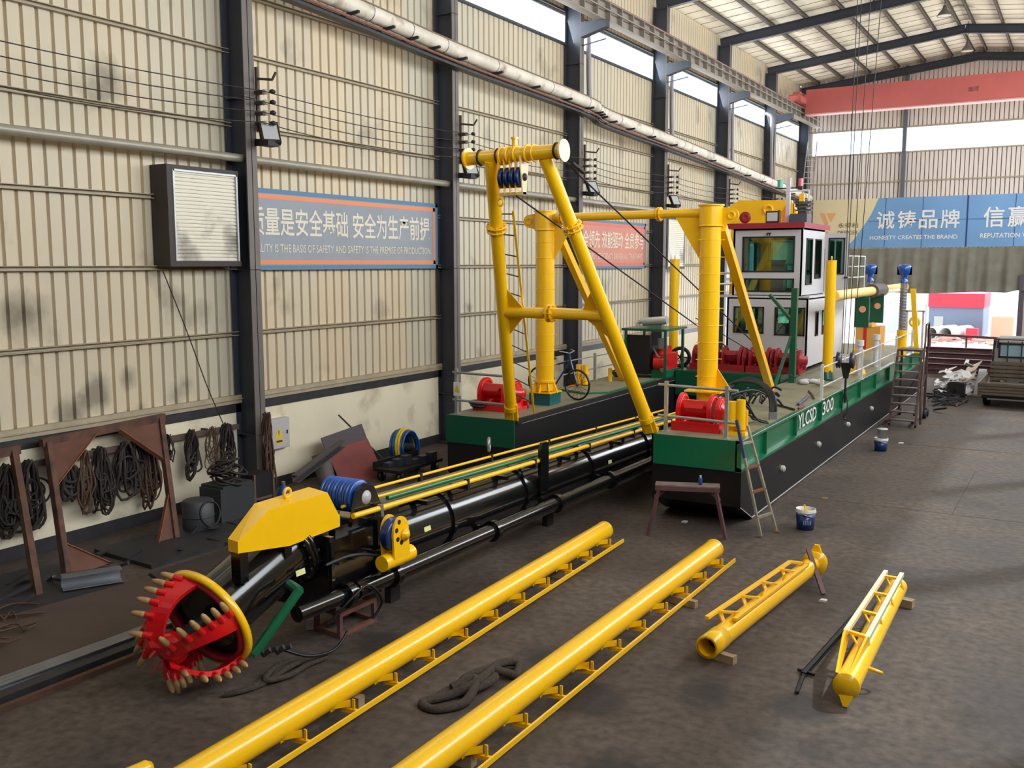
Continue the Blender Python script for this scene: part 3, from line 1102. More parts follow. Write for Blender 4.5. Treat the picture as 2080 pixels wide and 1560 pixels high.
# lower discharge pipe
LX, LZ = -6.98, 0.60
b = MB()
b.cyl((LX - 0.05, 7.4, 0.60), (LX, 8.3, LZ), 0.092, n=18)
b.cyl((LX, 8.3, LZ), (LX, 21.0, 0.5), 0.108, n=18)
b.build('discharge_pipe', BLK, boom)
for yy in (8.15, 9.0, 11.3, 13.2, 15.2):
    z = LZ - (yy - 8.3) * 0.008
    b = MB()
    b.cyl((LX, yy - 0.05, z), (LX, yy + 0.05, z), 0.15, n=18)
    b.box(LX - 0.5, yy - 0.04, z - 0.05, LX, yy + 0.04, z + 0.05)
    b.build('pipe_clamp', BLK, boom)
# lifting lug plates on the boom side
for yy in (13.05,):
    b = MB()
    b.prism([(BXC + 0.40, yy - 0.13, 0.75), (BXC + 0.40, yy + 0.13, 0.75), (BXC + 0.40, yy + 0.13, 1.45), (BXC + 0.40, yy + 0.07, 1.55), (BXC + 0.40, yy - 0.07, 1.55), (BXC + 0.40, yy - 0.13, 1.45)], (0.05, 0, 0))
    b.build('lug_plate', BLK, boom)
b = MB()
b.torus((BXC - 0.42, 12.8, 1.47), (1, 0.5, 0), 0.1, 0.025, 18, 8)
b.build('lifting_eye', STEEL, boom)
# supports under the boom
for yy in (9.6, 13.8, 18.5):
    b = MB()
    zt = 0.88 - (yy - 8.25) * 0.0189 - 0.43
    b.box(BXC - 0.35, yy - 0.1, 0, BXC - 0.25, yy + 0.1, zt)
    b.box(BXC + 0.05, yy - 0.1, 0, BXC + 0.15, yy + 0.1, zt)
    b.box(BXC - 0.40, yy - 0.12, zt - 0.06, BXC + 0.2, yy + 0.12, zt + 0.03)
    tag(b.build('support_trestle', MBLK), {9.6: 'dark steel trestle under the boom just behind the yellow sheave bracket', 13.8: 'dark steel trestle under the middle of the black boom', 18.5: 'dark steel trestle under the boom between the two pontoons'}[yy], 'trestle', 'trestles under the boom')
# walkway and rails on top
def bz(y):
    return 1.30 - (y - 9) * 0.030


b = MB()
b.prism([(BXC - 0.36, 9.25, bz(9.25)), (BXC + 0.14, 9.25, bz(9.25)), (BXC + 0.14, 20, bz(20)), (BXC - 0.36, 20, bz(20))], (0, 0, 0.02))
b.prism([(BXC - 0.36, 9.25, bz(9.25)), (BXC - 0.34, 9.25, bz(9.25)), (BXC - 0.34, 20, bz(20)), (BXC - 0.36, 20, bz(20))], (0, 0, -0.12))
b.build('walkway_plate', DECK, boom)
for x, dz, r, nm, m_, y0 in ((BXC - 0.38, 0.10, 0.02, 'left_rail_pipe', YEL, 9.15), (BXC + 0.15, 0.15, 0.02, 'inner_rail_pipe', YEL, 8.6), (BXC + 0.24, 0.13, 0.03, 'hydraulic_pipe', GRN, 9.35), (BXC + 0.40, 0.09, 0.034, 'outer_rail_pipe', YEL, 8.5)):
    b = MB()
    b.cyl((x, y0, bz(y0) + dz), (x, 20.2, bz(20.2) + dz), r, n=12)
    b.build(nm, m_, boom)
for yy in (9.0, 10.9, 12.8, 14.7, 16.6, 18.5):
    for x in (BXC - 0.38, BXC + 0.28):
        b = MB()
        b.box(x - 0.03 if x < BXC else x - 0.16, yy - 0.025, bz(yy) - 0.01, x + 0.03 if x < BXC else x + 0.16, yy + 0.025, bz(yy) + 0.04)
        b.box(x - 0.025 if x < BXC else x + 0.09, yy - 0.025, bz(yy) + 0.03, x + 0.025 if x < BXC else x + 0.155, yy + 0.025, bz(yy) + 0.135)
        b.build('rail_clamp', MBLK if yy > 9.5 else STEEL, boom)
# side tie bars from the top frame to the tube
for yy in (10.0, 12.0, 14.0, 16.0, 18.0):
    b = MB()
    b.box(BXC - 0.36, yy - 0.03, bz(yy) - 0.06, BXC + 0.40, yy + 0.03, bz(yy) - 0.005)
    b.build('walkway_bearer', BLK, boom)
# yellow hood
hx0, hx1 = -7.47, -7.22
prof = [(6.79, 1.40), (6.79, 1.52), (7.23, 1.75), (8.15, 1.75), (8.35, 1.42), (8.35, 1.31), (7.53, 1.29)]
left = [(6.80, 1.40), (6.80, 1.53), (7.25, 1.79), (8.12, 1.79), (8.37, 1.42), (8.37, 1.31), (7.53, 1.29)]
b = MB()
n = len(prof)
xa = [hx0 + 0.1, hx0 + 0.1, hx0 + 0.03, hx0, hx0 - 0.05, hx0 - 0.05, hx0]
vs = [(hx1, y, z) for y, z in prof] + [(xa[i], left[i][0], left[i][1]) for i in range(n)]
b.add(vs, [tuple(range(n)), tuple(range(2 * n - 1, n - 1, -1))] + [(i, n + i, n + (i + 1) % n, (i + 1) % n) for i in range(n)])
b.box(-7.36, 8.34, 1.36, -7.30, 8.44, 1.42)
hood = b.build('hood', YEL, boom)
b = MB()
b.torus((-7.36, 7.66, 1.83), (1, 0, 0), 0.05, 0.018, 16, 8)
b.build('lifting_eye', YEL, hood)
for yy, z in ((6.86, 1.42), (7.5, 1.32), (8.1, 1.32)):
    b = MB()
    b.box(-7.40, yy, 1.05, -7.27, yy + 0.11, z)
    b.build('hood_stand', BLK, boom)
b = MB()
for k in range(6):
    b.cyl((-7.37 - 0.012 * k, 7.55 + 0.1 * k, 1.3), (-7.30 - 0.012 * k, 7.62 + 0.1 * k, 1.1), 0.025, n=8)
b.build('hose_bundle', RUB, boom)
# blue sheave block
sb = V(-7.55, 8.83, 1.55)
b = MB()
b.prism([(-7.27, 8.55, 1.25), (-7.27, 9.2, 1.25), (-7.27, 8.98, 1.66), (-7.27, 8.83, 1.72), (-7.27, 8.68, 1.66)], (0.05, 0, 0))
blk_ = b.build('sheave_block', BLK, boom)
for k in range(5):
    x = -7.74 + 0.095 * k
    b = MB()
    b.lathe((x - 0.045, 8.83, 1.55), XV, [(0, 0.0), (0, 0.19), (0.015, 0.205), (0.03, 0.19), (0.045, 0.165), (0.06, 0.19), (0.075, 0.205), (0.09, 0.19), (0.09, 0.0)], 26)
    b.build('sheave', BLU, blk_)
b = MB()
b.lathe((-7.225, 8.83, 1.55), XV, [(0, 0.0), (0, 0.085), (0.012, 0.085), (0.012, 0.045), (0.02, 0.04), (0.02, 0.0)], 20)
b.build('axle_cap', mat('bolted_cap', (186, 182, 178), 0.4, var=0.2, scale=40), blk_)
# yellow fairlead sheave bracket on the boom side
fa = V(-6.80, 8.83, 1.12)
b = MB()
oval = [(fa.y + 0.15 * math.cos(q) - 0.01, fa.z + 0.06 + 0.21 * math.sin(q)) for q in [2 * math.pi * k / 22 for k in range(22)]]
for x in (-6.90, -6.73):
    pts = [(x, y, z) for y, z in oval if z > fa.z - 0.04]
    pts = sorted(pts, key=lambda p: math.atan2(p[2] - fa.z, p[1] - fa.y))
    b.prism([(x, fa.y + 0.16, 0.90)] + pts + [(x, fa.y - 0.14, 0.90)], (0.03, 0, 0))
fb = b.build('sheave_bracket', YEL, boom)
b = MB()
b.lathe((-6.87, fa.y - 0.03, fa.z + 0.05), XV, [(0, 0), (0, 0.17), (0.03, 0.2), (0.06, 0.16), (0.10, 0.2), (0.13, 0.17), (0.13, 0)], 26)
b.build('sheave', DBLU, fb)
b = MB()
for dy, dz in ((-0.05, 0.16), (-0.10, 0.07), (-0.08, -0.04), (-0.01, -0.09)):
    b.cyl((-6.699, fa.y + dy, fa.z + 0.05 + dz), (-6.696, fa.y + dy, fa.z + 0.05 + dz), 0.03, n=12)
b.build('holes', MBLK, fb)
b = MB()
b.lathe((-6.70, fa.y + 0.05, fa.z + 0.04), XV, [(0, 0), (0, 0.075), (0.025, 0.075), (0.03, 0.045), (0.05, 0.045), (0.05, 0)], 16)
b.build('axle', YEL, fb)
b = MB()
b.cyl((-6.80, 8.57, 0.87), (-6.80, 9.13, 0.87), 0.095, n=20)
b.build('pivot_tube', YEL, fb)
b = MB()
b.bar((BXC + 0.35, 8.5, 0.98), (-6.9, 8.85, 0.9), 0.05, 0.08)
b.bar((BXC + 0.35, 9.2, 0.9), (-6.85, 8.95, 0.88), 0.05, 0.08)
b.build('bracket_arm', BLK, fb)
# green strut
b = MB()
b.cyl((-6.88, 7.30, 0.93), (-7.15, 6.89, 0.32), 0.05, n=14)
b.cyl((-7.15, 6.89, 0.32), (-7.165, 6.868, 0.285), 0.02, n=8)
b.cyl((-6.88, 7.29, 0.92), (-7.12, 7.40, 0.92), 0.05, n=12)
b.build('green_strut', GRN, boom)

# crown cutter
cut = root('crown_cutter', (cc.x, cc.y - 0.2, 0.0), 'red crown cutter with tan teeth and yellow rim at the black boom end', 'cutter')
def cpt(ax, r, ang):
    return cc + axf * ax + (cx_ * math.cos(ang) + cu_ * math.sin(ang)) * r


b = MB()
N = 56
prof = [(-0.05, 0.53), (-0.05, 0.578), (0.025, 0.578), (0.025, 0.53), (-0.05, 0.53)]
b.lathe(cc, axf, prof, N)
b.build('rim_ring', YEL, cut)
b = MB()
b.lathe(cc, axf, [(-0.05, 0.515), (0.05, 0.515), (0.05, 0.47), (-0.05, 0.47), (-0.05, 0.515)], N)
b.build('inner_ring', DRED, cut)
b = MB()
b.lathe(cc, axf, [(-0.045, 0.0), (-0.045, 0.5)], N)
b.build('back_plate', MBLK, cut)
b = MB()
b.lathe(cc, axf, [(0.36, 0.0), (0.38, 0.16), (0.48, 0.17), (0.56, 0.12), (0.58, 0)], 18)
b.build('hub', RED, cut)
b = MB()
b.lathe(cc, axf, [(-0.05, 0.09), (0.37, 0.09), (0.37, 0)], 16)
b.build('shaft', MBLK, cut)
TWIST = 0.22
NB = 5
PH0 = 0.22
for k in range(NB):
    ph = PH0 + 2 * math.pi * k / NB
    mb_ = MB()
    M = 14
    lead, trail, leadi, traili = [], [], [], []
    for i in range(M + 1):
        s = i / M
        ax = 0.0 + 0.60 * s
        r = 0.535 * max(0.0, 1 - (0.97 * s) ** 3) ** 0.62 + 0.01
        wd = 0.25 - 0.10 * s
        a0 = ph + TWIST * s
        da = wd / max(r, 0.24)
        lead.append(cpt(ax + 0.03, r + 0.02, a0 + da * 0.55))
        trail.append(cpt(ax - 0.03, r - 0.03, a0 - da * 0.45))
        leadi.append(cpt(ax, max(r - 0.03, 0.02), a0 + da * 0.55))
        traili.append(cpt(ax - 0.04, max(r - 0.07, 0.02), a0 - da * 0.45))
    vs = lead + trail + leadi + traili
    m1 = M + 1
    fs = []
    for i in range(M):
        fs += [(i, i + 1, m1 + i + 1, m1 + i), (2 * m1 + i, 3 * m1 + i, 3 * m1 + i + 1, 2 * m1 + i + 1), (i, 2 * m1 + i, 2 * m1 + i + 1, i + 1), (m1 + i, m1 + i + 1, 3 * m1 + i + 1, 3 * m1 + i)]
    fs += [(0, m1, 3 * m1, 2 * m1), (M, 2 * m1 + M, 3 * m1 + M, m1 + M)]
    mb_.add(vs, fs)
    NT = 6
    teeth = []
    for j in range(NT):
        s = 0.07 + 0.86 * j / (NT - 1)
        i = s * M
        i0 = min(int(i), M - 1)
        f = i - i0
        p = lead[i0].lerp(lead[i0 + 1], f)
        q = trail[i0].lerp(trail[i0 + 1], f)
        rad = (p - cc) - axf * (p - cc).dot(axf)
        rad = rad.normalized() if rad.length > 0.02 else cx_
        d = ((p - q).normalized() * 0.95 + rad * 0.22 + axf * 0.12).normalized()
        mb_.cyl(p - d * 0.06, p + d * 0.035, 0.042, 0.034, n=8)
        teeth.append((p, d))
    bl = mb_.build('blade', RED, cut)
    for p, d in teeth:
        tb = MB()
        tb.lathe(p + d * 0.02, d, [(0, 0), (0, 0.03), (0.05, 0.034), (0.11, 0.029), (0.148, 0.016), (0.155, 0)], 8)
        tb.build('tooth', TAN, bl)
b = MB()
b.bar(cpt(0.50, 0.10, -2.4), cpt(0.66, 0.26, -2.3), 0.012, 0.012)
b.build('tie_rod', RED, cut)

# ------------------------------------------------------------------ the dredger: pontoons and deck gear
ZD = 1.45
LXA, LXB = -10.36, -8.88          # left pontoon
RXA, RXB = -6.16, -4.62           # right pontoon
PY0, PY1 = 15.12, 36.0


def hull_mesh(x0, x1, y0, y1, rake):
    b = MB()
    prof = [(y0, ZD - 0.02), (y0, 0.36), (y0 + rake, 0.04), (y1, 0.04), (y1, ZD - 0.02)]
    b.prism([(x0, y, z) for y, z in prof], (x1 - x0, 0, 0))
    return b


right = root('pontoon', ((RXA + RXB) / 2, 20, 0), 'right-hand black pontoon with lettered green side band, ladder leaning on its front corner', 'pontoon', 'dredger pontoons')
hull_mesh(RXA, RXB - 0.10, PY0 + 0.02, PY1, 0.66).build('hull', HBLK, right)
b = MB()
b.prism([(RXB - 0.10, y, z) for y, z in ((PY0 + 0.02, 0.95), (PY0 + 0.02, 0.36), (PY0 + 0.68, 0.04), (PY1, 0.04), (PY1, 0.95))], (0.10, 0, 0))
b.build('side_plate', HBLK, right)
b = MB()
b.box(RXA + 0.01, PY0 + 0.03, ZD - 0.02, RXB - 0.02, PY1, ZD)
b.build('deck', DECK, right)
b = MB()
b.box(RXA - 0.01, PY0, 0.95, RXB, PY0 + 0.03, ZD + 0.005)
b.box(RXA - 0.01, PY0, 0.95, RXA + 0.02, PY0 + 0.4, ZD + 0.005)
b.build('front_band', GRN, right)
b = MB()
b.box(RXB - 0.10, PY0, 1.0, RXB - 0.075, PY1, ZD - 0.03)
b.box(RXB - 0.10, PY0, ZD - 0.035, RXB, PY1, ZD + 0.01)
b.prism([(RXB, PY0, 0.94), (RXB + 0.015, PY0, 0.96), (RXB + 0.015, PY0, 1.0), (RXB - 0.1, PY0, 1.03), (RXB - 0.1, PY0, 0.94)], (0, PY1 - PY0, 0))
y = 16.58
while y < PY1:
    b.box(RXB - 0.1, y, 0.98, RXB - 0.005, y + 0.05, ZD - 0.02)
    y += 2.05
b.build('side_band', GRN, right)
b = MB()
b.box(RXB - 0.004, PY0, ZD + 0.008, RXB + 0.004, PY1, ZD + 0.016)
b.bar((RXB + 0.001, PY0 + 0.68, 0.05), (RXB + 0.001, PY1, 0.05), 0.012, 0.02)
b.bar((RXB + 0.001, PY0 + 0.02, 0.36), (RXB + 0.001, PY0 + 0.68, 0.05), 0.012, 0.012)
b.build('edge_strip', WHT, right)
text('lettering', 'YLCSD', LETW, (RXB - 0.07, 18.95, 1.07), YV, ZV, 1.5, 0.30, right, 0.01, True)
text('lettering', '300', LETW, (RXB - 0.07, 21.0, 1.07), YV, ZV, 1.05, 0.30, right, 0.01, True)
for y in (17.6, 20.4, 23.3, 26.2):
    b = MB()
    b.cyl((RXB, y, 0.56), (RXB + 0.05, y, 0.56), 0.06, n=14)
    b.cyl((RXB + 0.05, y, 0.56), (RXB + 0.07, y, 0.56), 0.035, n=12)
    b.build('bolt_plug', PORC, right)

left = root('pontoon', ((LXA + LXB) / 2, 20, 0), 'left-hand black pontoon with a plain green front, nearest the beige wall', 'pontoon', 'dredger pontoons')
hull_mesh(LXA, LXB, PY0 + 0.02, PY1, 0.3).build('hull', HBLK, left)
b = MB()
b.box(LXA + 0.01, PY0 + 0.03, ZD - 0.02, LXB - 0.04, PY1, ZD)
b.build('deck', DECK, left)
b = MB()
b.box(LXA, PY0, 0.93, LXB + 0.005, PY0 + 0.03, ZD + 0.005)
b.build('front_band', DGRN, left)
b = MB()
b.box(LXA - 0.02, PY0, 0.93, LXA, PY1, ZD)
b.build('side_band', DGRN, left)
b = MB()
b.box(LXB, PY0 + 0.3, 1.36, LXB + 0.012, PY1, 1.372)
b.build('edge_strip', PAPER, left)
b = MB()
b.box(LXB - 0.05, PY0 + 0.1, ZD - 0.08, LXB + 0.02, PY1, ZD + 0.012)
b.build('gunwale', MBLK, left)

mid = root('pontoon', (-7.5, 29, 0), 'middle black pontoon section carrying the wheelhouse between the two long hulls', 'pontoon', 'dredger pontoons')
hull_mesh(LXB + 0.03, RXA - 0.03, 23.25, PY1, 0.2).build('hull', HBLK, mid)
b = MB()
b.box(LXB + 0.03, 23.2, 1.0, RXA - 0.02, 23.25, 1.60)
b.box(LXB + 0.03, 23.25, 1.44, RXA - 0.02, 25.1, 1.62)
b.build('winch_platform', DGRN, mid)
b = MB()
b.box(LXB + 0.03, 25.1, 1.43, RXA - 0.03, PY1, 1.46)
b.build('deck', DECK, mid)

# derrick (A-frame)
der = root('derrick_frame', (-7.55, 14.5, ZD), 'tall yellow A-shaped derrick leaning forward over the boom at the pontoon fronts', 'derrick')
LB, LT = V(-8.98, 15.22, 1.50), V(-7.98, 12.92, 5.88)
RB, RT = V(-6.23, 15.22, 1.50), V(-7.03, 12.92, 5.86)
for B_, T_ in ((LB, LT), (RB, RT)):
    b = MB()
    d = (T_ - B_).normalized()
    b.cyl(B_ + d * 0.22, T_, 0.108, n=20)
    b.cyl(B_ + d * 0.18, B_ + d * 0.27, 0.125, n=20)
    lg = b.build('leg', YEL, der)
    b = MB()
    for s in (-1, 1):
        b.bar(B_ + V(0.05 * s, 0, -0.05), B_ + V(0.05 * s, 0, 0) + d * 0.30, 0.03, 0.17, (1, 0, 0.001))
        b.bar(B_ + V(0, 0.05 * s, -0.05), B_ + V(0, 0.05 * s, 0) + d * 0.30, 0.03, 0.14, (1, 0, 0))
    b.cyl(B_ + V(-0.13, 0, 0.02), B_ + V(0.13, 0, 0.02), 0.04, n=12)
    b.build('foot_clevis', YEL, lg)
    q = B_ + (T_ - B_) * 0.77
    b = MB()
    b.lathe(q, d, [(-0.05, 0.1), (-0.05, 0.165), (-0.025, 0.165), (-0.025, 0.1)], 20)
    b.lathe(q, d, [(0.025, 0.1), (0.025, 0.165), (0.05, 0.165), (0.05, 0.1)], 20)
    a_ = d.orthogonal().normalized()
    bb = d.cross(a_)
    for k in range(10):
        r_ = (a_ * math.cos(k * 0.628) + bb * math.sin(k * 0.628)) * 0.14
        b.cyl(q + r_ - d * 0.075, q + r_ + d * 0.075, 0.014, n=6)
    b.build('flange_joint', YEL, lg)
b = MB()
ca_, cb_ = V(-8.40, 12.95, 5.93), V(-6.72, 12.88, 5.95)
b.cyl(ca_, cb_, 0.105, n=20)
xb = b.build('top_crossbar', YEL, der)
b = MB()
dx = (cb_ - ca_).normalized()
b.cyl(cb_, cb_ + dx * 0.03, 0.165, n=24)
b.build('end_disc', YELP, xb)
b = MB()
b.cyl(ca_ - dx * 0.03, ca_, 0.165, n=24)
b.build('end_disc', YEL, xb)
for s in (0.22, 0.55, 1.58):
    b = MB()
    b.torus(ca_ + dx * s, dx, 0.112, 0.018 if s != 0.55 else 0.012, 20, 6)
    b.build('rope_loop', RUB, xb)
b = MB()
b.cyl(V(-7.56, 12.92, 6.02), V(-7.56, 12.92, 6.17), 0.045, n=12)
b.cyl(V(-7.56, 12.92, 6.17), V(-7.56, 12.92, 6.20), 0.06, n=12)
b.build('grease_cap', YEL, xb)
for s in (0.62, 0.75, 0.88, 1.08, 1.2):
    b = MB()
    p = ca_ + dx * s
    b.torus(p, dx, 0.125, 0.02 if s < 1.1 else 0.012, 20, 6)
    b.build('collar', YEL, xb)
# hanging sheave block under the crossbar
for i, x in enumerate((-7.80, -7.70, -7.60, -7.50)):
    b = MB()
    b.prism([(x, 12.80, 5.88), (x, 13.02, 5.88), (x, 13.0, 5.36), (x, 12.82, 5.36)], (0.014, 0, 0))
    b.build('hanger_plate', YEL, der)
    b = MB()
    b.lathe((x + 0.02, 12.9, 5.60), XV, [(0, 0), (0, 0.14), (0.012, 0.155), (0.03, 0.125), (0.048, 0.155), (0.06, 0.14), (0.06, 0)], 24)
    b.build('sheave', DBLU, der)
b = MB()
b.prism([(-7.40, 12.76, 5.90), (-7.40, 13.04, 5.90), (-7.40, 12.96, 5.33), (-7.40, 12.86, 5.33)], (0.02, 0, 0))
b.box(-7.82, 12.86, 5.34, -7.38, 12.96, 5.38)
fp = b.build('cheek_plate', YELP, der)
b = MB()
b.lathe((-7.38, 12.9, 5.60), XV, [(0, 0), (0, 0.06), (0.02, 0.055), (0.025, 0)], 16)
b.build('axle_nut', DSTL, fp)
b = MB()
b.torus((-7.79, 12.88, 5.24), (0.2, 1, 0), 0.055, 0.016, 16, 8)
b.cyl((-7.79, 12.88, 5.30), (-7.79, 12.88, 5.36), 0.016, n=8)
b.build('hook_eye', YEL, der)
# middle crossbar
f_ = 0.455
ml, mr = LB + (LT - LB) * f_, RB + (RT - RB) * f_
b = MB()
b.cyl(ml, mr, 0.092, n=20)
mb2 = b.build('middle_crossbar', YEL, der)
b = MB()
md = (ml + mr) / 2 + V(-0.05, 0, 0)
for s in (-0.04, 0.03):
    b.cyl(md + V(s, 0, 0), md + V(s + 0.02, 0, 0), 0.15, n=20)
for k in range(10):
    b.cyl(md + V(-0.07, 0.125 * math.cos(k * 0.628), 0.125 * math.sin(k * 0.628)), md + V(0.08, 0.125 * math.cos(k * 0.628), 0.125 * math.sin(k * 0.628)), 0.014, n=6)
b.build('flange_joint', YEL, mb2)
for p, T_, B_, s in ((ml, LT, LB, 1), (mr, RT, RB, -1)):
    for T2 in (T_, B_):
        b = MB()
        d = (T2 - p).normalized()
        a0 = p + d * 0.52 + V(0.05 * s, 0, 0)
        b.prism([p + V(0.06 * s, 0, 0), a0, p + V(0.46 * s, 0, 0)], (0, 0.016, 0))
        b.build('gusset_plate', YEL, mb2)
# ladder beside the left leg
ab = V(0.33, 0.12, 0)
b = MB()
d = (LT - LB)
l0, l1 = LB + d * 0.10 + ab, LB + d * 0.83 + ab * 0.82
l0 = V(-8.72, 15.6, 1.55)
b.bar(l0, l1, 0.035, 0.045)
b.build('ladder_rail', YEL, der)
for k in range(11):
    s = 0.12 + 0.70 * k / 10
    p = LB + d * s
    q = l0 + (l1 - l0) * ((s - 0.08) / 0.75)
    b = MB()
    b.cyl(p, q, 0.011, n=6)
    b.build('ladder_rung', DSTL, der)

# wire ropes from the derrick head to the rear
b = MB()
b.tube([cb_ + dx * -0.05 + V(0, 0.05, -0.1), (-7.2, 24.2, 2.35)], 0.014, 6)
b.cyl(cb_ + V(0, 0.3, -0.15), cb_ + V(-0.01, 0.7, -0.26), 0.03, n=8)
tag(b.build('stay_rope', MBLK), 'upper wire rope running from the right end of the derrick crossbar to the winches', 'wire rope')
b = MB()
b.tube([(-7.55, 12.95, 5.33), (-7.75, 23.9, 2.2)], 0.014, 6)
tag(b.build('hoist_rope', MBLK), 'lower black wire rope running from the blue hanging sheaves to the rear winches', 'wire rope')
b = MB()
b.tube([(-8.1, 22.5, 3.0), (-5.75, 22.9, 1.62)], 0.012, 6)
tag(b.build('deck_rope', MBLK), 'thin dark rope sloping across the front of the lower cabin windows', 'wire rope')

# gantry
gan = root('gantry_frame', (-7.65, 17.3, ZD), 'yellow portal gantry of two fat round posts and a crossbeam behind the derrick', 'gantry')
for x, yy, nm in ((-9.44, 17.35, 'L'), (-5.92, 17.15, 'R')):
    s = -1 if nm == 'L' else 1
    b = MB()
    b.cyl((x, yy, ZD + (0.28 if s < 0 else 0.0)), (x, yy, 4.98), 0.188, n=28)
    b.cyl((x, yy, 4.98), (x, yy, 5.34), 0.215, n=28)
    post = b.build('post', YEL, gan)
    for k in range(9):
        z = 2.25 + 0.31 * k
        b = MB()
        b.torus((x, yy, z), ZV, 0.189, 0.006, 28, 4)
        for q in range(2):
            a = -2.2 + q * 2.6
            b.bar((x + 0.15 * math.cos(a), yy + 0.15 * math.sin(a), z), (x + 0.26 * math.cos(a), yy + 0.26 * math.sin(a), z), 0.012, 0.012)
        b.build('step_band', YEL, post)
    b = MB()
    b.cyl((x, yy, 5.335), (x, yy, 5.36), 0.24, n=28)
    b.torus((x, yy, 4.98), ZV, 0.21, 0.015, 28, 6)
    b.cyl((x, yy, 1.98 if s > 0 else 1.90), (x, yy, 2.02 if s > 0 else 1.94), 0.225, n=24)
    b.build('collar', YEL, post)
    if s < 0:
        b = MB()
        b.box(x - 0.24, yy - 0.24, ZD, x + 0.24, yy + 0.24, ZD + 0.24)
        b.build('base_box', mat('blue_green_paint', (10, 92, 92), 0.4), post)
        b = MB()
        for k in range(8):
            a = k * math.pi / 4
            c_, s_ = math.cos(a), math.sin(a)
            b.prism([(x + 0.18 * c_, yy + 0.18 * s_, ZD + 0.24), (x + 0.29 * c_, yy + 0.29 * s_, ZD + 0.24), (x + 0.18 * c_, yy + 0.18 * s_, ZD + 0.52)], (-0.012 * s_, 0.012 * c_, 0.0))
        b.box(x - 0.26, yy - 0.26, ZD + 0.24, x + 0.26, yy + 0.26, ZD + 0.265)
        b.build('base_gussets', YEL, post)
    else:
        b = MB()
        b.box(x - 0.32, yy - 0.34, 1.97, x + 0.36, yy + 0.3, 2.0)
        b.prism([(x + 0.17, yy, 2.0), (x + 0.46, yy - 0.1, 2.0), (x + 0.46, yy - 0.1, 2.06), (x + 0.17, yy, 2.42)], (0, 0.02, 0))
        b.build('collar_plate', YEL, post)
        b = MB()
        b.box(x - 0.25, yy - 0.25, ZD, x + 0.25, yy + 0.25, ZD + 0.05)
        b.build('base_plate', YEL, post)
    b = MB()
    b.prism([(x - s * 0.2, yy, 5.15), (x - s * 0.68, yy, 5.15), (x - s * 0.2, yy, 4.38)], (0, 0.016, 0))
    b.build('gusset_plate', YEL, post)
    b = MB()
    ear = [(x + s * 0.15, yy, 4.98)] + [(x + s * (0.38 + 0.13 * math.cos(t)), yy, 5.16 + 0.13 * math.sin(t)) for t in [(-1.57 + 3.14 * i / 10) for i in range(11)]] + [(x + s * 0.15, yy, 5.32)]
    b.prism(ear, (0, 0.03, 0))
    b.torus((x + s * 0.38, yy - 0.005, 5.16), YV, 0.06, 0.02, 16, 6)
    b.build('ear_plate', YEL, post)
    b = MB()
    if s < 0:
        b.bar((x + 0.2, yy + 0.15, 4.95), (x - 0.1, 21.6, ZD), 0.13, 0.16)
    else:
        b.bar((x + 0.18, yy + 0.1, 4.95), (x - 0.1, 21.8, ZD), 0.15, 0.16)
    b.build('rear_brace', YEL, gan)
b = MB()
b.cyl((-9.26, 17.34, 5.22), (-6.1, 17.16, 5.22), 0.082, n=18)
bm_ = b.build('crossbeam', YEL, gan)
b = MB()
for x in (-9.0, -6.95):
    for o in (-0.03, 0.02):
        b.cyl((x + o, 17.22, 5.22), (x + o + 0.018, 17.22, 5.22), 0.13, n=18)
    for k in range(8):
        b.cyl((x - 0.05, 17.22 + 0.108 * math.cos(k * 0.785), 5.22 + 0.108 * math.sin(k * 0.785)), (x + 0.06, 17.22 + 0.108 * math.cos(k * 0.785), 5.22 + 0.108 * math.sin(k * 0.785)), 0.013, n=6)
b.build('flange_joint', YEL, bm_)


# winches
def winch(loc, lb, m, wd=0.86, hh=0.62, group='red deck winches'):
    X, Y, Z = loc
    t = root('deck_winch', loc, lb, 'winch', group)
    b = MB()
    b.box(X - wd / 2, Y - 0.34, Z, X + wd / 2, Y + 0.34, Z + 0.07)
    b.box(X - wd / 2, Y - 0.36, Z, X + wd / 2, Y - 0.30, Z + 0.16)
    b.box(X - wd / 2, Y + 0.30, Z, X + wd / 2, Y + 0.36, Z + 0.16)
    b.build('base_frame', m, t)
    b = MB()
    b.cyl((X - wd * 0.40, Y, Z + hh * 0.56), (X + wd * 0.22, Y, Z + hh * 0.56), 0.155, n=22)
    b.build('drum', m, t)
    for x, r in ((X - wd * 0.44, 0.29), (X + wd * 0.20, 0.29), (X + wd * 0.36, 0.26)):
        b = MB()
        pts = [(x, Y + r, Z + 0.05)] + [(x, Y + r * math.cos(q), Z + hh * 0.52 + r * math.sin(q) * 1.02) for q in [math.pi * k / 12 for k in range(13)]] + [(x, Y - r, Z + 0.05)]
        b.prism(pts, (0.045, 0, 0))
        b.torus((x + 0.05, Y, Z + hh * 0.54), XV, r * 0.8, 0.016, 24, 6)
        b.build('side_plate', m, t)
    b = MB()
    b.lathe((X + wd * 0.40, Y, Z + hh * 0.54), XV, [(0, 0), (0, 0.2), (0.05, 0.19), (0.07, 0.12), (0.17, 0.11), (0.18, 0.0)], 18)
    b.build('gear_motor', m, t)
    b = MB()
    b.prism([(X - wd * 0.3, Y - 0.24, Z + hh * 0.85), (X + wd * 0.16, Y - 0.24, Z + hh * 0.85), (X + wd * 0.12, Y - 0.30, Z + 0.4), (X - wd * 0.26, Y - 0.30, Z + 0.4)], (0, 0.015, 0.0))
    b.build('drum_guard', m, t)
    return t


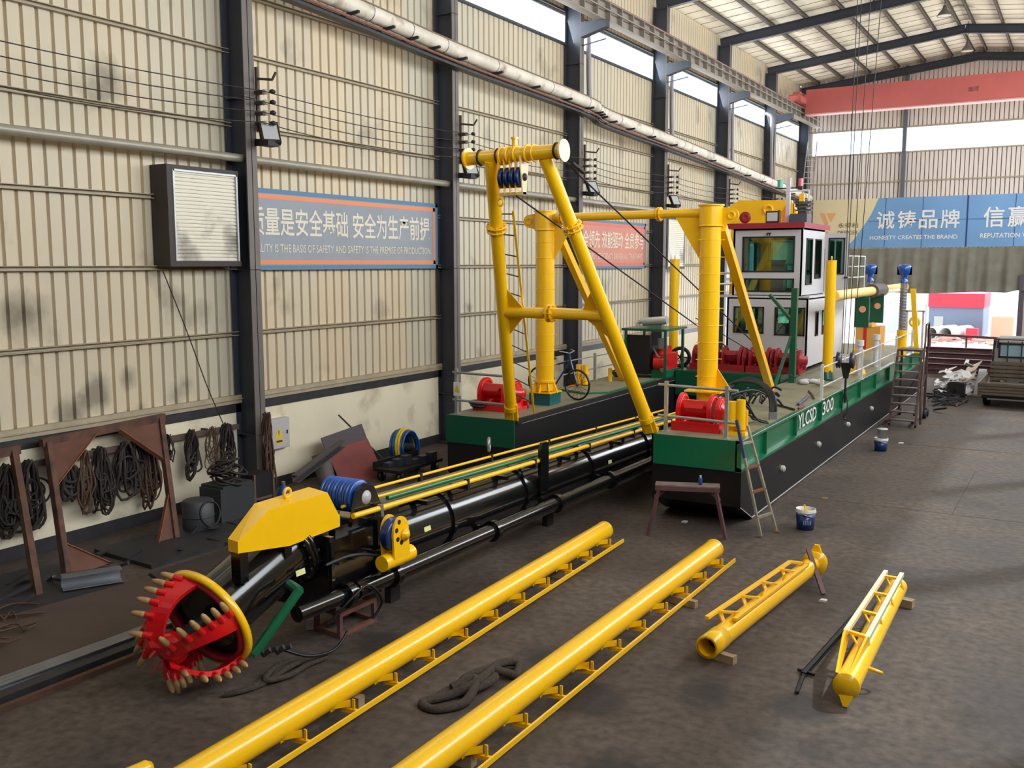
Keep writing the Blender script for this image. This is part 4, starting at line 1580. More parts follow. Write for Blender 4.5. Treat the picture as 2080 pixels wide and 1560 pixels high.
winch((-5.60, 16.0, ZD), 'glossy red drum winch behind the railing on the right pontoon front', RED)
winch((-9.83, 16.25, ZD), 'red drum winch on the left pontoon front behind the derrick leg', RED)
for i, (x, lb) in enumerate(((-8.32, 'red winch before the cabin, partly behind the right gantry post'), (-7.55, 'red winch before the cabin, second from the gantry post, under the left cabin window'),
                             (-6.85, 'red winch before the cabin, crossed by the slanting gantry brace'), (-6.2, 'red winch before the cabin at the green pole, farthest right of the row'))):
    winch((x, 24.0, 1.62), lb, DRED, 0.66, 0.6)

# wheelhouse
cabn = root('wheelhouse', (-7.1, 27, 1.46), 'two-storey white wheelhouse with black-framed windows and red roof edge', 'wheelhouse')
CY = 25.2


def frame(b, x0, x1, y0, y1, z0, z1, t=0.035, axis='x'):
    if axis == 'x':
        b.box(x0, y0, z0, x1, y1, z0 + t)
        b.box(x0, y0, z1 - t, x1, y1, z1)
        b.box(x0, y0, z0, x0 + t, y1, z1)
        b.box(x1 - t, y0, z0, x1, y1, z1)
    else:
        b.box(x0, y0, z0, x1, y1, z0 + t)
        b.box(x0, y0, z1 - t, x1, y1, z1)
        b.box(x0, y0, z0, x1, y0 + t, z1)
        b.box(x0, y1 - t, z0, x1, y1, z1)


def storey(name, x0, x1, y0, y1, z0, z1, fw, sw):
    """Hollow storey; fw are front windows (x0,z0,x1,z1), sw side windows (y0,z0,y1,z1)."""
    b = MB()
    W, H, D = x1 - x0, z1 - z0, y1 - y0
    fh = [(a - x0, c - z0, d - x0, e - z0) for a, c, d, e in fw]
    sh = [(a - y0, c - z0, d - y0, e - z0) for a, c, d, e in sw]
    b.holed((x0, y0, z0), XV, ZV, (0, 0.05, 0), W, H, fh)
    b.holed((x0, y1, z0), XV, ZV, (0, -0.05, 0), W, H, [(a, c, d, e) for a, c, d, e in fh])
    b.holed((x1, y0, z0), YV, ZV, (-0.05, 0, 0), D, H, sh)
    b.holed((x0, y0, z0), YV, ZV, (0.05, 0, 0), D, H, sh)
    b.box(x0, y0, z1 - 0.04, x1, y1, z1)
    b.box(x0, y0, z0, x1, y1, z0 + 0.03)
    o = b.build(name, CAB, cabn)
    for a, c, d, e in fw:
        b = MB()
        frame(b, a, d, y0 - 0.02, y0 + 0.03, c, e)
        if d - a > 0.6 and e - c > 0.5 and z0 < 2:
            m_ = (a + d) / 2
            b.box(m_ - 0.02, y0 - 0.012, c, m_ + 0.02, y0 + 0.03, e)
        b.build('window_frame', MBLK, o)
        b = MB()
        b.box(a, y0 + 0.005, c, d, y0 + 0.012, e)
        b.build('window_glass', GLASS, o)
        b = MB()
        frame(b, a, d, y1 - 0.03, y1 + 0.02, c, e)
        b.build('window_frame', MBLK, o)
    for a, c, d, e in sw:
        for xx in (x1, x0):
            b = MB()
            frame(b, xx - 0.03, xx + 0.02, a, d, c, e, 0.035, 'y')
            b.build('window_frame', MBLK, o)
        b = MB()
        b.box(x1 - 0.012, a, c, x1 - 0.005, d, e)
        b.build('window_glass', GLASS, o)
    return o


storey('lower_cabin', -8.20, -6.07, CY, 29.4, 1.62, 3.42, [(-8.01, 2.48, -7.20, 3.18), (-6.92, 2.45, -6.14, 3.18)], [(26.0, 2.4, 26.3, 3.05), (26.75, 2.4, 27.9, 3.05)])
storey('upper_cabin', -8.07, -6.26, CY, 27.6, 3.46, 5.20, [(-7.82, 4.08, -6.46, 5.0), (-7.75, 3.57, -6.45, 3.92)], [(25.55, 3.75, 26.2, 4.95), (26.5, 3.9, 27.2, 4.95)])
b = MB()
b.box(-8.22, CY - 0.14, 5.20, -6.20, 27.9, 5.34)
b.build('roof', mat('roof_red_paint', (150, 34, 48), 0.4), cabn)
b = MB()
b.box(-8.25, CY - 0.02, 3.42, -6.05, 29.5, 3.47)
b.build('upper_deck', CAB, cabn)
b = MB()
b.box(-6.25, 27.62, 3.5, -5.62, 27.66, 5.12)
dr = b.build('open_door', CAB, cabn)
b = MB()
frame(b, -6.16, -5.72, 27.60, 27.63, 4.0, 5.0)
b.build('window_frame', MBLK, dr)
b = MB()
b.box(-6.12, 27.605, 4.04, -5.76, 27.612, 4.96)
b.build('window_glass', GLASS, dr)
b = MB()
b.box(-5.72, 27.58, 3.9, -5.62, 27.62, 3.94)
b.build('door_handle', MBLK, dr)
b = MB()
for z in (3.92, 4.22, 4.5):
    b.tube([(-6.1, 27.7, z), (-5.52, 27.7, z), (-5.52, 29.4, z)], 0.018, 6)
for yy in (27.7, 28.5, 29.4):
    b.cyl((-5.52, yy, 3.44), (-5.52, yy, 4.5), 0.018, n=6)
b.box(-6.05, 27.68, 3.41, -5.49, 29.4, 3.44)
b.build('upper_railing', WHT, cabn)
b = MB()
for z in (3.75, 4.05):
    b.tube([(-8.2, 25.4, z), (-8.75, 25.4, z), (-8.75, 29.4, z)], 0.018, 6)
for yy in (25.4, 27.4, 29.4):
    b.cyl((-8.75, yy, 3.44), (-8.75, yy, 4.05), 0.018, n=6)
b.box(-8.78, 25.3, 3.41, -8.2, 29.4, 3.44)
b.build('upper_railing', WHT, cabn)
b = MB()
b.box(-7.19, CY - 0.03, 5.02, -7.17, CY, 5.08)
b.box(-7.12, CY - 0.03, 5.02, -7.10, CY, 5.08)
b.box(-7.19, CY - 0.03, 5.07, -7.08, CY, 5.09)
b.build('wiper_arms', MBLK, cabn)
# inside the wheelhouse
b = MB()
b.box(-7.7, 26.2, 3.5, -7.0, 26.6, 4.25)
b.prism([(-7.7, 26.2, 4.25), (-7.0, 26.2, 4.25), (-7.0, 26.5, 4.4), (-7.7, 26.5, 4.4)], (0, 0.06, 0))
b.build('console', STEEL, cabn)
# things on the roof
b = MB()
b.prism([(-7.32, 25.5, 5.34), (-6.98, 25.5, 5.34), (-6.98, 25.5, 5.66), (-7.32, 25.5, 5.66)], (0, 0.1, 0))
sc = root('roof_floodlight', (-7.15, 25.5, 5.34), 'small square work light in the middle of the wheelhouse roof', 'floodlight')
b.build('housing', MBLK, sc)
b = MB()
b.box(-7.29, 25.49, 5.40, -7.01, 25.498, 5.62)
b.build('lens', LAMPG, sc)
b = MB()
b.tube([(-6.95, 25.55, 5.36), (-6.93, 25.52, 5.65), (-7.0, 25.55, 5.68)], 0.012, 6)
b.build('bracket', MBLK, sc)
b = MB()
b.lathe((-7.82, 25.42, 5.50), (0.15, -1, 0), [(0, 0), (0.06, 0.07), (0.12, 0.15), (0.14, 0.15), (0.10, 0.05), (0.10, 0)], 20)
b.cyl((-7.82, 25.45, 5.34), (-7.82, 25.45, 5.45), 0.02, n=8)
tag(b.build('signal_horn', DRED), 'round dark red horn at the left end of the wheelhouse roof', 'horn')
b = MB()
b.box(-6.82, 26.0, 5.34, -6.38, 26.5, 5.60)
tag(b.build('roof_box', mat('slate_grey_box', (74, 76, 84), 0.5)), 'dark grey box at the right end of the wheelhouse roof', 'box')
t = root('roof_mast', (-6.92, 26.2, 5.34), 'pale grey mast with coloured signal lamps and shelf on the wheelhouse roof', 'mast')
b = MB()
b.box(-6.98, 26.15, 5.34, -6.88, 26.25, 6.55)
b.bar((-6.93, 26.2, 6.2), (-6.4, 26.2, 6.2), 0.04, 0.04)
b.bar((-6.4, 26.2, 5.65), (-6.4, 26.2, 6.2), 0.03, 0.03)
b.build('post', mat('pale_mast_paint', (202, 200, 206), 0.4), t)
b = MB()
b.cyl((-7.16, 26.2, 6.3), (-7.16, 26.2, 6.5), 0.07, n=12)
b.build('green_lamp', mat('green_lamp_glass', (70, 180, 150), 0.2), t)
b = MB()
b.cyl((-6.62, 26.2, 6.32), (-6.62, 26.2, 6.52), 0.06, n=12)
b.build('red_lamp', mat('red_lamp_glass', (220, 90, 110), 0.2), t)
b = MB()
b.bar((-7.2, 26.2, 6.28), (-6.6, 26.2, 6.28), 0.03, 0.03)
b.bar((-6.78, 26.2, 5.62), (-6.78, 26.2, 6.1), 0.02, 0.02)
for z in (5.68, 5.78, 5.88):
    b.box(-6.72, 26.05, z, -6.3, 26.3, z + 0.03)
b.build('bracket_shelf', DSTL, t)
b = MB()
b.box(-6.62, 26.1, 5.92, -6.5, 26.2, 6.12)
b.build('amber_lamp', YEL, t)

# rear yellow lifting arm behind the gantry post
t = root('lifting_davit', (-7.8, 28.3, 5.3), 'flat yellow lifting arm with lug seen over the wheelhouse roof behind the gantry post', 'lifting arm')
b = MB()
b.prism([(-9.2, 28.3, 5.35), (-7.3, 28.3, 5.45), (-7.25, 28.3, 5.8), (-7.4, 28.3, 6.1), (-8.9, 28.3, 6.15), (-9.2, 28.3, 6.0)], (0, 0.2, 0))
b.bar((-9.02, 28.4, 1.46), (-9.02, 28.4, 5.4), 0.25, 0.25)
b.build('davit_plate', YEL, t)
b = MB()
b.torus((-8.05, 28.28, 5.85), YV, 0.12, 0.045, 18, 6)
b.build('lug', YEL, t)
b = MB()
b.prism([(-7.62, 28.29, 5.4), (-7.5, 28.29, 5.4), (-7.48, 28.29, 5.8), (-7.55, 28.29, 5.95), (-7.62, 28.29, 5.8)], (0, -0.02, 0))
b.build('stiffener', ORNG, t)

# green pole and stay at the right of the winches
t = root('davit_pole', (-5.95, 23.4, ZD), 'dark green square pole with slanting stays standing before the cabin', 'pole')
b = MB()
b.box(-6.03, 23.33, ZD, -5.89, 23.47, 3.72)
b.build('post', DGRN, t)
b = MB()
b.bar((-6.0, 23.38, 3.4 - 0.8), (-6.15, 22.6, ZD), 0.06, 0.06)
b.bar((-6.02, 23.4, 2.95), (-6.6, 23.55, 3.55), 0.07, 0.07)
b.build('stay', DGRN, t)

# spud posts with green sockets
def spud(x, y, zt, lb):
    t = root('deck_post', (x, y, ZD), lb, 'post', 'plain yellow deck posts')
    b = MB()
    b.cyl((x, y, ZD + 0.2), (x, y, zt), 0.125, n=20)
    b.build('tube', YEL, t)
    b = MB()
    b.prism([(x - 0.2, y - 0.2, ZD), (x + 0.2, y - 0.2, ZD), (x + 0.2, y + 0.2, ZD), (x - 0.2, y + 0.2, ZD)], (0, 0, 0.04))
    b.cyl((x, y, ZD), (x, y, ZD + 0.24), 0.2, 0.15, n=4)
    b.build('socket', DGRN, t)
    b = MB()
    b.torus((x, y, zt + 0.03), (1, 0.3, 0), 0.06, 0.015, 12, 6)
    b.cyl((x, y, zt - 0.02), (x, y, zt), 0.13, n=20)
    b.build('eye_cap', YEL, t)


spud(-5.36, 24.4, 4.38, 'plain yellow post on the right pontoon beside the cabin door')
spud(-9.46, 24.6, 4.42, 'plain yellow post on the left pontoon behind the engine')

# engine unit
t = root('engine_unit', (-9.4, 23.1, ZD), 'red diesel engine with black radiator under a green canopy on the left pontoon', 'engine')
b = MB()
for x in (-9.92, -8.86):
    for yy in (22.5, 23.7):
        b.box(x - 0.03, yy - 0.03, ZD, x + 0.03, yy + 0.03, 2.65)
b.box(-10.0, 22.4, 2.64, -8.8, 23.85, 2.70)
b.build('canopy', DGRN, t)
b = MB()
b.box(-9.95, 22.55, ZD + 0.1, -9.3, 22.7, 2.52)
b.box(-9.98, 22.7, ZD + 0.1, -9.35, 23.4, 2.2)
b.build('radiator', MBLK, t)
b = MB()
b.box(-9.28, 22.75, ZD + 0.2, -8.95, 23.6, 2.05)
for k in range(4):
    b.cyl((-9.12, 22.82 + 0.2 * k, 2.05), (-9.12, 22.82 + 0.2 * k, 2.22), 0.07, n=10)
b.cyl((-8.95, 22.7, 1.85), (-9.2, 22.7, 1.85), 0.17, n=14)
b.build('engine_block', RED, t)
b = MB()
b.box(-9.3, 22.7, ZD, -8.9, 23.6, ZD + 0.2)
b.build('skid', GRN, t)
b = MB()
b.cyl((-9.02, 22.72, 2.2), (-9.02, 22.72, 2.45), 0.12, n=14)
b.cyl((-8.95, 22.68, 1.7), (-8.95, 22.6, 1.7), 0.09, n=12)
b.tube([(-9.25, 22.7, 2.2), (-9.1, 22.62, 2.0), (-8.9, 22.65, 1.9)], 0.03, 8)
b.build('air_filter', STEEL, t)
b = MB()
b.cyl((-9.62, 22.9, 2.84), (-8.98, 22.9, 2.90), 0.105, n=18)
b.tube(spline([(-9.62, 22.9, 2.84), (-9.74, 22.9, 2.83), (-9.78, 22.9, 2.72)], 4), 0.05, 10)
b.build('muffler', mat('bright_steel', (206, 204, 200), 0.3, metal=0.6), t)

# twin bollard, bicycle, hatch, hoses on the left pontoon
t = root('bollard', (-10.0, 20.2, ZD), 'yellow twin-post bollard on the left pontoon', 'bollard')
b = MB()
for x in (-10.09, -9.92):
    b.cyl((x, 20.2, ZD + 0.06), (x, 20.2, ZD + 0.52), 0.07, n=14)
    b.cyl((x, 20.2, ZD + 0.30), (x, 20.2, ZD + 0.33), 0.1, n=14)
b.build('posts', YEL, t)
b = MB()
b.prism([(-10.27, 20.02, ZD), (-9.74, 20.02, ZD), (-9.74, 20.38, ZD), (-10.27, 20.38, ZD)], (0, 0, 0.03))
b.prism([(-10.2, 20.2, ZD + 0.03), (-9.8, 20.2, ZD + 0.03), (-9.88, 20.2, ZD + 0.16), (-10.12, 20.2, ZD + 0.16)], (0, 0.02, 0))
b.build('base', ORNG, t)
b = MB()
b.cyl((-9.75, 21.2, ZD), (-9.75, 21.2, ZD + 0.36), 0.05, n=12)
tag(b.build('deck_stub', YEL), 'short single yellow stub post on the left pontoon between bollard and engine', 'post')
t = root('hatch_cover', (-9.7, 20.7, ZD), 'flat deck hatch with bright green edges on the left pontoon', 'hatch')
b = MB()
b.prism([(-10.1, 19.3, ZD), (-9.35, 19.0, ZD), (-8.97, 19.4, ZD), (-8.97, 22.2, ZD), (-9.6, 22.3, ZD), (-10.1, 21.4, ZD)], (0, 0, 0.035))
b.build('edge', GRN, t)
b = MB()
b.prism([(-10.06, 19.35, ZD + 0.036), (-9.36, 19.05, ZD + 0.036), (-9.0, 19.43, ZD + 0.036), (-9.0, 22.15, ZD + 0.036), (-9.6, 22.25, ZD + 0.036), (-10.06, 21.4, ZD + 0.036)], (0, 0, 0.008))
b.build('lid', DECK, t)
t = root('bicycle', (-9.75, 18.1, ZD), 'dark bicycle parked on the left pontoon behind the gantry post', 'bicycle')
bd = V(0.62, -0.05, 0).normalized()
w0, w1 = V(-10.05, 18.25, ZD + 0.33), V(-9.08, 18.1, ZD + 0.33)
for nm, wc in (('front_wheel', w1), ('rear_wheel', w0)):
    b = MB()
    b.torus(wc, (0.15, 1, 0), 0.31, 0.022, 26, 6)
    for k in range(8):
        a = k * math.pi / 8
        v = (w1 - w0).normalized() * math.cos(a) + ZV * math.sin(a)
        b.cyl(wc - v * 0.3, wc + v * 0.3, 0.004, n=4)
    b.build(nm, RUB, t)
b = MB()
bbk, seat, head = w0.lerp(w1, 0.42) + V(0, 0, -0.04), w0.lerp(w1, 0.30) + V(0, 0, 0.42), w0.lerp(w1, 0.82) + V(0, 0, 0.5)
for p, q in ((w0, bbk), (w0, seat), (bbk, seat), (bbk, head), (seat + V(0.02, 0, -0.06), head), (head, w1), (head, head + V(-0.03, 0, 0.15))):
    b.cyl(p, q, 0.02, n=8)
b.build('bicycle_frame', DBLU, t)
b = MB()
b.sphere(seat + V(0, 0, 0.1), 0.1, 1.3, 0.7, 0.4)
b.cyl(seat, seat + V(0, 0, 0.1), 0.015, n=6)
b.build('saddle', MBLK, t)
b = MB()
h = head + V(-0.03, 0, 0.15)
b.tube([h + V(-0.1, -0.26, 0.06), h + V(0.02, -0.2, 0.04), h, h + V(0.02, 0.2, 0.04), h + V(-0.1, 0.26, 0.06)], 0.014, 6)
b.build('handlebar', STEEL, t)
b = MB()
b.torus((-9.2, 24.45, ZD + 0.38), (0.2, -1, 0.1), 0.24, 0.05, 22, 8)
for k in range(5):
    a = k * 1.257
    b.bar((-9.2, 24.45, ZD + 0.38), (-9.2 + 0.22 * math.cos(a), 24.45, ZD + 0.38 + 0.22 * math.sin(a)), 0.06, 0.03)
b.cyl((-9.2, 24.5, ZD), (-9.2, 24.5, ZD + 0.2), 0.05, n=8)
tag(b.build('spoked_wheel', MBLK), 'black spoked handwheel on the left pontoon right of the engine', 'wheel')
for lb, c, R, k in (('coil of dark hose on the left pontoon deck beside the slanting brace', (-9.75, 22.0, ZD + 0.07), 0.3, 4), ('coil of dark hose on the left pontoon behind the red winch', (-10.15, 15.9, ZD + 0.06), 0.16, 3),
                    ('heap of dark hose on the left pontoon between the engine and the gantry post', (-9.0, 24.0, ZD + 0.05), 0.25, 3)):
    b = MB()
    for i in range(k):
        rr = R * (0.8 + 0.12 * (i % 3))
        b.torus(V(*c) + V(0.05 * math.sin(i * 2), 0.05 * math.cos(i * 3), 0.045 * i), (0.08 * math.sin(i), 0.08 * math.cos(i), 1), rr, 0.022, 22, 6)
    tag(b.build('hose_coil', RUB), lb, 'hose', 'hose coils on the left pontoon')


# railings
def rail(name, posts, bars, hz, lb, m, r=0.024):
    t = root(name, posts[0], lb, 'railing')
    for p in posts:
        b = MB()
        p = V(*p)
        b.box(p.x - 0.028, p.y - 0.028, p.z, p.x + 0.028, p.y + 0.028, p.z + hz[-1] + 0.07)
        b.box(p.x - 0.06, p.y - 0.06, p.z, p.x + 0.06, p.y + 0.06, p.z + 0.012)
        b.build('rail_post', m, t)
    for pts in bars:
        for h in hz:
            b = MB()
            b.tube([V(*p) + V(0, 0, h) for p in pts], r, 8)
            b.build('rail_bar', m, t)


rail('guard_rail', [(-6.05, 15.45, ZD), (-4.94, 15.3, ZD)], [[(-6.2, 15.47, ZD), (-4.75, 15.28, ZD)]], (0.27, 0.80), 'galvanised railing across the front of the right pontoon before the red winch', GALV)
rail('guard_rail', [(-10.25, 15.3, ZD), (-9.05, 15.2, ZD)], [[(-10.33, 15.3, ZD), (-8.95, 15.2, ZD)]], (0.27, 0.80), 'galvanised railing across the front of the left pontoon', GALV)
rail('guard_rail', [(-4.66, 20.75, ZD), (-4.66, 22.85, ZD), (-4.66, 24.95, ZD), (-4.66, 27.4, ZD), (-4.66, 30.0, ZD), (-4.66, 33, ZD)], [[(-4.66, 20.75, ZD), (-4.66, 33, ZD)]], (0.27, 0.68), 'long white railing along the outer edge of the right pontoon', WHT, 0.018)
rail('guard_rail', [(-10.3, 19.0, ZD), (-10.3, 21.5, ZD), (-10.3, 24, ZD)], [[(-10.3, 19, ZD), (-10.3, 24, ZD)]], (0.3, 0.6), 'low railing along the wall side of the left pontoon', GALV, 0.015)
t = root('warning_sign', (-10.2, 15.24, ZD + 0.3), 'white plate with a yellow warning triangle on the left pontoon railing', 'sign')
b = MB()
b.box(-10.28, 15.24, ZD + 0.36, -10.12, 15.25, ZD + 0.62)
b.build('plate', LETW, t)
b = MB()
b.prism([(-10.265, 15.238, ZD + 0.43), (-10.135, 15.238, ZD + 0.43), (-10.2, 15.238, ZD + 0.58)], (0, -0.004, 0))
b.build('triangle', SIGY, t)

# hoses, yellow box and loose gear on the right pontoon
t = root('hydraulic_hoses', (-5.4, 17.6, ZD), 'thick bunch of black hydraulic hoses arching over the right pontoon deck', 'hoses')
for k in range(5):
    b = MB()
    o = 0.05 * k
    b.tube(spline([(-6.1 + o, 17.5 + o, 1.75), (-5.75 + o, 18.0 + o, 2.02 + 0.02 * k), (-5.25 + o * 0.6, 18.0 + o * 0.3, 2.05), (-4.93 + o * 0.5, 17.75, 1.85), (-4.86 + o * 0.4, 17.6 + 0.02 * k, ZD + 0.02)], 7), 0.026, 8)
    b.build('hose', RUB, t)
b = MB()
for k in range(5):
    b.cyl((-4.86 + 0.02 * k, 17.6 + 0.02 * k, ZD), (-4.86 + 0.02 * k, 17.6 + 0.02 * k, ZD + 0.14), 0.03, n=8)
b.build('couplings', STEEL, t)
t = MB()
for k in range(5):
    a = (0.3, 1.9, 0.9, 2.6, 1.4)[k]
    t.tube(spline([(-5.2, 16.35 + 0.03 * k, 1.95 - 0.05 * k), (-5.05 + 0.03 * k, 16.5, 2.0 - 0.08 * k), (-4.98 + 0.10 * math.cos(a), 16.75 + 0.2 * math.sin(a), ZD + 0.12), (-4.95 + 0.22 * math.cos(a), 16.95 + 0.35 * math.sin(a), ZD + 0.025)], 6), 0.018, 6)
t.tube(spline([(-5.3, 16.6, 2.0), (-5.1, 17.4, 2.0), (-4.9, 17.9, 1.75), (-4.87, 17.7, ZD + 0.02)], 6), 0.018, 6)
tag(t.build('winch_hoses', RUB), 'thin black hoses fanning out behind the yellow box on the right pontoon', 'hoses')
t = root('yellow_fairlead', (-4.95, 15.75, ZD), 'yellow cylindrical bracket post at the corner of the right pontoon beside the winch', 'fairlead')
b = MB()
b.cyl((-4.98, 15.72, ZD + 0.15), (-4.98, 15.72, ZD + 0.56), 0.09, n=16)
b.cyl((-4.83, 15.72, ZD + 0.1), (-4.83, 15.72, ZD + 0.60), 0.075, n=16)
b.build('rollers', YEL, t)
b = MB()
b.box(-5.1, 15.62, ZD, -4.72, 15.9, ZD + 0.06)
b.box(-5.1, 15.78, ZD, -4.74, 15.84, ZD + 0.42)
b.build('base', YEL, t)
for nm, pts, r, m_, lb in (('steel_bar', [(-5.0, 21.0, ZD + 0.03), (-4.85, 19.6, ZD + 0.03)], 0.03, DBLU, 'dark blue bar lying on the right pontoon deck near the first rail post'),
                           ('steel_bar', [(-5.25, 19.4, ZD + 0.025), (-4.75, 18.9, ZD + 0.025)], 0.022, MBLK, 'thin black bar lying on the right pontoon deck near the lettering'),
                           ('steel_bar', [(-5.2, 21.9, ZD + 0.02), (-4.8, 20.7, ZD + 0.02)], 0.02, BRUST, 'brown bar lying across the right pontoon deck'),
                           ('wood_strip', [(-4.75, 19.6, ZD + 0.025), (-4.72, 19.1, ZD + 0.025)], 0.022, DRED, 'short reddish stick at the edge of the right pontoon deck')):
    b = MB()
    b.tube(spline([pts[0], V(*pts[0]).lerp(V(*pts[1]), 0.5) + V(0.02, 0, 0), pts[1]], 3), r, 6)
    tag(b.build(nm, m_), lb, 'bar')
b = MB()
for k in range(14):
    p = V(-6.05 + random.random() * 0.9, 18.6 + random.random() * 1.6, ZD + 0.05)
    q = p + V(random.uniform(-0.4, 0.4), random.uniform(-0.3, 0.3), random.uniform(0.05, 0.28))
    b.tube(spline([p, p.lerp(q, 0.5) + V(0, 0, 0.15), q], 4), 0.024, 6)
tag(b.build('hose_tangle', RUB), 'tangle of black hoses behind the right gantry post', 'hoses', kind='stuff')
b = MB()
for k in range(9):
    p = V(-5.7 + random.random() * 0.5, 23.1 + random.random() * 0.6, ZD + 0.05)
    b.sphere(p, 0.09, 1.3, 0.8, 0.6)
tag(b.build('rag_heap', PAPER), 'small heap of pale rags on the right pontoon beside the last red winch', 'rags', kind='stuff')

# stern gear
t = root('spud_carriage', (-5.3, 30, ZD), 'yellow horizontal beam with green spud plates at the stern', 'spud carriage')
b = MB()
b.cyl((-5.3, 24.56, 3.51), (-5.3, 35.0, 3.51), 0.13, n=18)
b.cyl((-5.3, 35.0, 3.51), (-5.3, 35.6, 3.51), 0.18, 0.06, n=14)
b.build('beam', mat('light_yellow_paint', (240, 206, 120), 0.4), t)
b = MB()
b.cyl((-5.3, 29.4, 3.51), (-5.3, 31.0, 3.51), 0.2, n=20)
b.build('sleeve', mat('brown_rubber_sleeve', (84, 74, 70), 0.6), t)
for x, gy in ((-5.27, 27.9), (-5.3, 30.3)):
    b = MB()
    b.box(x - 0.19, gy, 2.55, x + 0.19, gy + 0.06, 3.40)
    g = b.build('guide_plate', DGRN, t)
    b = MB()
    b.cyl((x + 0.02, gy - 0.012, 3.05), (x + 0.02, gy, 3.05), 0.09, n=16)
    b.build('pin_cap', mat('pale_orange_cap', (240, 160, 120), 0.5) if 'pale_orange_cap' not in MATS else MATS['pale_orange_cap'], g)
b = MB()
b.box(-5.7, 29.4, 1.80, -5.02, 30.2, 2.48)
b.box(-5.65, 29.35, 2.48, -5.25, 30.1, 2.55)
b.build('tank', mat('ochre_tank_paint', (226, 160, 70), 0.5), t)
b = MB()
b.box(-5.48, 29.39, 1.83, -5.39, 29.4, 2.46)
b.build('red_stripe', RED, t)
b = MB()
for x in (-5.65, -5.1):
    b.box(x - 0.05, 29.6, ZD, x + 0.05, 29.7, 1.80)
b.build('tank_legs', YEL, t)
for x, y, lb in ((-6.12, 33.6, 'blue-headed grey spud at the stern, nearer the wheelhouse of the pair'), (-4.83, 32.0, 'blue-headed grey spud at the stern beside the top of the stairs')):
    zb = 0.0 if x < -6 else 0
    t = root('spud', (x, y, ZD), lb, 'spud', 'spuds at the stern')
    b = MB()
    b.cyl((x, y, 2.2), (x, y, 3.72), 0.10, n=16)
    for k in range(14):
        b.torus((x, y, 2.3 + 0.095 * k), ZV, 0.10, 0.016, 16, 5)
    b.build('rod', STEEL, t)
    b = MB()
    b.cyl((x, y, ZD), (x, y, 2.25), 0.15, n=18)
    b.build('sleeve', YEL, t)
    b = MB()
    b.lathe((x, y, 3.7), ZV, [(0, 0.12), (0.06, 0.12), (0.10, 0.09), (0.22, 0.09), (0.30, 0.16), (0.50, 0.20), (0.56, 0.14), (0.58, 0.0)], 14)
    for a in range(4):
        b.box(x - 0.21, y - 0.02, 3.95, x + 0.21, y + 0.02, 4.2)
    b.build('head', BLU, t)
b = MB()
b.prism([(-4.6, 33.1, ZD), (-4.45, 33.1, ZD), (-4.65, 33.1, 3.5), (-4.8, 33.1, 3.5)], (0, 0.15, 0))
tag(b.build('stern_stay', YEL), 'slanting yellow stay behind the right stern spud', 'stay')
t = root('capstan', (-4.95, 28.4, ZD), 'small yellow capstan on the right pontoon near the stairs', 'capstan')
b = MB()
b.lathe((-5.0, 26.2, ZD), ZV, [(0, 0.22), (0.1, 0.2), (0.18, 0.1), (0.4, 0.1), (0.5, 0.17), (0.62, 0.16), (0.66, 0)], 16)
b.build('body', YEL, t)
for y, lb in ((25.9, 'white deck vent post on the right pontoon beyond the hook block'), (28.2, 'white deck vent post on the right pontoon close to the stairs')):
    b = MB()
    b.cyl((-4.9, y, ZD), (-4.9, y, ZD + 0.75), 0.07, n=12)
    b.cyl((-4.9, y, ZD + 0.75), (-4.9, y, ZD + 0.9), 0.1, n=12)
    tag(b.build('vent_post', WHT), lb, 'vent', 'white deck vents')
t = root('life_ring_frame', (-4.7, 34, ZD), 'pale frame stand with yellow hose reel at the stern end of the white railing', 'stand')
b = MB()
for x in (-5.0, -4.5):
    b.box(x - 0.03, 34, ZD, x + 0.03, 34.06, 2.75)
b.box(-5.05, 34, 2.72, -4.45, 34.06, 2.78)
b.build('frame', mat('pale_violet_frame', (206, 190, 206), 0.5), t)
b = MB()
b.torus((-4.75, 34.0, 2.4), (0, 1, 0), 0.14, 0.05, 16, 8)
b.build('reel', mat('lime_yellow', (224, 216, 90), 0.5), t)

# crane ropes and hook block hanging beside the pontoon
HXY = (-4.5, 22.3)
for i, (dx0, lb) in enumerate(((0.0, 'leftmost of the thin crane ropes hanging down to the hook block'), (0.10, 'second from left of the crane ropes hanging to the hook block'), (0.34, 'third from left of the crane ropes hanging to the hook block'), (0.62, 'rightmost of the thin crane ropes hanging to the hook block'))):
    b = MB()
    b.tube([(HXY[0] - 0.05 + dx0 * 1.0, HXY[1], 14.0), (HXY[0] - 0.10 + dx0 * 0.38, HXY[1], 2.3)], 0.009, 5)
    tag(b.build('crane_rope', MBLK), lb, 'rope', 'crane hook ropes')
t = root('hook_block', (HXY[0], HXY[1], 1.0), 'black twin-sheave crane hook block hanging at the edge of the right pontoon', 'hook')
SHM = mat('dark_navy_sheave', (40, 42, 66), 0.4)
for dx_ in (-0.16, 0.13):
    b = MB()
    b.lathe((HXY[0] + dx_ - 0.03, HXY[1], 2.16), XV, [(0, 0), (0, 0.19), (0.03, 0.16), (0.06, 0.19), (0.06, 0)], 18)
    b.build('sheave', SHM, t)
b = MB()
b.prism([(HXY[0] - 0.12, HXY[1], 2.1), (HXY[0] + 0.12, HXY[1], 2.1), (HXY[0] + 0.05, HXY[1], 1.75), (HXY[0] - 0.05, HXY[1], 1.75)], (0, 0.06, 0))
b.cyl((HXY[0], HXY[1] + 0.03, 1.78), (HXY[0], HXY[1] + 0.03, 1.2), 0.025, n=8)
b.build('yoke', MBLK, t)
b = MB()
b.tube([(HXY[0] + 0.0, HXY[1] + 0.03, 1.5), (HXY[0] + 0.06, HXY[1] + 0.03, 1.2), (HXY[0] + 0.06, HXY[1] + 0.03, 0.95)], 0.015, 6)
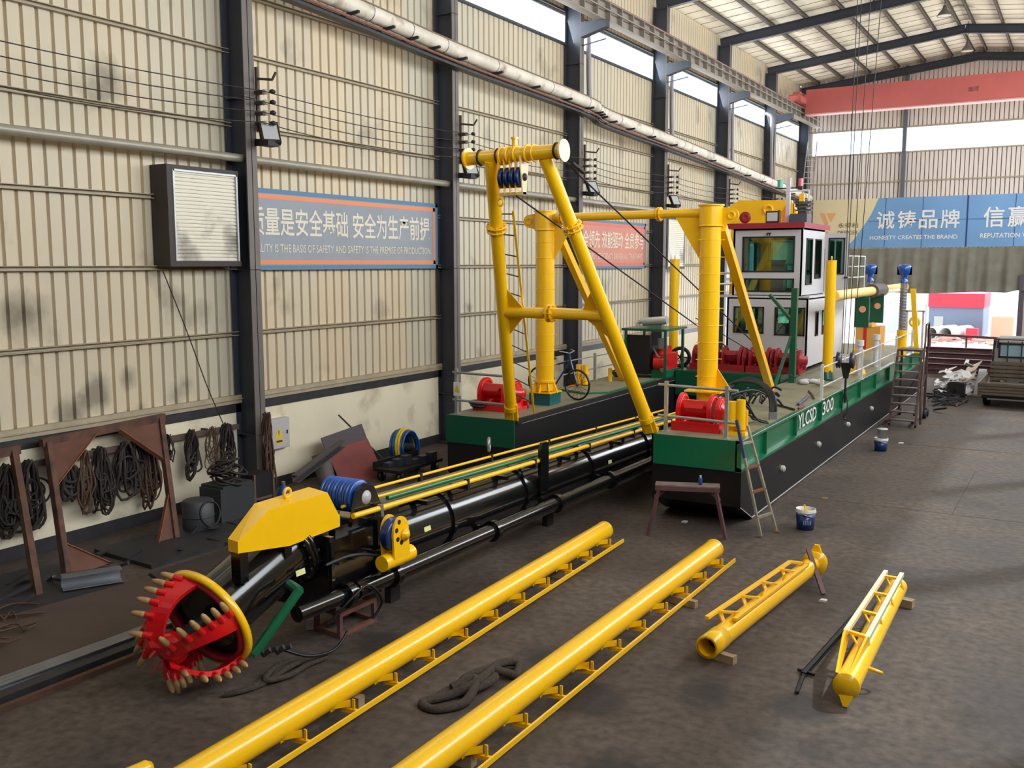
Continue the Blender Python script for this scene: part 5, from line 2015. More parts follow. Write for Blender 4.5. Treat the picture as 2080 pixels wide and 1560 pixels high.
b.tube([(HXY[0] + 0.0, HXY[1] + 0.03, 1.5), (HXY[0] - 0.06, HXY[1] + 0.03, 1.2), (HXY[0] - 0.06, HXY[1] + 0.03, 0.98)], 0.015, 6)
b.tube(arc((HXY[0] + 0.06, HXY[1] + 0.03, 0.88), XV, ZV, 0.06, 1.6, 5.2), 0.018, 6)
b.build('sling_hooks', DSTL, t)

# ------------------------------------------------------------------ things on the hall floor
def long_pipe(name, p, q, lb, side, r=0.135):
    """Long yellow pipe with a flat-bar ladder along one side."""
    p, q = V(*p), V(*q)
    t = root(name, ((p.x + q.x) / 2, (p.y + q.y) / 2, 0), lb, 'pipe', 'long yellow ladder pipes on the floor')
    d = (q - p).normalized()
    sd = V(d.y, -d.x, 0) * side
    b = MB()
    b.pipe(p, q, r, r - 0.02, 28)
    b.lathe(q - d * 0.06, d, [(0, r), (0, r + 0.004), (0.06, r + 0.004), (0.06, 0)], 28)
    b.build('tube', YEL, t)
    b = MB()
    b.cyl(q + d * 0.0 + V(0.03, 0, 0.05) , q + d * 0.004 + V(0.03, 0, 0.05), 0.012, n=8)
    b.build('vent_hole', MBLK, t)
    ra, rb = p + sd * 0.30 + V(0, 0, 0.12 - p.z), q + sd * 0.30 + V(0, 0, 0.12 - q.z) + d * 0.02
    b = MB()
    b.bar(ra, rb, 0.022, 0.05)
    b.build('ladder_rail', YEL, t)
    L = (q - p).length
    k = 0
    s = L - 0.35
    while s > 0.2:
        c = p + d * s
        b = MB()
        b.bar(c + sd * 0.10 + V(0, 0, 0.10 - c.z), c + sd * 0.30 + V(0, 0, 0.12 - c.z), 0.035, 0.035)
        b.bar(c + sd * 0.235 + V(0, 0, 0.10 - c.z), c + sd * 0.235 + V(0, 0, 0.23 - c.z), 0.03, 0.012)
        b.prism([c + sd * 0.09 + V(0, 0, -0.13), c + sd * 0.20 + V(0, 0, -0.13), c + sd * 0.20 + V(0, 0, -0.06), c + sd * 0.115 - d * 0.12 + V(0, 0, -0.06), c + sd * 0.09 - d * 0.16 + V(0, 0, -0.12)], (0, 0, 0.03))
        b.build('ladder_rung', YEL, t)
        s -= 0.68
        k += 1
    return t


long_pipe('ladder_pipe', (-5.87, 3.9, 0.25), (-6.13, 13.2, 0.25), 'long yellow pipe with a side ladder, next to the black boom', 1)
long_pipe('ladder_pipe', (-4.42, 3.9, 0.25), (-4.36, 13.1, 0.25), 'long yellow pipe with a side ladder, pointing at the trestle bench', 1)
b = MB()
b.cyl((-6.62, 4.2, 0.13), (-6.5, 5.02, 0.13), 0.075, n=16)
b.lathe((-6.5, 5.02, 0.13), (0.15, 1, 0), [(0, 0.075), (0.04, 0.05), (0.06, 0.0)], 16)
tag(b.build('yellow_pipe', YEL), 'short yellow pipe end at the bottom edge left of the long yellow pipes', 'pipe')
for p, lb in (((-6.08, 11.5), 'wood block under the far part of the pipe next to the boom'), ((-6.0, 7.0), 'wood block under the near part of the pipe next to the boom'), ((-4.2, 11.33), 'pale timber stick poking out from under the pipe that points at the bench'), ((-4.44, 6.6), 'wood block under the near part of the pipe that points at the bench')):
    b = MB()
    if p[1] == 11.33:
        b.bar((-4.55, 11.4, 0.05), (-3.97, 11.29, 0.05), 0.08, 0.09)
    else:
        b.bar((p[0] - 0.2, p[1], 0.055), (p[0] + 0.15, p[1] + 0.02, 0.055), 0.1, 0.11)
    tag(b.build('timber_block', WOOD), lb, 'timber', 'timber blocks under the yellow pipes')

# short open-ended pipe with a ladder on its back
t = root('short_ladder_pipe', (-3.1, 11.4, 0), 'short yellow pipe with an open end, ladder frame and flanged head', 'pipe')
pa, pb = V(-3.27, 9.66, 0.21), V(-2.98, 12.9, 0.24)
d = (pb - pa).normalized()
b = MB()
b.pipe(pa, pb, 0.118, 0.098, 28)
b.lathe(pa, d, [(0.0, 0.098), (0, 0.128), (0.35, 0.128), (0.35, 0.118)], 28)
b.build('tube', YEL, t)
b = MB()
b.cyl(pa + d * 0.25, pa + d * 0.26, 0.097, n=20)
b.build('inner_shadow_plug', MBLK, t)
b = MB()
b.cyl(pb, pb + d * 0.22, 0.09, n=20)
b.lathe(pb + d * 0.2, d, [(0, 0), (0, 0.17), (0.05, 0.17), (0.06, 0.12), (0.20, 0.10), (0.22, 0)], 22)
b.prism([pb + d * 0.26 + V(-0.09, 0, 0.10), pb + d * 0.26 + V(0.09, 0, 0.10), pb + d * 0.26 + V(0.04, 0, 0.25), pb + d * 0.26 + V(-0.02, 0, 0.25)], d * 0.05)
b.sphere(pb + d * 0.33, 0.15, 1, 0.7, 1, 16, 10)
b.build('flange_head', YEL, t)
r1a, r1b = V(-3.40, 10.02, 0.40), V(-3.13, 12.5, 0.41)
r2a, r2b = V(-3.14, 10.2, 0.37), V(-2.93, 12.6, 0.37)
b = MB()
b.bar(r1a, r1b, 0.05, 0.03)
b.build('ladder_rail', YELP if False else YEL, t)
b = MB()
b.bar(r2a, r2b, 0.05, 0.03)
b.bar(r1b, r2b + d * 0.05, 0.05, 0.03)
b.build('ladder_rail', YEL, t)
for k in range(4):
    s = 0.1 + 0.85 * k / 3.4
    p, q = r1a.lerp(r1b, s), r2a.lerp(r2b, s)
    b = MB()
    b.bar(p, q, 0.035, 0.025)
    b.bar(p + V(0.02, 0.04, 0), V(p.x + 0.09, p.y + 0.04, 0.24), 0.015, 0.09, (0, 1, 0))
    b.build('ladder_rung', YEL, t)
for s in (0.2, 0.45, 0.68, 0.9):
    c = pa.lerp(pb, s)
    b = MB()
    b.prism([c + V(0.01, 0, 0.115), c + V(0.06, 0.07, 0.10), c + V(0.03, 0.02, 0.20)], (0.02, -0.02, 0))
    b.build('lug', YEL, t)
b = MB()
b.bar((-3.45, 9.95, 0.045), (-3.02, 9.86, 0.045), 0.09, 0.09)
tag(b.build('timber_block', WOOD), 'wood block under the open end of the short yellow pipe', 'timber', 'timber blocks under the yellow pipes')
b = MB()
b.bar((-3.02, 13.0, 0.47), (-2.70, 12.58, 0.02), 0.06, 0.03)
tag(b.build('steel_strip', MAROON), 'dark flat steel strip propped against the head of the short open yellow pipe', 'steel strip')

# short closed pipe with ladder rails coloured as lit
t = root('short_ladder_pipe', (-1.8, 11, 0), 'short yellow pipe with a flat closed end and lit-toned ladder rails, rightmost on the floor', 'pipe')
pa, pb = V(-1.77, 9.42, 0.22), V(-1.83, 12.75, 0.22)
d = (pb - pa).normalized()
b = MB()
b.cyl(pa, pb, 0.118, n=28)
b.lathe(pa, -d, [(0, 0.118), (0, 0.13), (0.03, 0.13), (0.03, 0)], 28)
b.build('tube', YEL, t)
b = MB()
b.prism([pa + V(-0.07, -0.03, -0.09), pa + V(0.07, -0.03, -0.09), pa + V(0.025, -0.05, -0.20), pa + V(-0.02, -0.05, -0.20)], (0, 0.03, 0))
b.build('end_lug', YEL, t)
b = MB()
b.torus(pa + V(0.17, 0.55, -0.02), (0.2, 0.4, 1), 0.06, 0.018, 14, 6)
b.build('side_eye', YEL, t)
r1a, r1b = V(-1.97, 10.3, 0.42), V(-1.96, 12.65, 0.42)
r2a, r2b = V(-1.74, 10.22, 0.42), V(-1.77, 12.65, 0.42)
for p, q in ((r1a, r1b), (r2a, r2b)):
    b = MB()
    b.bar(p, q, 0.05, 0.05)
    b.build('ladder_rail', mat('lit_rail_yellow', (246, 228, 190), 0.22, coat=0.6) if 'lit_rail_yellow' not in MATS else MATS['lit_rail_yellow'], t)  # pale colour paints the light falling on these yellow rails
    b = MB()
    e = V(p.x * 0.5 - 1.77 * 0.5, 9.5, 0.31)
    b.prism([p + V(-0.012, 0, 0.03), p + V(-0.012, 0.12, -0.12), V(e.x - 0.012, 9.5, 0.28), V(e.x - 0.012, 9.42, 0.33), p + V(-0.012, -0.1, 0.02)], (0.024, 0, 0))
    b.build('rail_foot_plate', YEL, t)
for k in range(4):
    s = 0.02 + 0.9 * k / 3
    p, q = r1a.lerp(r1b, s), r2a.lerp(r2b, s)
    b = MB()
    b.bar(p, q, 0.05, 0.03)
    b.bar(p + V(0.01, 0.05, 0), V(-1.86, p.y + 0.05, 0.26), 0.05, 0.015)
    b.bar(q + V(-0.01, 0.05, 0), V(-1.72, q.y + 0.05, 0.28), 0.05, 0.015)
    b.build('ladder_rung', YEL, t)
b = MB()
b.bar((-2.0, 12.72, 0.055), (-1.62, 12.66, 0.055), 0.12, 0.1)
tag(b.build('timber_block', WOOD), 'wood block under the far end of the rightmost short yellow pipe', 'timber', 'timber blocks under the yellow pipes')
b = MB()
b.channel((-2.30, 9.9, 0.03), (-2.17, 12.1, 0.03), 0.055, 0.05, 0.010)
b.bar((-2.30, 9.95, 0.03), (-2.25, 9.45, 0.02), 0.03, 0.03)
b.bar((-2.38, 10.0, 0.03), (-2.2, 9.95, 0.03), 0.03, 0.03)
tag(b.build('steel_bar', MBLK), 'black steel bar lying left of the rightmost short yellow pipe', 'bar')

# leaning ladder
t = root('leaning_ladder', (-4.35, 15.1, 0), 'worn aluminium ladder leaning on the front corner of the right pontoon', 'ladder')
f0, f1, t0_, t1_ = V(-4.19, 14.86, 0.02), V(-4.06, 15.28, 0.02), V(-4.585, 14.72, 1.86), V(-4.575, 15.26, 1.70)
for p, q in ((f0, t0_), (f1, t1_)):
    b = MB()
    b.bar(p, q, 0.055, 0.035, (1, 0, 0.4))
    b.build('rail', LADR, t)
b = MB()
b.bar(f0.lerp(t0_, 0.68), t0_ + (t0_ - f0) * 0.005, 0.062, 0.042, (1, 0, 0.4))
b.build('blue_sleeve', mat('slate_blue_sleeve', (62, 68, 100), 0.5), t)
for s in (0.16, 0.38, 0.59, 0.80):
    b = MB()
    b.bar(f0.lerp(t0_, s), f1.lerp(t1_, s * 1.06), 0.05, 0.035)
    b.build('rung', WOODB if s > 0.3 and s < 0.7 else LADR, t)

# trestle bench
t = root('trestle_bench', (-5.27, 14.4, 0), 'weathered brown trestle bench with splayed legs before the right pontoon', 'bench')
e0, e1 = V(-5.75, 14.28, 0), V(-4.80, 14.62, 0)
bd = (e1 - e0).normalized()
nd = V(-bd.y, bd.x, 0)
for k in (-1, 0, 1):
    b = MB()
    b.bar(e0 + nd * 0.09 * k + V(0, 0, 0.80), e1 + nd * 0.09 * k + V(0, 0, 0.80), 0.082, 0.03)
    b.build('top_board', mat('mauve_wood', (122, 104, 98), 0.8, var=0.25, scale=6) if 'mauve_wood' not in MATS else MATS['mauve_wood'], t)
b = MB()
for s in (-1, 1):
    b.bar(e0 + nd * 0.12 * s + V(0, 0, 0.76), e1 + nd * 0.12 * s + V(0, 0, 0.76), 0.025, 0.07)
b.build('top_frame', MAROON, t)
for e, s in ((e0, 1), (e1, -1)):
    for k in (-1, 1):
        b = MB()
        b.bar(e + bd * 0.07 * s + nd * 0.10 * k + V(0, 0, 0.78), e - bd * 0.10 * s + nd * 0.20 * k + V(0, 0, 0.0), 0.048, 0.045, (0, 1, 0.1))
        b.build('leg', MAROON, t)
    b = MB()
    for z, w_ in ((0.58, 0.125), (0.36, 0.15)):
        b.bar(e + nd * w_ + V(0, 0, z), e - nd * w_ + V(0, 0, z), 0.03, 0.03)
    b.bar(e + bd * 0.05 * s + V(0, 0, 0.6), e + bd * 0.22 * s + V(0, 0, 0.76), 0.03, 0.03)
    b.build('leg_brace', MAROON, t)
c = e1 + (e0 - e1) * 0.30 + V(0, 0, 0.815)
t = root('spray_can', c, 'small blue can standing on the trestle bench', 'can')
b = MB()
b.lathe(c, ZV, [(0, 0), (0, 0.03), (0.10, 0.03), (0.12, 0.018)], 14)
b.build('body', BLU, t)
b = MB()
b.cyl(c + V(0, 0, 0.12), c + V(0, 0, 0.15), 0.017, n=10)
b.build('cap', WHT, t)


def bucket(loc, lb, h, r, m, paint=None):
    t = root('paint_bucket', loc, lb, 'bucket')
    c = V(*loc)
    b = MB()
    b.lathe(c, ZV, [(0, 0), (0, r * 0.88), (h * 0.76, r * 0.98), (h * 0.76, r * 0.9), (0.01, r * 0.8), (0.01, 0)], 28)
    b.build('label_wrap', m, t)
    b = MB()
    b.lathe(c, ZV, [(h * 0.76, r * 0.98), (h * 0.78, r * 1.0), (h, r * 1.04), (h, r * 0.97), (h * 0.55, r * 0.92)], 28)
    b.torus(c + V(0, 0, h * 0.86), ZV, r * 1.04, 0.008, 28, 6)
    b.build('rim', WHT, t)
    if paint:
        b = MB()
        b.lathe(c, ZV, [(h * 0.86, 0), (h * 0.86, r * 0.96)], 28)
        b.build('paint', paint, t)
    b = MB()
    b.tube(arc(c + V(0, 0, h * 0.85), V(0.2, 0.98, 0), V(0.85, -0.2, -0.4), r * 1.08, 0, math.pi, 12), 0.007, 6)
    b.build('handle', STEEL, t)
    return t


bk = bucket((-3.71, 15.72, 0), 'blue and white paint bucket full of yellow paint on the open floor', 0.34, 0.155, DBLU, YEL)
b = MB()
b.bar((-3.70, 15.72, 0.24), (-3.74, 15.74, 0.40), 0.02, 0.02)
b.build('stirring_stick', YEL, bk)
b = MB()
for k in range(5):
    a = -1.5 + k * 0.18
    b.box(-3.71 + 0.15 * math.cos(a) * 1.0 - 0.004, 15.72 + 0.15 * math.sin(a) - 0.02, 0.10, -3.71 + 0.15 * math.cos(a) + 0.004, 15.72 + 0.15 * math.sin(a) + 0.01, 0.17)
b.build('label_print', mat('pale_label_print', (150, 166, 196), 0.5), bk)
bucket((-3.86, 23.35, 0), 'dark blue bucket standing by the hull near the stairs', 0.3, 0.15, DBLU)
t = root('paint_pot', (-3.84, 23.35, 0.30), 'white metal pot stacked in the dark blue bucket near the stairs', 'pot')
b = MB()
b.lathe((-3.84, 23.35, 0.30), ZV, [(0, 0), (0, 0.10), (0.2, 0.11), (0.2, 0.125), (0.22, 0.125), (0.22, 0.0)], 22)
b.build('body', WHT, t)
b = MB()
b.tube(arc((-3.84, 23.35, 0.5), V(1, 0, 0), ZV, 0.12, 0, math.pi, 10), 0.008, 6)
b.build('handle', MBLK, t)

# boarding stairs
t = root('boarding_stairs', (-4.0, 28, 0), 'brown steel boarding stairs on castors against the right pontoon side', 'stairs')
sb0, sb1 = V(-4.28, 27.0, 0.06), V(-3.62, 26.9, 0.06)
st0, st1 = V(-4.40, 28.7, 1.88), V(-3.78, 28.65, 1.88)
for p, q, nm in ((sb0, st0, 'stringer'), (sb1, st1, 'stringer')):
    b = MB()
    b.bar(p, q, 0.05, 0.11, (0, -1, 1))
    b.build(nm, BRONZE, t)
for k in range(9):
    s = 0.06 + 0.86 * k / 8
    p, q = sb0.lerp(st0, s), sb1.lerp(st1, s)
    b = MB()
    b.prism([p + V(0, -0.11, 0), q + V(0, -0.11, 0), q + V(0, 0.1, 0), p + V(0, 0.1, 0)], (0, 0, 0.03))
    b.build('tread', mat('worn_tread_steel', (116, 104, 104), 0.4, metal=0.4) if 'worn_tread_steel' not in MATS else MATS['worn_tread_steel'], t)
b = MB()
b.prism([st0 + V(0, -0.05, 0), st1 + V(0, -0.05, 0), st1 + V(0, 0.65, 0), st0 + V(0, 0.65, 0)], (0, 0, 0.05))
b.build('platform', BRONZE, t)
b = MB()
for x in (-4.38, -3.72):
    b.bar((x, 29.25, 0.1), (x, 29.25, 1.9), 0.06, 0.06)
    b.bar((x, 27.1, 0.12), (x, 29.3, 0.12), 0.06, 0.06)
b.bar((-3.72, 27.3, 0.3), (-3.72, 29.2, 1.2), 0.04, 0.04)
b.bar((-4.38, 29.25, 0.4), (-3.72, 29.25, 1.5), 0.04, 0.04)
b.build('rear_frame', BRONZE, t)
b = MB()
b.tube([sb1 + V(0.1, 0.15, 0.05), sb1 + V(0.1, 0.0, 0.75), st1 + V(0.08, 0.1, 0.75), st1 + V(0.08, 0.55, 0.78), st1 + V(0.08, 0.6, 0.0)], 0.028, 8)
for s in (0.35, 0.7):
    p = sb1.lerp(st1, s) + V(0.09, 0, 0)
    b.cyl(p, p + V(0, 0, 0.75), 0.022, n=8)
b.build('handrail', BRONZE, t)
for x, y in ((-4.38, 29.3), (-3.66, 29.35), (-3.66, 28.9)):
    b = MB()
    b.lathe((x - 0.04, y, 0.12), XV, [(0, 0), (0, 0.12), (0.08, 0.12), (0.08, 0)], 16)
    b.build('castor_wheel', MBLK, t)

# flatbed truck
t = root('flatbed_truck', (-1.5, 34, 0), 'dusty brown flatbed truck with barred rear cab window at the right of the hall', 'truck')
b = MB()
b.box(-2.62, 32.1, 0.40, -0.85, 35.2, 0.46)
for x in (-2.62, -0.89):
    b.box(x, 32.1, 0.46, x + 0.04, 35.2, 0.74)
b.box(-2.62, 32.06, 0.36, -0.85, 32.10, 0.74)
for k in range(4):
    b.box(-2.64 + 0.02, 32.03, 0.38 + 0.09 * k, -0.85, 32.06, 0.45 + 0.09 * k)
b.build('load_bed', TRUCKM, t)
b = MB()
b.prism([(-2.50, 35.4, 0.55), (-2.50, 35.25, 1.1), (-2.47, 35.35, 1.75), (-2.38, 35.5, 1.88), (-2.38, 36.5, 1.88), (-2.50, 37.0, 1.2), (-2.50, 37.1, 0.55)], (1.64, 0, 0))
cabt = b.build('cab', mat('truck_cab_paint', (128, 124, 118), 0.45, var=0.15, scale=3), t)
b = MB()
b.box(-2.28, 35.28, 1.28, -1.02, 35.36, 1.68)
b.build('rear_window', mat('truck_window', (150, 178, 190), 0.1), cabt)
b = MB()
frame(b, -2.32, -0.98, 35.25, 35.34, 1.24, 1.72, 0.05)
for x in (-2.5, -2.42):
    b.bar((x, 35.3, 0.98), (x + 0.08, 35.36, 1.86), 0.04, 0.04)
b.build('window_seal', MBLK, cabt)
b = MB()
for x in (-2.45, -2.05, -1.65, -1.25, -0.9):
    b.cyl((x, 35.15, 0.46), (x, 35.15, 1.80), 0.02, n=8)
b.tube([(-2.5, 35.15, 0.46), (-2.46, 35.15, 1.84), (-0.88, 35.15, 1.84), (-0.85, 35.15, 0.46)], 0.025, 8)
b.build('window_guard', DSTL, t)
b = MB()
for k in range(5):
    b.box(-2.52, 35.08, 0.5 + 0.13 * k, -0.85, 35.12, 0.6 + 0.13 * k)
b.build('headboard', TRUCKM, t)
b = MB()
b.box(-2.5, 32.12, 0.28, -0.95, 32.25, 0.39)
b.box(-2.2, 32.2, 0.25, -1.2, 37, 0.39)
b.build('chassis', MBLK, t)
b = MB()
b.box(-2.35, 32.07, 0.24, -1.25, 32.1, 0.28)
b.build('bumper_strip', STEEL, t)
for x in (-2.5, -1.1):
    for y in (32.75, 36.3):
        b = MB()
        b.lathe((x, y, 0.3), XV, [(0, 0.1), (0, 0.28), (0.03, 0.3), (0.17, 0.3), (0.2, 0.28), (0.2, 0.1)], 20)
        b.build('wheel', RUB, t)

# scrap heap, box and beams
rs = random.Random(3)
b = MB()
for k in range(120):
    c = V(-3.5 + rs.gauss(0, 0.22), 35.4 + rs.gauss(0, 0.8), 0.1 + abs(rs.gauss(0, 0.27)))
    a = rs.random() * 3.14
    d1 = V(math.cos(a), math.sin(a), rs.uniform(-0.4, 0.6)).normalized() * rs.uniform(0.1, 0.3)
    d2 = V(-math.sin(a), math.cos(a), rs.uniform(-0.5, 0.5)).normalized() * rs.uniform(0.05, 0.16)
    b.prism([c - d1 - d2, c + d1 - d2 * 0.6, c + d1 * 0.8 + d2, c - d1 * 0.7 + d2], (0, 0.01, 0.015))
tag(b.build('scrap_heap', PAPER), 'heap of pale crumpled scrap sheets on the floor between stairs and truck', 'scrap', kind='stuff')
b = MB()
for k in range(40):
    c = V(-3.6 + rs.gauss(0, 0.2), 33.0 + rs.gauss(0, 0.9), 0.04 + abs(rs.gauss(0, 0.12)))
    a = rs.random() * 3.14
    d1 = V(math.cos(a), math.sin(a), rs.uniform(-0.3, 0.3)) * rs.uniform(0.15, 0.35)
    b.bar(c - d1, c + d1, 0.03, 0.05)
tag(b.build('scrap_offcuts', DSTL), 'dark metal offcuts scattered at the foot of the pale scrap heap', 'scrap', kind='stuff')
b = MB()
b.prism([(-3.35, 35.2, 0.55), (-2.95, 35.0, 0.82), (-2.9, 36.6, 0.95), (-3.4, 36.9, 0.66)], (0.02, 0, 0.05))
b.prism([(-3.45, 34.6, 0.3), (-2.95, 34.5, 0.6), (-2.95, 35.4, 0.75), (-3.5, 35.5, 0.5)], (0.0, 0, 0.05))
tag(b.build('wrapping_sheet', mat('beige_wrapping', (206, 186, 168), 0.8)), 'large pale beige wrapping sheet draped on top of the scrap heap', 'sheet')
b = MB()
b.prism([(-2.95, 34.6, 0.0), (-2.68, 34.6, 0.0), (-2.75, 36.9, 0.62), (-3.0, 36.9, 0.62)], (0, 0, 0.06))
tag(b.build('white_board', mat('bluish_white_board', (206, 214, 226), 0.5)), 'bluish white board leaning beside the scrap heap by the truck', 'board')
b = MB()
b.box(-3.62, 33.6, 0, -3.12, 34.0, 0.03)
b.box(-3.62, 33.6, 0.03, -3.60, 34.0, 0.5)
b.box(-3.14, 33.6, 0.03, -3.12, 34.0, 0.5)
b.box(-3.60, 33.6, 0.03, -3.14, 33.62, 0.5)
b.box(-3.60, 33.98, 0.03, -3.14, 34.0, 0.5)
tag(b.build('black_box', MBLK), 'black open box on the floor in front of the scrap heap', 'box')
for k, (z, lb) in enumerate(((0.09, 'lowest long maroon beam of the stack behind the scrap heap'), (0.30, 'second lowest maroon beam of the stack behind the scrap heap'), (0.52, 'middle maroon beam of the stack behind the scrap heap'), (0.74, 'second highest maroon beam of the stack behind the scrap heap'), (0.96, 'topmost maroon beam of the stack behind the scrap heap'))):
    b = MB()
    o = 0.05 * (k % 2)
    b.bar((-5.3 + o, 41 + o, z), (-2.9 + o, 40.9 + o, z), 0.014, 0.18)
    b.bar((-5.3 + o, 41 + o, z + 0.09), (-2.9 + o, 40.9 + o, z + 0.09), 0.2, 0.02)
    b.bar((-5.3 + o, 41 + o, z - 0.09), (-2.9 + o, 40.9 + o, z - 0.09), 0.2, 0.02)
    tag(b.build('steel_beam', MAROON), lb, 'beam', 'maroon beams stacked on the floor')
t = root('gate_rail', (-4.2, 46, 0), 'long maroon rail on posts standing across the hall before the end door', 'railing')
b = MB()
b.bar((-5.8, 46, 1.2), (-2.75, 46, 1.12), 0.08, 0.10)
b.build('top_bar', MAROON, t)
for x in (-5.75, -4.3, -2.8):
    b = MB()
    b.bar((x, 46, 0), (x, 46, 1.2), 0.07, 0.07)
    b.build('rail_post', MAROON, t)

# slings, rag, sticks and bits on the open floor
def sling(pts, wdt, lb, lift=0.02):
    b = MB()
    pts = spline([V(*p) for p in pts], 6)
    b.tube(pts, wdt, 7)
    for v in b.v:
        v.z = max(0.004, v.z * 0.9)
    o = b.build('lifting_sling', ROPE)
    tag(o, lb, 'sling', 'rope slings on the floor')


sling([(-7.15, 6.55, 0.03), (-7.05, 6.75, 0.04), (-7.1, 7.05, 0.05), (-7.05, 7.35, 0.06), (-7.0, 7.62, 0.05), (-6.92, 7.72, 0.04), (-6.95, 7.45, 0.04), (-6.93, 7.15, 0.04), (-7.02, 6.9, 0.07), (-7.12, 7.2, 0.1), (-7.08, 7.55, 0.05), (-7.0, 7.2, 0.09), (-7.03, 6.85, 0.03), (-7.1, 6.6, 0.04), (-7.18, 6.5, 0.03)], 0.034, 'brown rope sling lying left of the two long pipes, in front of the cutter')
sling([(-5.3, 7.45, 0.03), (-5.28, 7.75, 0.04), (-5.15, 8.05, 0.06), (-5.02, 8.15, 0.08), (-5.0, 7.95, 0.08), (-5.1, 7.72, 0.07), (-5.22, 7.9, 0.11), (-5.12, 8.2, 0.12), (-4.98, 8.3, 0.07), (-4.88, 8.35, 0.05), (-5.0, 8.6, 0.06), (-5.12, 8.4, 0.1), (-5.05, 7.85, 0.13), (-5.2, 7.6, 0.05), (-5.36, 7.35, 0.03), (-5.15, 7.3, 0.03), (-4.98, 7.55, 0.06), (-5.1, 7.9, 0.14), (-5.25, 7.7, 0.08)], 0.05, 'tangled dark rope sling lying between the two long yellow pipes')
b = MB()
b.prism([(-6.3, 8.55, 0.0), (-6.12, 8.5, 0.0), (-6.10, 8.62, 0.0), (-6.2, 8.75, 0.0), (-6.3, 8.7, 0.0)], (0.02, 0.0, 0.05))
b.prism([(-6.32, 8.6, 0.04), (-6.18, 8.55, 0.03), (-6.2, 8.72, 0.06)], (0.0, 0.02, 0.04))
tag(b.build('blue_rag', RAG), 'crumpled pale blue rag on the floor left of the long pipes', 'rag')
for p, s, m_, lb in (((-6.05, 12.35), 0.05, PAPER, 'scrap of white paper right of the far end of the pipe by the boom'), ((-2.66, 12.35), 0.05, PAPER, 'scrap of white paper on the floor by the dark strip'), ((-3.9, 17.9), 0.06, WOOD, 'small wood scrap on the floor beyond the yellow paint bucket'),
                    ((-4.05, 15.25), 0.05, WOODB, 'brown chip on the floor before the yellow paint bucket'), ((-5.55, 15.1), 0.05, PAPER, 'white scrap under the trestle bench'), ((-3.6, 24.5), 0.06, PAPER, 'white scrap on the floor by the dark blue bucket')):
    b = MB()
    b.prism([(p[0] - s, p[1] - s * 0.6, 0), (p[0] + s, p[1] - s * 0.5, 0), (p[0] + s * 0.7, p[1] + s, 0), (p[0] - s * 0.6, p[1] + s * 0.8, 0)], (s * 0.2, 0, s * 0.5))
    tag(b.build('floor_scrap', m_), lb, 'scrap', 'scraps on the floor')

# angle-iron crate below the boom head
t = root('angle_iron_crate', (-7.45, 8.55, 0), 'rusty angle-iron crate on the floor below the boom head', 'crate')
A, B2, C2 = V(-7.20, 8.28, 0), V(-7.18, 8.88, 0), V(-7.62, 8.36, 0)
D2 = B2 + C2 - A
b = MB()
for z in (0.03, 0.28):
    for p, q in ((A, B2), (B2, D2), (D2, C2), (C2, A)):
        b.bar(p + V(0, 0, z), q + V(0, 0, z), 0.05, 0.05)
b.build('frame_bars', mat('red_rust', (112, 70, 58), 0.7, var=0.2), t)
for p in (A, B2, C2, D2):
    b = MB()
    b.bar(p, p + V(0, 0, 0.3), 0.05, 0.05)
    b.build('corner_post', MAROON, t)
b = MB()
b.bar((-7.86, 8.5, 0.06), (-7.68, 8.3, 0.06), 0.09, 0.12)
tag(b.build('pale_block', mat('pale_grey_block', (170, 166, 168), 0.7)), 'pale grey block beside the rusty crate under the boom', 'block')

# ------------------------------------------------------------------ along the left wall
t = root('cable_hanger_rail', (-13.2, 9, 1.4), 'brown rail along the cream wall that the cable bundles hang from', 'rail')
b = MB()
b.bar((-13.22, 2, 1.42), (-13.22, 12.55, 1.36), 0.06, 0.09)
b.build('bar', mat('brown_rail_paint', (96, 78, 70), 0.7), t)
for y in (3, 5.2, 7.4, 9.6, 11.8):
    b = MB()
    b.bar((-13.36, y, 1.41), (-13.2, y, 1.41), 0.04, 0.04)
    b.build('bracket', DSTL, t)


def cable_bundle(y, wd, ln, n, r, lb, m, seed, x=-13.12, z=1.47):
    rr = random.Random(seed)
    b = MB()
    for k in range(n):
        w_ = wd * rr.uniform(0.45, 1.0)
        l_ = ln * rr.uniform(0.6, 1.0)
        o = rr.uniform(-0.3, 0.3) * wd
        xo = rr.uniform(-0.04, 0.10)
        pts = []
        for i in range(18):
            a = 2 * math.pi * i / 18
            s = (1 - math.cos(a)) / 2
            pts.append((x + xo + 0.03 * math.sin(3 * a + k), y + o * s + w_ * 0.5 * math.sin(a) * (0.35 + 0.65 * s), z - l_ * s + 0.02 * math.sin(5 * a + k)))
        b.tube(pts, r * rr.uniform(0.8, 1.2), 5, True)
    for k in range(max(2, n // 3)):
        zz = z - ln * rr.uniform(0.35, 0.75)
        b.torus((x + 0.06, y + rr.uniform(-0.2, 0.2) * wd, zz), (1, rr.uniform(-0.4, 0.4), rr.uniform(-0.4, 0.4)), wd * rr.uniform(0.2, 0.4), r * 0.9, 16, 5)
    tag(b.build('cable_bundle', m), lb, 'cable', 'cable bundles on the wall rail')


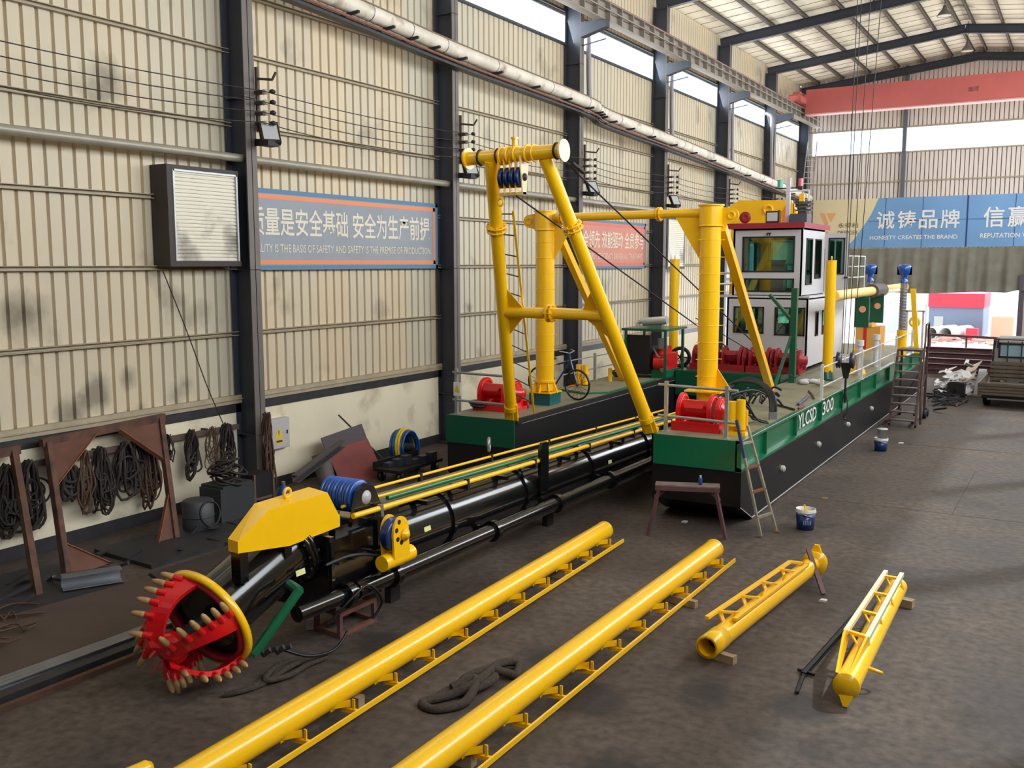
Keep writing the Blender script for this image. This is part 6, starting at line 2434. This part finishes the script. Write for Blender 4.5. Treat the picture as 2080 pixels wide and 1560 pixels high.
for a in ((7.55, 0.5, 0.95, 12, 0.020, 'dark cable bundle at the left picture edge behind the first rusty post', CABL, 1),
          (8.35, 0.55, 1.05, 16, 0.020, 'thick tangle of dark cables between the two left rusty posts', CABL, 2),
          (8.95, 0.35, 0.85, 5, 0.028, 'looped thick dark hose just right of the second rusty post', CABL, 3),
          (9.55, 0.42, 1.1, 14, 0.017, 'dark cable bundle under the sloping orange edge of the rusty frame', CABL, 4),
          (10.0, 0.5, 0.95, 8, 0.022, 'cable bundle with wide round loops in the middle of the rusty frame', CABL, 5),
          (10.45, 0.36, 1.15, 16, 0.018, 'dense straight cable bundle below the right gusset of the rusty frame', CABB, 6),
          (10.85, 0.28, 0.55, 8, 0.012, 'short thin coil just right of the rusty frame gusset', CABL, 7),
          (11.35, 0.40, 0.85, 8, 0.022, 'oval loop of thick dark hose right of the rusty frame', CABL, 8),
          (11.8, 0.42, 0.75, 6, 0.008, 'loose thin brown wire loops on the wall rail', CABB, 9),
          (12.15, 0.36, 0.95, 12, 0.016, 'narrow dark cable bundle nearest the big column', CABL, 10)):
    cable_bundle(*a)
for a in ((8.0, 0.5, 1.1, 14, 0.018, 'dark cable bundle close to the second rusty frame post, left of the main portal', CABL, 21), (9.25, 0.3, 1.0, 9, 0.016, 'brown cable bundle behind the orange gusset edge of the rusty portal', CABB, 22), (10.2, 0.42, 0.8, 7, 0.02, 'round cable loops in the right half of the rusty portal', CABL, 23)):
    cable_bundle(*a)
cable_bundle(12.72, 0.26, 1.5, 16, 0.016, 'brown cable bundle hung on the front of the big near column', CABB, 11, x=-12.70, z=1.62)
b = MB()
b.tube(spline([(-13.2, 11.0, 4.2), (-13.1, 11.35, 3.2), (-13.1, 11.75, 2.2), (-13.1, 12.1, 1.45)], 8), 0.010, 5)
tag(b.build('drop_cable', CABL), 'single thin cable hanging down the beige wall from the louvre', 'cable')
# electric cabinet with warning label
t = root('electric_cabinet', (-13.3, 13.55, 0.78), 'grey electric cabinet with a yellow warning label on the cream wall', 'cabinet')
b = MB()
b.box(-13.34, 13.170, 0.78, -13.2, 13.85, 1.36)
b.build('body', mat('cabinet_grey', (190, 184, 184), 0.45), t)
b = MB()
b.box(-13.2, 13.190, 0.80, -13.185, 13.830, 1.34)
dr = b.build('door', mat('cabinet_door_grey', (196, 190, 190), 0.45), t)
b = MB()
b.box(-13.186, 13.750, 1.05, -13.17, 13.780, 1.12)
b.build('latch', DSTL, dr)
b = MB()
b.prism([(-13.184, 13.430, 1.0), (-13.184, 13.650, 1.0), (-13.184, 13.540, 1.2)], (0.004, 0, 0))
b.box(-13.184, 13.450, 0.88, -13.18, 13.650, 0.97)
b.build('warning_label', SIGY, dr)
b = MB()
b.box(-13.18, 13.530, 1.06, -13.178, 13.550, 1.14)
b.box(-13.18, 13.530, 1.03, -13.178, 13.550, 1.045)
b.box(-13.18, 13.470, 0.905, -13.178, 13.630, 0.945)
b.build('warning_mark', LETK, dr)

# rusty gusseted frames leaning on the wall
def rusty_frame(lb, y0, y1, f0, f1, zt, gus):
    t = root('steel_portal', ((f0[0] + f1[0]) / 2, (y0 + y1) / 2, 0), lb, 'steel frame', 'rusty gusseted frames leaning on the wall')
    a0, a1 = V(f0[0], f0[1], 0), V(f1[0], f1[1], 0)
    b0, b1 = V(-13.1, y0, zt[0]), V(-13.1, y1, zt[1])
    nrm = (a1 - a0).cross(b0 - a0).normalized()
    if nrm.x < 0:
        nrm = -nrm
    for p, q in ((a0, b0), (a1, b1)):
        b = MB()
        b.channel(p, q, 0.09, 0.10, 0.012, nrm)
        b.build('post', RUST, t)
    b = MB()
    b.bar(b0 - (b1 - b0).normalized() * 0.1, b1 + (b1 - b0).normalized() * 0.08, 0.10, 0.12)
    b.build('top_beam', RUST, t)
    u = (b1 - b0).normalized()
    for k in gus:
        p, s, dn = {'tl': (b0, 1, (a0 - b0)), 'tr': (b1, -1, (a1 - b1)), 'bl': (a0, 1, (b0 - a0)), 'br': (a1, -1, (b1 - a1))}[k]
        dn = dn.normalized()
        L1, L2 = (0.78, 0.72) if k[0] == 't' else (0.62, 0.5)
        if k == 'br':
            L1, L2 = 0.3, 0.75
        b = MB()
        p0 = p + dn * 0.04 + u * s * 0.05
        b.prism([p0, p0 + u * s * L1, p0 + dn * L2], nrm * 0.012)
        g = b.build('gusset_plate', mat('rust_plate', (100, 62, 46), 0.75, var=0.25, scale=3) if 'rust_plate' not in MATS else MATS['rust_plate'], t)
        b = MB()
        b.bar(p0 + u * s * L1, p0 + dn * L2, 0.012, 0.08, nrm)
        b.build('edge_flange', mat('orange_rust', (140, 84, 52), 0.7, var=0.2, scale=6) if 'orange_rust' not in MATS else MATS['orange_rust'], g)


rusty_frame('rusty steel portal frame with triangular gussets leaning on the cable wall', 8.68, 10.72, (-11.78, 7.98), (-12.04, 10.05), (1.70, 1.78), ('tl', 'tr', 'bl', 'br'))
rusty_frame('second rusty frame at the left picture edge, mostly out of view', 6.55, 8.15, (-11.3, 5.4), (-11.5, 7.36), (1.62, 1.66), ('bl',))

# steel plates and sections on the floor by the wall
for pts, z, th, m_, lb, nm in (([(-12.9, 4.5), (-11.4, 4.6), (-10.9, 8.2), (-12.6, 8.6)], 0.0, 0.05, DSTL, 'dark steel plate on the floor at the foot of the rusty frame', 'steel_plate'),
                               ([(-11.35, 4.2), (-9.35, 4.4), (-9.2, 8.0), (-10.9, 8.6)], 0.0, 0.045, mat('brown_plate', (86, 72, 64), 0.55, metal=0.2, var=0.15, scale=2), 'broad brown steel plate on the floor left of the cutter', 'steel_plate'),
                               ([(-11.0, 8.7), (-9.3, 8.1), (-9.2, 11.5), (-10.9, 11.9)], 0.0, 0.04, mat('dark_brown_plate', (66, 56, 52), 0.55, metal=0.2, var=0.2, scale=2), 'dark brown steel plate on the floor behind the cutter', 'steel_plate'),
                               ([(-12.6, 9.0), (-11.2, 8.9), (-11.15, 12.0), (-12.5, 12.2)], 0.0, 0.06, DSTL, 'dark steel plate on the floor under the cable bundles', 'steel_plate')):
    b = MB()
    b.prism([(x, y, z) for x, y in pts], (0, 0, th))
    tag(b.build(nm, m_), lb, 'steel plate', 'steel plates on the floor by the wall')
for k, (dx_, lb) in enumerate(((0.0, 'shiny grey steel bar on the plate, leftmost of the parallel three'), (0.085, 'shiny grey steel bar, middle of the parallel three left of the cutter'), (0.17, 'shiny grey steel bar, nearest the cutter of the parallel three'))):
    b = MB()
    b.channel((-9.36 + dx_, 4.0, 0.09), (-9.17 + dx_ * 0.8, 7.6, 0.09), 0.075, 0.08, 0.012)
    tag(b.build('steel_channel', STEEL), lb, 'steel section', 'grey steel channels on the plate')
b = MB()
b.bar((-9.02, 3.9, 0.05), (-8.92, 7.3, 0.05), 0.16, 0.1)
tag(b.build('steel_section', DSTL), 'dark grey steel section lying along the three shiny bars', 'steel section')
b = MB()
b.bar((-8.83, 3.9, 0.03), (-8.76, 6.9, 0.03), 0.07, 0.06)
tag(b.build('rusty_section', RUST), 'rusty steel section along the floor edge nearest the camera, left of the cutter', 'steel section')
b = MB()
p, q = V(-11.35, 7.6, 0.16), V(-11.0, 8.25, 0.16)
b.channel(p, q, 0.2, 0.18, 0.014)
tag(b.build('channel_offcut', STEEL), 'short bright steel channel offcut on the plate at the foot of the rusty frame', 'steel section')
rs = random.Random(11)
b = MB()
for k in range(9):
    c = V(-10.9 + rs.uniform(-0.3, 0.5), 6.3 + rs.uniform(-0.7, 0.6), 0.07)
    pts = [c + V(rs.uniform(-0.3, 0.3), rs.uniform(-0.3, 0.3), rs.uniform(0, 0.05)) for _ in range(5)]
    b.tube(spline(pts, 5), 0.012, 5)
tag(b.build('wire_tangle', CABB), 'tangle of brown wire and rods on the plate at the lower left', 'wire', kind='stuff')
b = MB()
for k in range(26):
    c = V(-11.9 + rs.uniform(-0.5, 0.6), rs.uniform(6.5, 12.0), 0.05)
    d1 = V(rs.uniform(-0.3, 0.3), rs.uniform(-0.5, 0.5), rs.uniform(0, 0.12))
    b.bar(c - d1, c + d1, 0.05, 0.04)
tag(b.build('steel_offcuts', DSTL), 'dark steel offcuts strewn along the foot of the cable wall', 'offcuts', kind='stuff')
# welding gear by the column
t = root('welding_set', (-12.3, 11.5, 0), 'dark welding machine under a pile of cables at the foot of the big column', 'welding machine')
b = MB()
b.box(-12.55, 11.0, 0.05, -12.05, 11.75, 0.62)
b.box(-12.56, 11.05, 0.62, -12.04, 11.7, 0.66)
b.build('case', mat('dark_green_grey_case', (54, 58, 58), 0.5), t)
b = MB()
for k in range(14):
    a = k * 0.9
    b.torus((-12.3 + 0.08 * math.sin(a), 11.35 + 0.12 * math.cos(a * 1.7), 0.70 + 0.022 * k), (0.4 * math.sin(a), 0.4 * math.cos(a), 1), 0.20 + 0.05 * math.sin(a * 2), 0.018, 18, 5)
b.build('cable_pile', CABL, t)
b = MB()
for y in (11.15, 11.6):
    b.lathe((-12.1, y, 0.08), XV, [(0, 0), (0, 0.08), (0.04, 0.08), (0.04, 0)], 14)
b.build('wheels', RUB, t)
t = root('welding_set', (-12.3, 12.1, 0), 'black welding machine with brown frame just left of the blue gas bottle', 'welding machine')
b = MB()
b.box(-12.5, 11.85, 0.28, -12.15, 12.3, 0.68)
b.build('case', MBLK, t)
b = MB()
for x in (-12.5, -12.15):
    for y in (11.85, 12.3):
        b.box(x - 0.02, y - 0.02, 0, x + 0.02, y + 0.02, 0.7)
b.box(-12.5, 11.85, 0.24, -12.15, 12.3, 0.28)
b.build('stand', mat('brown_stand', (98, 74, 60), 0.7), t)
t = root('gas_bottle', (-12.1, 12.45, 0), 'small blue gas bottle in front of the big column', 'gas bottle')
b = MB()
b.lathe((-12.05, 12.45, 0), ZV, [(0, 0), (0, 0.11), (0.3, 0.11), (0.38, 0.06), (0.42, 0.03)], 16)
b.build('body', BLU, t)
b = MB()
b.cyl((-12.05, 12.45, 0.42), (-12.05, 12.45, 0.48), 0.035, n=10)
b.build('valve', STEEL, t)
t = root('dark_cylinder', (-12.2, 10.7, 0), 'dark grey drum behind the hood, left of the welding machine', 'drum')
b = MB()
b.lathe((-12.2, 10.65, 0), ZV, [(0, 0), (0, 0.24), (0.03, 0.25), (0.5, 0.25), (0.52, 0.22), (0.52, 0)], 22)
b.torus((-12.2, 10.65, 0.26), ZV, 0.25, 0.012, 22, 6)
b.build('body', mat('drum_grey', (64, 64, 66), 0.5), t)
b = MB()
b.torus((-11.92, 10.65, 0.32), (1, 0, 0.2), 0.2, 0.018, 20, 6)
b.build('hose_loop', RUB, t)
# beam end, leaning plates, reel, trolley
b = MB()
b.channel((-12.1, 12.8, 0.45), (-12.25, 14.3, 0.85), 0.14, 0.14, 0.014)
tag(b.build('channel_beam', mat('mauve_grey_steel', (92, 86, 86), 0.55, metal=0.3)), 'grey steel channel propped up behind the yellow hood', 'steel section')
b = MB()
b.prism([(-12.45, 14.35, 0.0), (-12.35, 15.55, 0.0), (-12.85, 15.6, 1.0), (-12.9, 14.4, 0.88)], (0.015, 0, 0))
tag(b.build('dark_plate', mat('charcoal_plate', (74, 64, 68), 0.55, metal=0.2)), 'charcoal steel plate leaning on the cream wall behind the red one', 'steel plate')
b = MB()
b.prism([(-12.25, 14.25, 0.0), (-12.15, 15.45, 0.0), (-12.62, 15.5, 0.72), (-12.68, 14.3, 0.66)], (0.015, 0, 0))
tag(b.build('red_plate', mat('red_oxide_plate', (128, 60, 58), 0.6, var=0.15, scale=3)), 'red-oxide steel plate leaning on the charcoal plate by the cream wall', 'steel plate')
b = MB()
b.cyl((-12.5, 14.15, 0.0), (-12.7, 14.15, 0.62), 0.17, n=18)
tag(b.build('grey_tube', mat('grey_brown_tube', (104, 96, 90), 0.6)), 'stout grey tube standing left of the leaning red plate', 'tube')
b = MB()
b.cyl((-12.1, 15.75, 0.05), (-13.2, 15.3, 1.2), 0.018, n=8)
tag(b.build('thin_rod', DSTL), 'thin dark rod leaning on the wall over the red and charcoal plates', 'rod')
t = root('hose_reel', (-12.3, 16.4, 0), 'round reel wound with blue and yellow hose by the wall beyond the plates', 'reel')
for k, (m_, R_) in enumerate(((BLU, 0.34), (mat('cyan_hose', (30, 110, 170), 0.45), 0.37), (SIGY, 0.40), (BLU, 0.36))):
    b = MB()
    for j in range(3):
        b.torus((-12.5 + 0.09 * k + 0.03 * j, 16.4, 0.42), (1, 0.15, 0.1), R_ - 0.03 * (j % 2), 0.03, 24, 6)
    b.build('hose', m_, t)
b = MB()
b.lathe((-12.52, 16.4, 0.42), (1, 0, 0), [(0, 0), (0, 0.3), (0.03, 0.3), (0.03, 0.1), (0.4, 0.1), (0.4, 0)], 20)
b.box(-12.5, 16.1, 0, -12.2, 16.7, 0.06)
b.build('drum', MBLK, t)
t = root('steel_trolley', (-11.6, 15.8, 0), 'low dark steel trolley loaded with tools by the left pontoon', 'trolley')
b = MB()
b.box(-12.0, 14.9, 0.22, -11.35, 16.4, 0.28)
b.box(-12.0, 14.9, 0.28, -11.97, 16.4, 0.4)
b.build('deck', MBLK, t)
b = MB()
for x in (-11.9, -11.45):
    for y in (15.05, 16.25):
        b.lathe((x - 0.03, y, 0.11), XV, [(0, 0), (0, 0.11), (0.06, 0.11), (0.06, 0)], 14)
b.build('wheels', RUB, t)
b = MB()
for k in range(6):
    b.box(-11.9 + 0.08 * k, 15.1 + 0.18 * k, 0.28, -11.75 + 0.08 * k, 15.3 + 0.18 * k, 0.36 + 0.05 * (k % 3))
b.build('tool_boxes', mat('slate_tool_boxes', (58, 62, 74), 0.5), t)
t = root('leaning_step_ladder', (-12.9, 51.5, 0), 'pale tall ladder propped in the far left corner by the end wall', 'ladder')
pr = [(V(-12.45, 49.6, 7.75), V(-12.75, 51.6, 10.5)), (V(-12.05, 50.0, 7.75), V(-12.35, 51.9, 10.5))]
for p, q in pr:
    b = MB()
    b.bar(p, q, 0.05, 0.06)
    b.build('rail', GALV, t)
for k in range(8):
    b = MB()
    b.cyl(pr[0][0].lerp(pr[0][1], 0.08 + 0.11 * k), pr[1][0].lerp(pr[1][1], 0.08 + 0.11 * k), 0.018, n=6)
    b.build('rung', GALV, t)

# ------------------------------------------------------------------ the yard outside the end door
YARD = mat('pale_yard_concrete', (190, 186, 180), 0.8, var=0.1, scale=0.5)
b = MB()
b.box(-60, EY + 0.3, -0.02, 40, 118, 0.012)
struct(b.build('yard_ground', YARD))
t = root('yard_shed', (-6.3, 62, 0), 'low grey-blue shed with a broad red fascia outside the end door', 'shed')
b = MB()
b.box(-7.9, 62, 0, -5.0, 66, 1.75)
b.build('walls', mat('grey_blue_shed', (120, 134, 160), 0.6), t)
b = MB()
b.box(-7.95, 61.9, 1.75, -4.95, 66, 2.55)
b.build('fascia', mat('red_fascia', (226, 64, 84), 0.5), t)
b = MB()
b.box(-7.6, 61.96, 0.5, -7.1, 62, 1.2)
b.build('window_glass', LAMPG, t)
for i, (x, lb) in enumerate(((-7.3, 'left of the two big white pipes lying in the yard, open end facing the hall'), (-6.55, 'right of the two big white pipes lying in the yard, open end facing the hall'))):
    b = MB()
    b.pipe((x, 58.5, 0.42), (x + 0.9, 61.3, 0.42), 0.36, 0.32, 24)
    tag(b.build('yard_pipe', PAPER), lb, 'pipe', 'white pipes in the yard')
for i, (p, q, lb) in enumerate((((-9.5, 65, 1.3), (-8.2, 63, 1.75), 'topmost sloping white conveyor rail left of the shed'), ((-9.6, 68, 1.0), (-8.3, 66.6, 1.4), 'lower sloping white conveyor rail left of the shed'))):
    b = MB()
    b.bar(p, q, 0.12, 0.12)
    b.bar(p, (p[0], p[1], 0), 0.08, 0.08)
    b.bar(q, (q[0], q[1], 0), 0.08, 0.08)
    tag(b.build('conveyor_rail', WHT), lb, 'rail', 'white rails in the yard')
b = MB()
b.box(-30, 90, 0, 6, 91, 7)
tag(b.build('far_facade', mat('pale_far_facade', (214, 216, 222), 0.7)), 'pale far facade added behind the yard to whiten the view', 'building')  # bright wall added to whiten the view through the door
b = MB()
b.box(-4.4, 60, 0, -3.3, 62.5, 1.35)
tag(b.build('peach_crate', mat('peach_crate', (232, 176, 150), 0.7)), 'pale peach crate in the yard right of the shed', 'crate')
b = MB()
for k in range(26):
    c = V(-6.9 + rs.uniform(0, 3.8), 55 + rs.uniform(0, 3), 0.05 + rs.uniform(0, 0.35))
    d1 = V(rs.uniform(-0.4, 0.4), rs.uniform(-0.2, 0.2), rs.uniform(-0.05, 0.1))
    b.bar(c - d1, c + d1, 0.12, 0.10)
tag(b.build('yard_offcuts', mat('pink_grey_offcuts', (206, 168, 160), 0.7)), 'scattered pale offcuts on the yard just outside the end door', 'offcuts', kind='stuff')
b = MB()
b.box(-5.6, 59.3, 0, -5.0, 59.9, 0.7)
tag(b.build('red_drum_box', MATS['red_fascia']), 'small red box in the yard before the shed', 'box')
for i, (x, y, h, lb) in enumerate(((-10.6, 64, 2.3, 'pale blue-grey machine in the yard seen left of the stern spud'), (-3.0, 66, 2.2, 'pale machine in the yard at the right jamb of the end door'))):
    t = root('yard_machine', (x, y, 0), lb, 'machine', 'machines in the yard')
    b = MB()
    b.box(x - 0.7, y, 0, x + 0.7, y + 1.2, h * 0.6)
    b.build('body', mat('pale_machine_paint', (190, 204, 220), 0.5) if 'pale_machine_paint' not in MATS else MATS['pale_machine_paint'], t)
    b = MB()
    b.cyl((x, y + 0.4, h * 0.6), (x, y + 0.4, h), 0.25, n=14)
    b.bar((x - 0.6, y + 0.2, h * 0.6), (x + 0.5, y + 0.2, h * 0.95), 0.1, 0.1)
    b.build('upper_works', WHT, t)
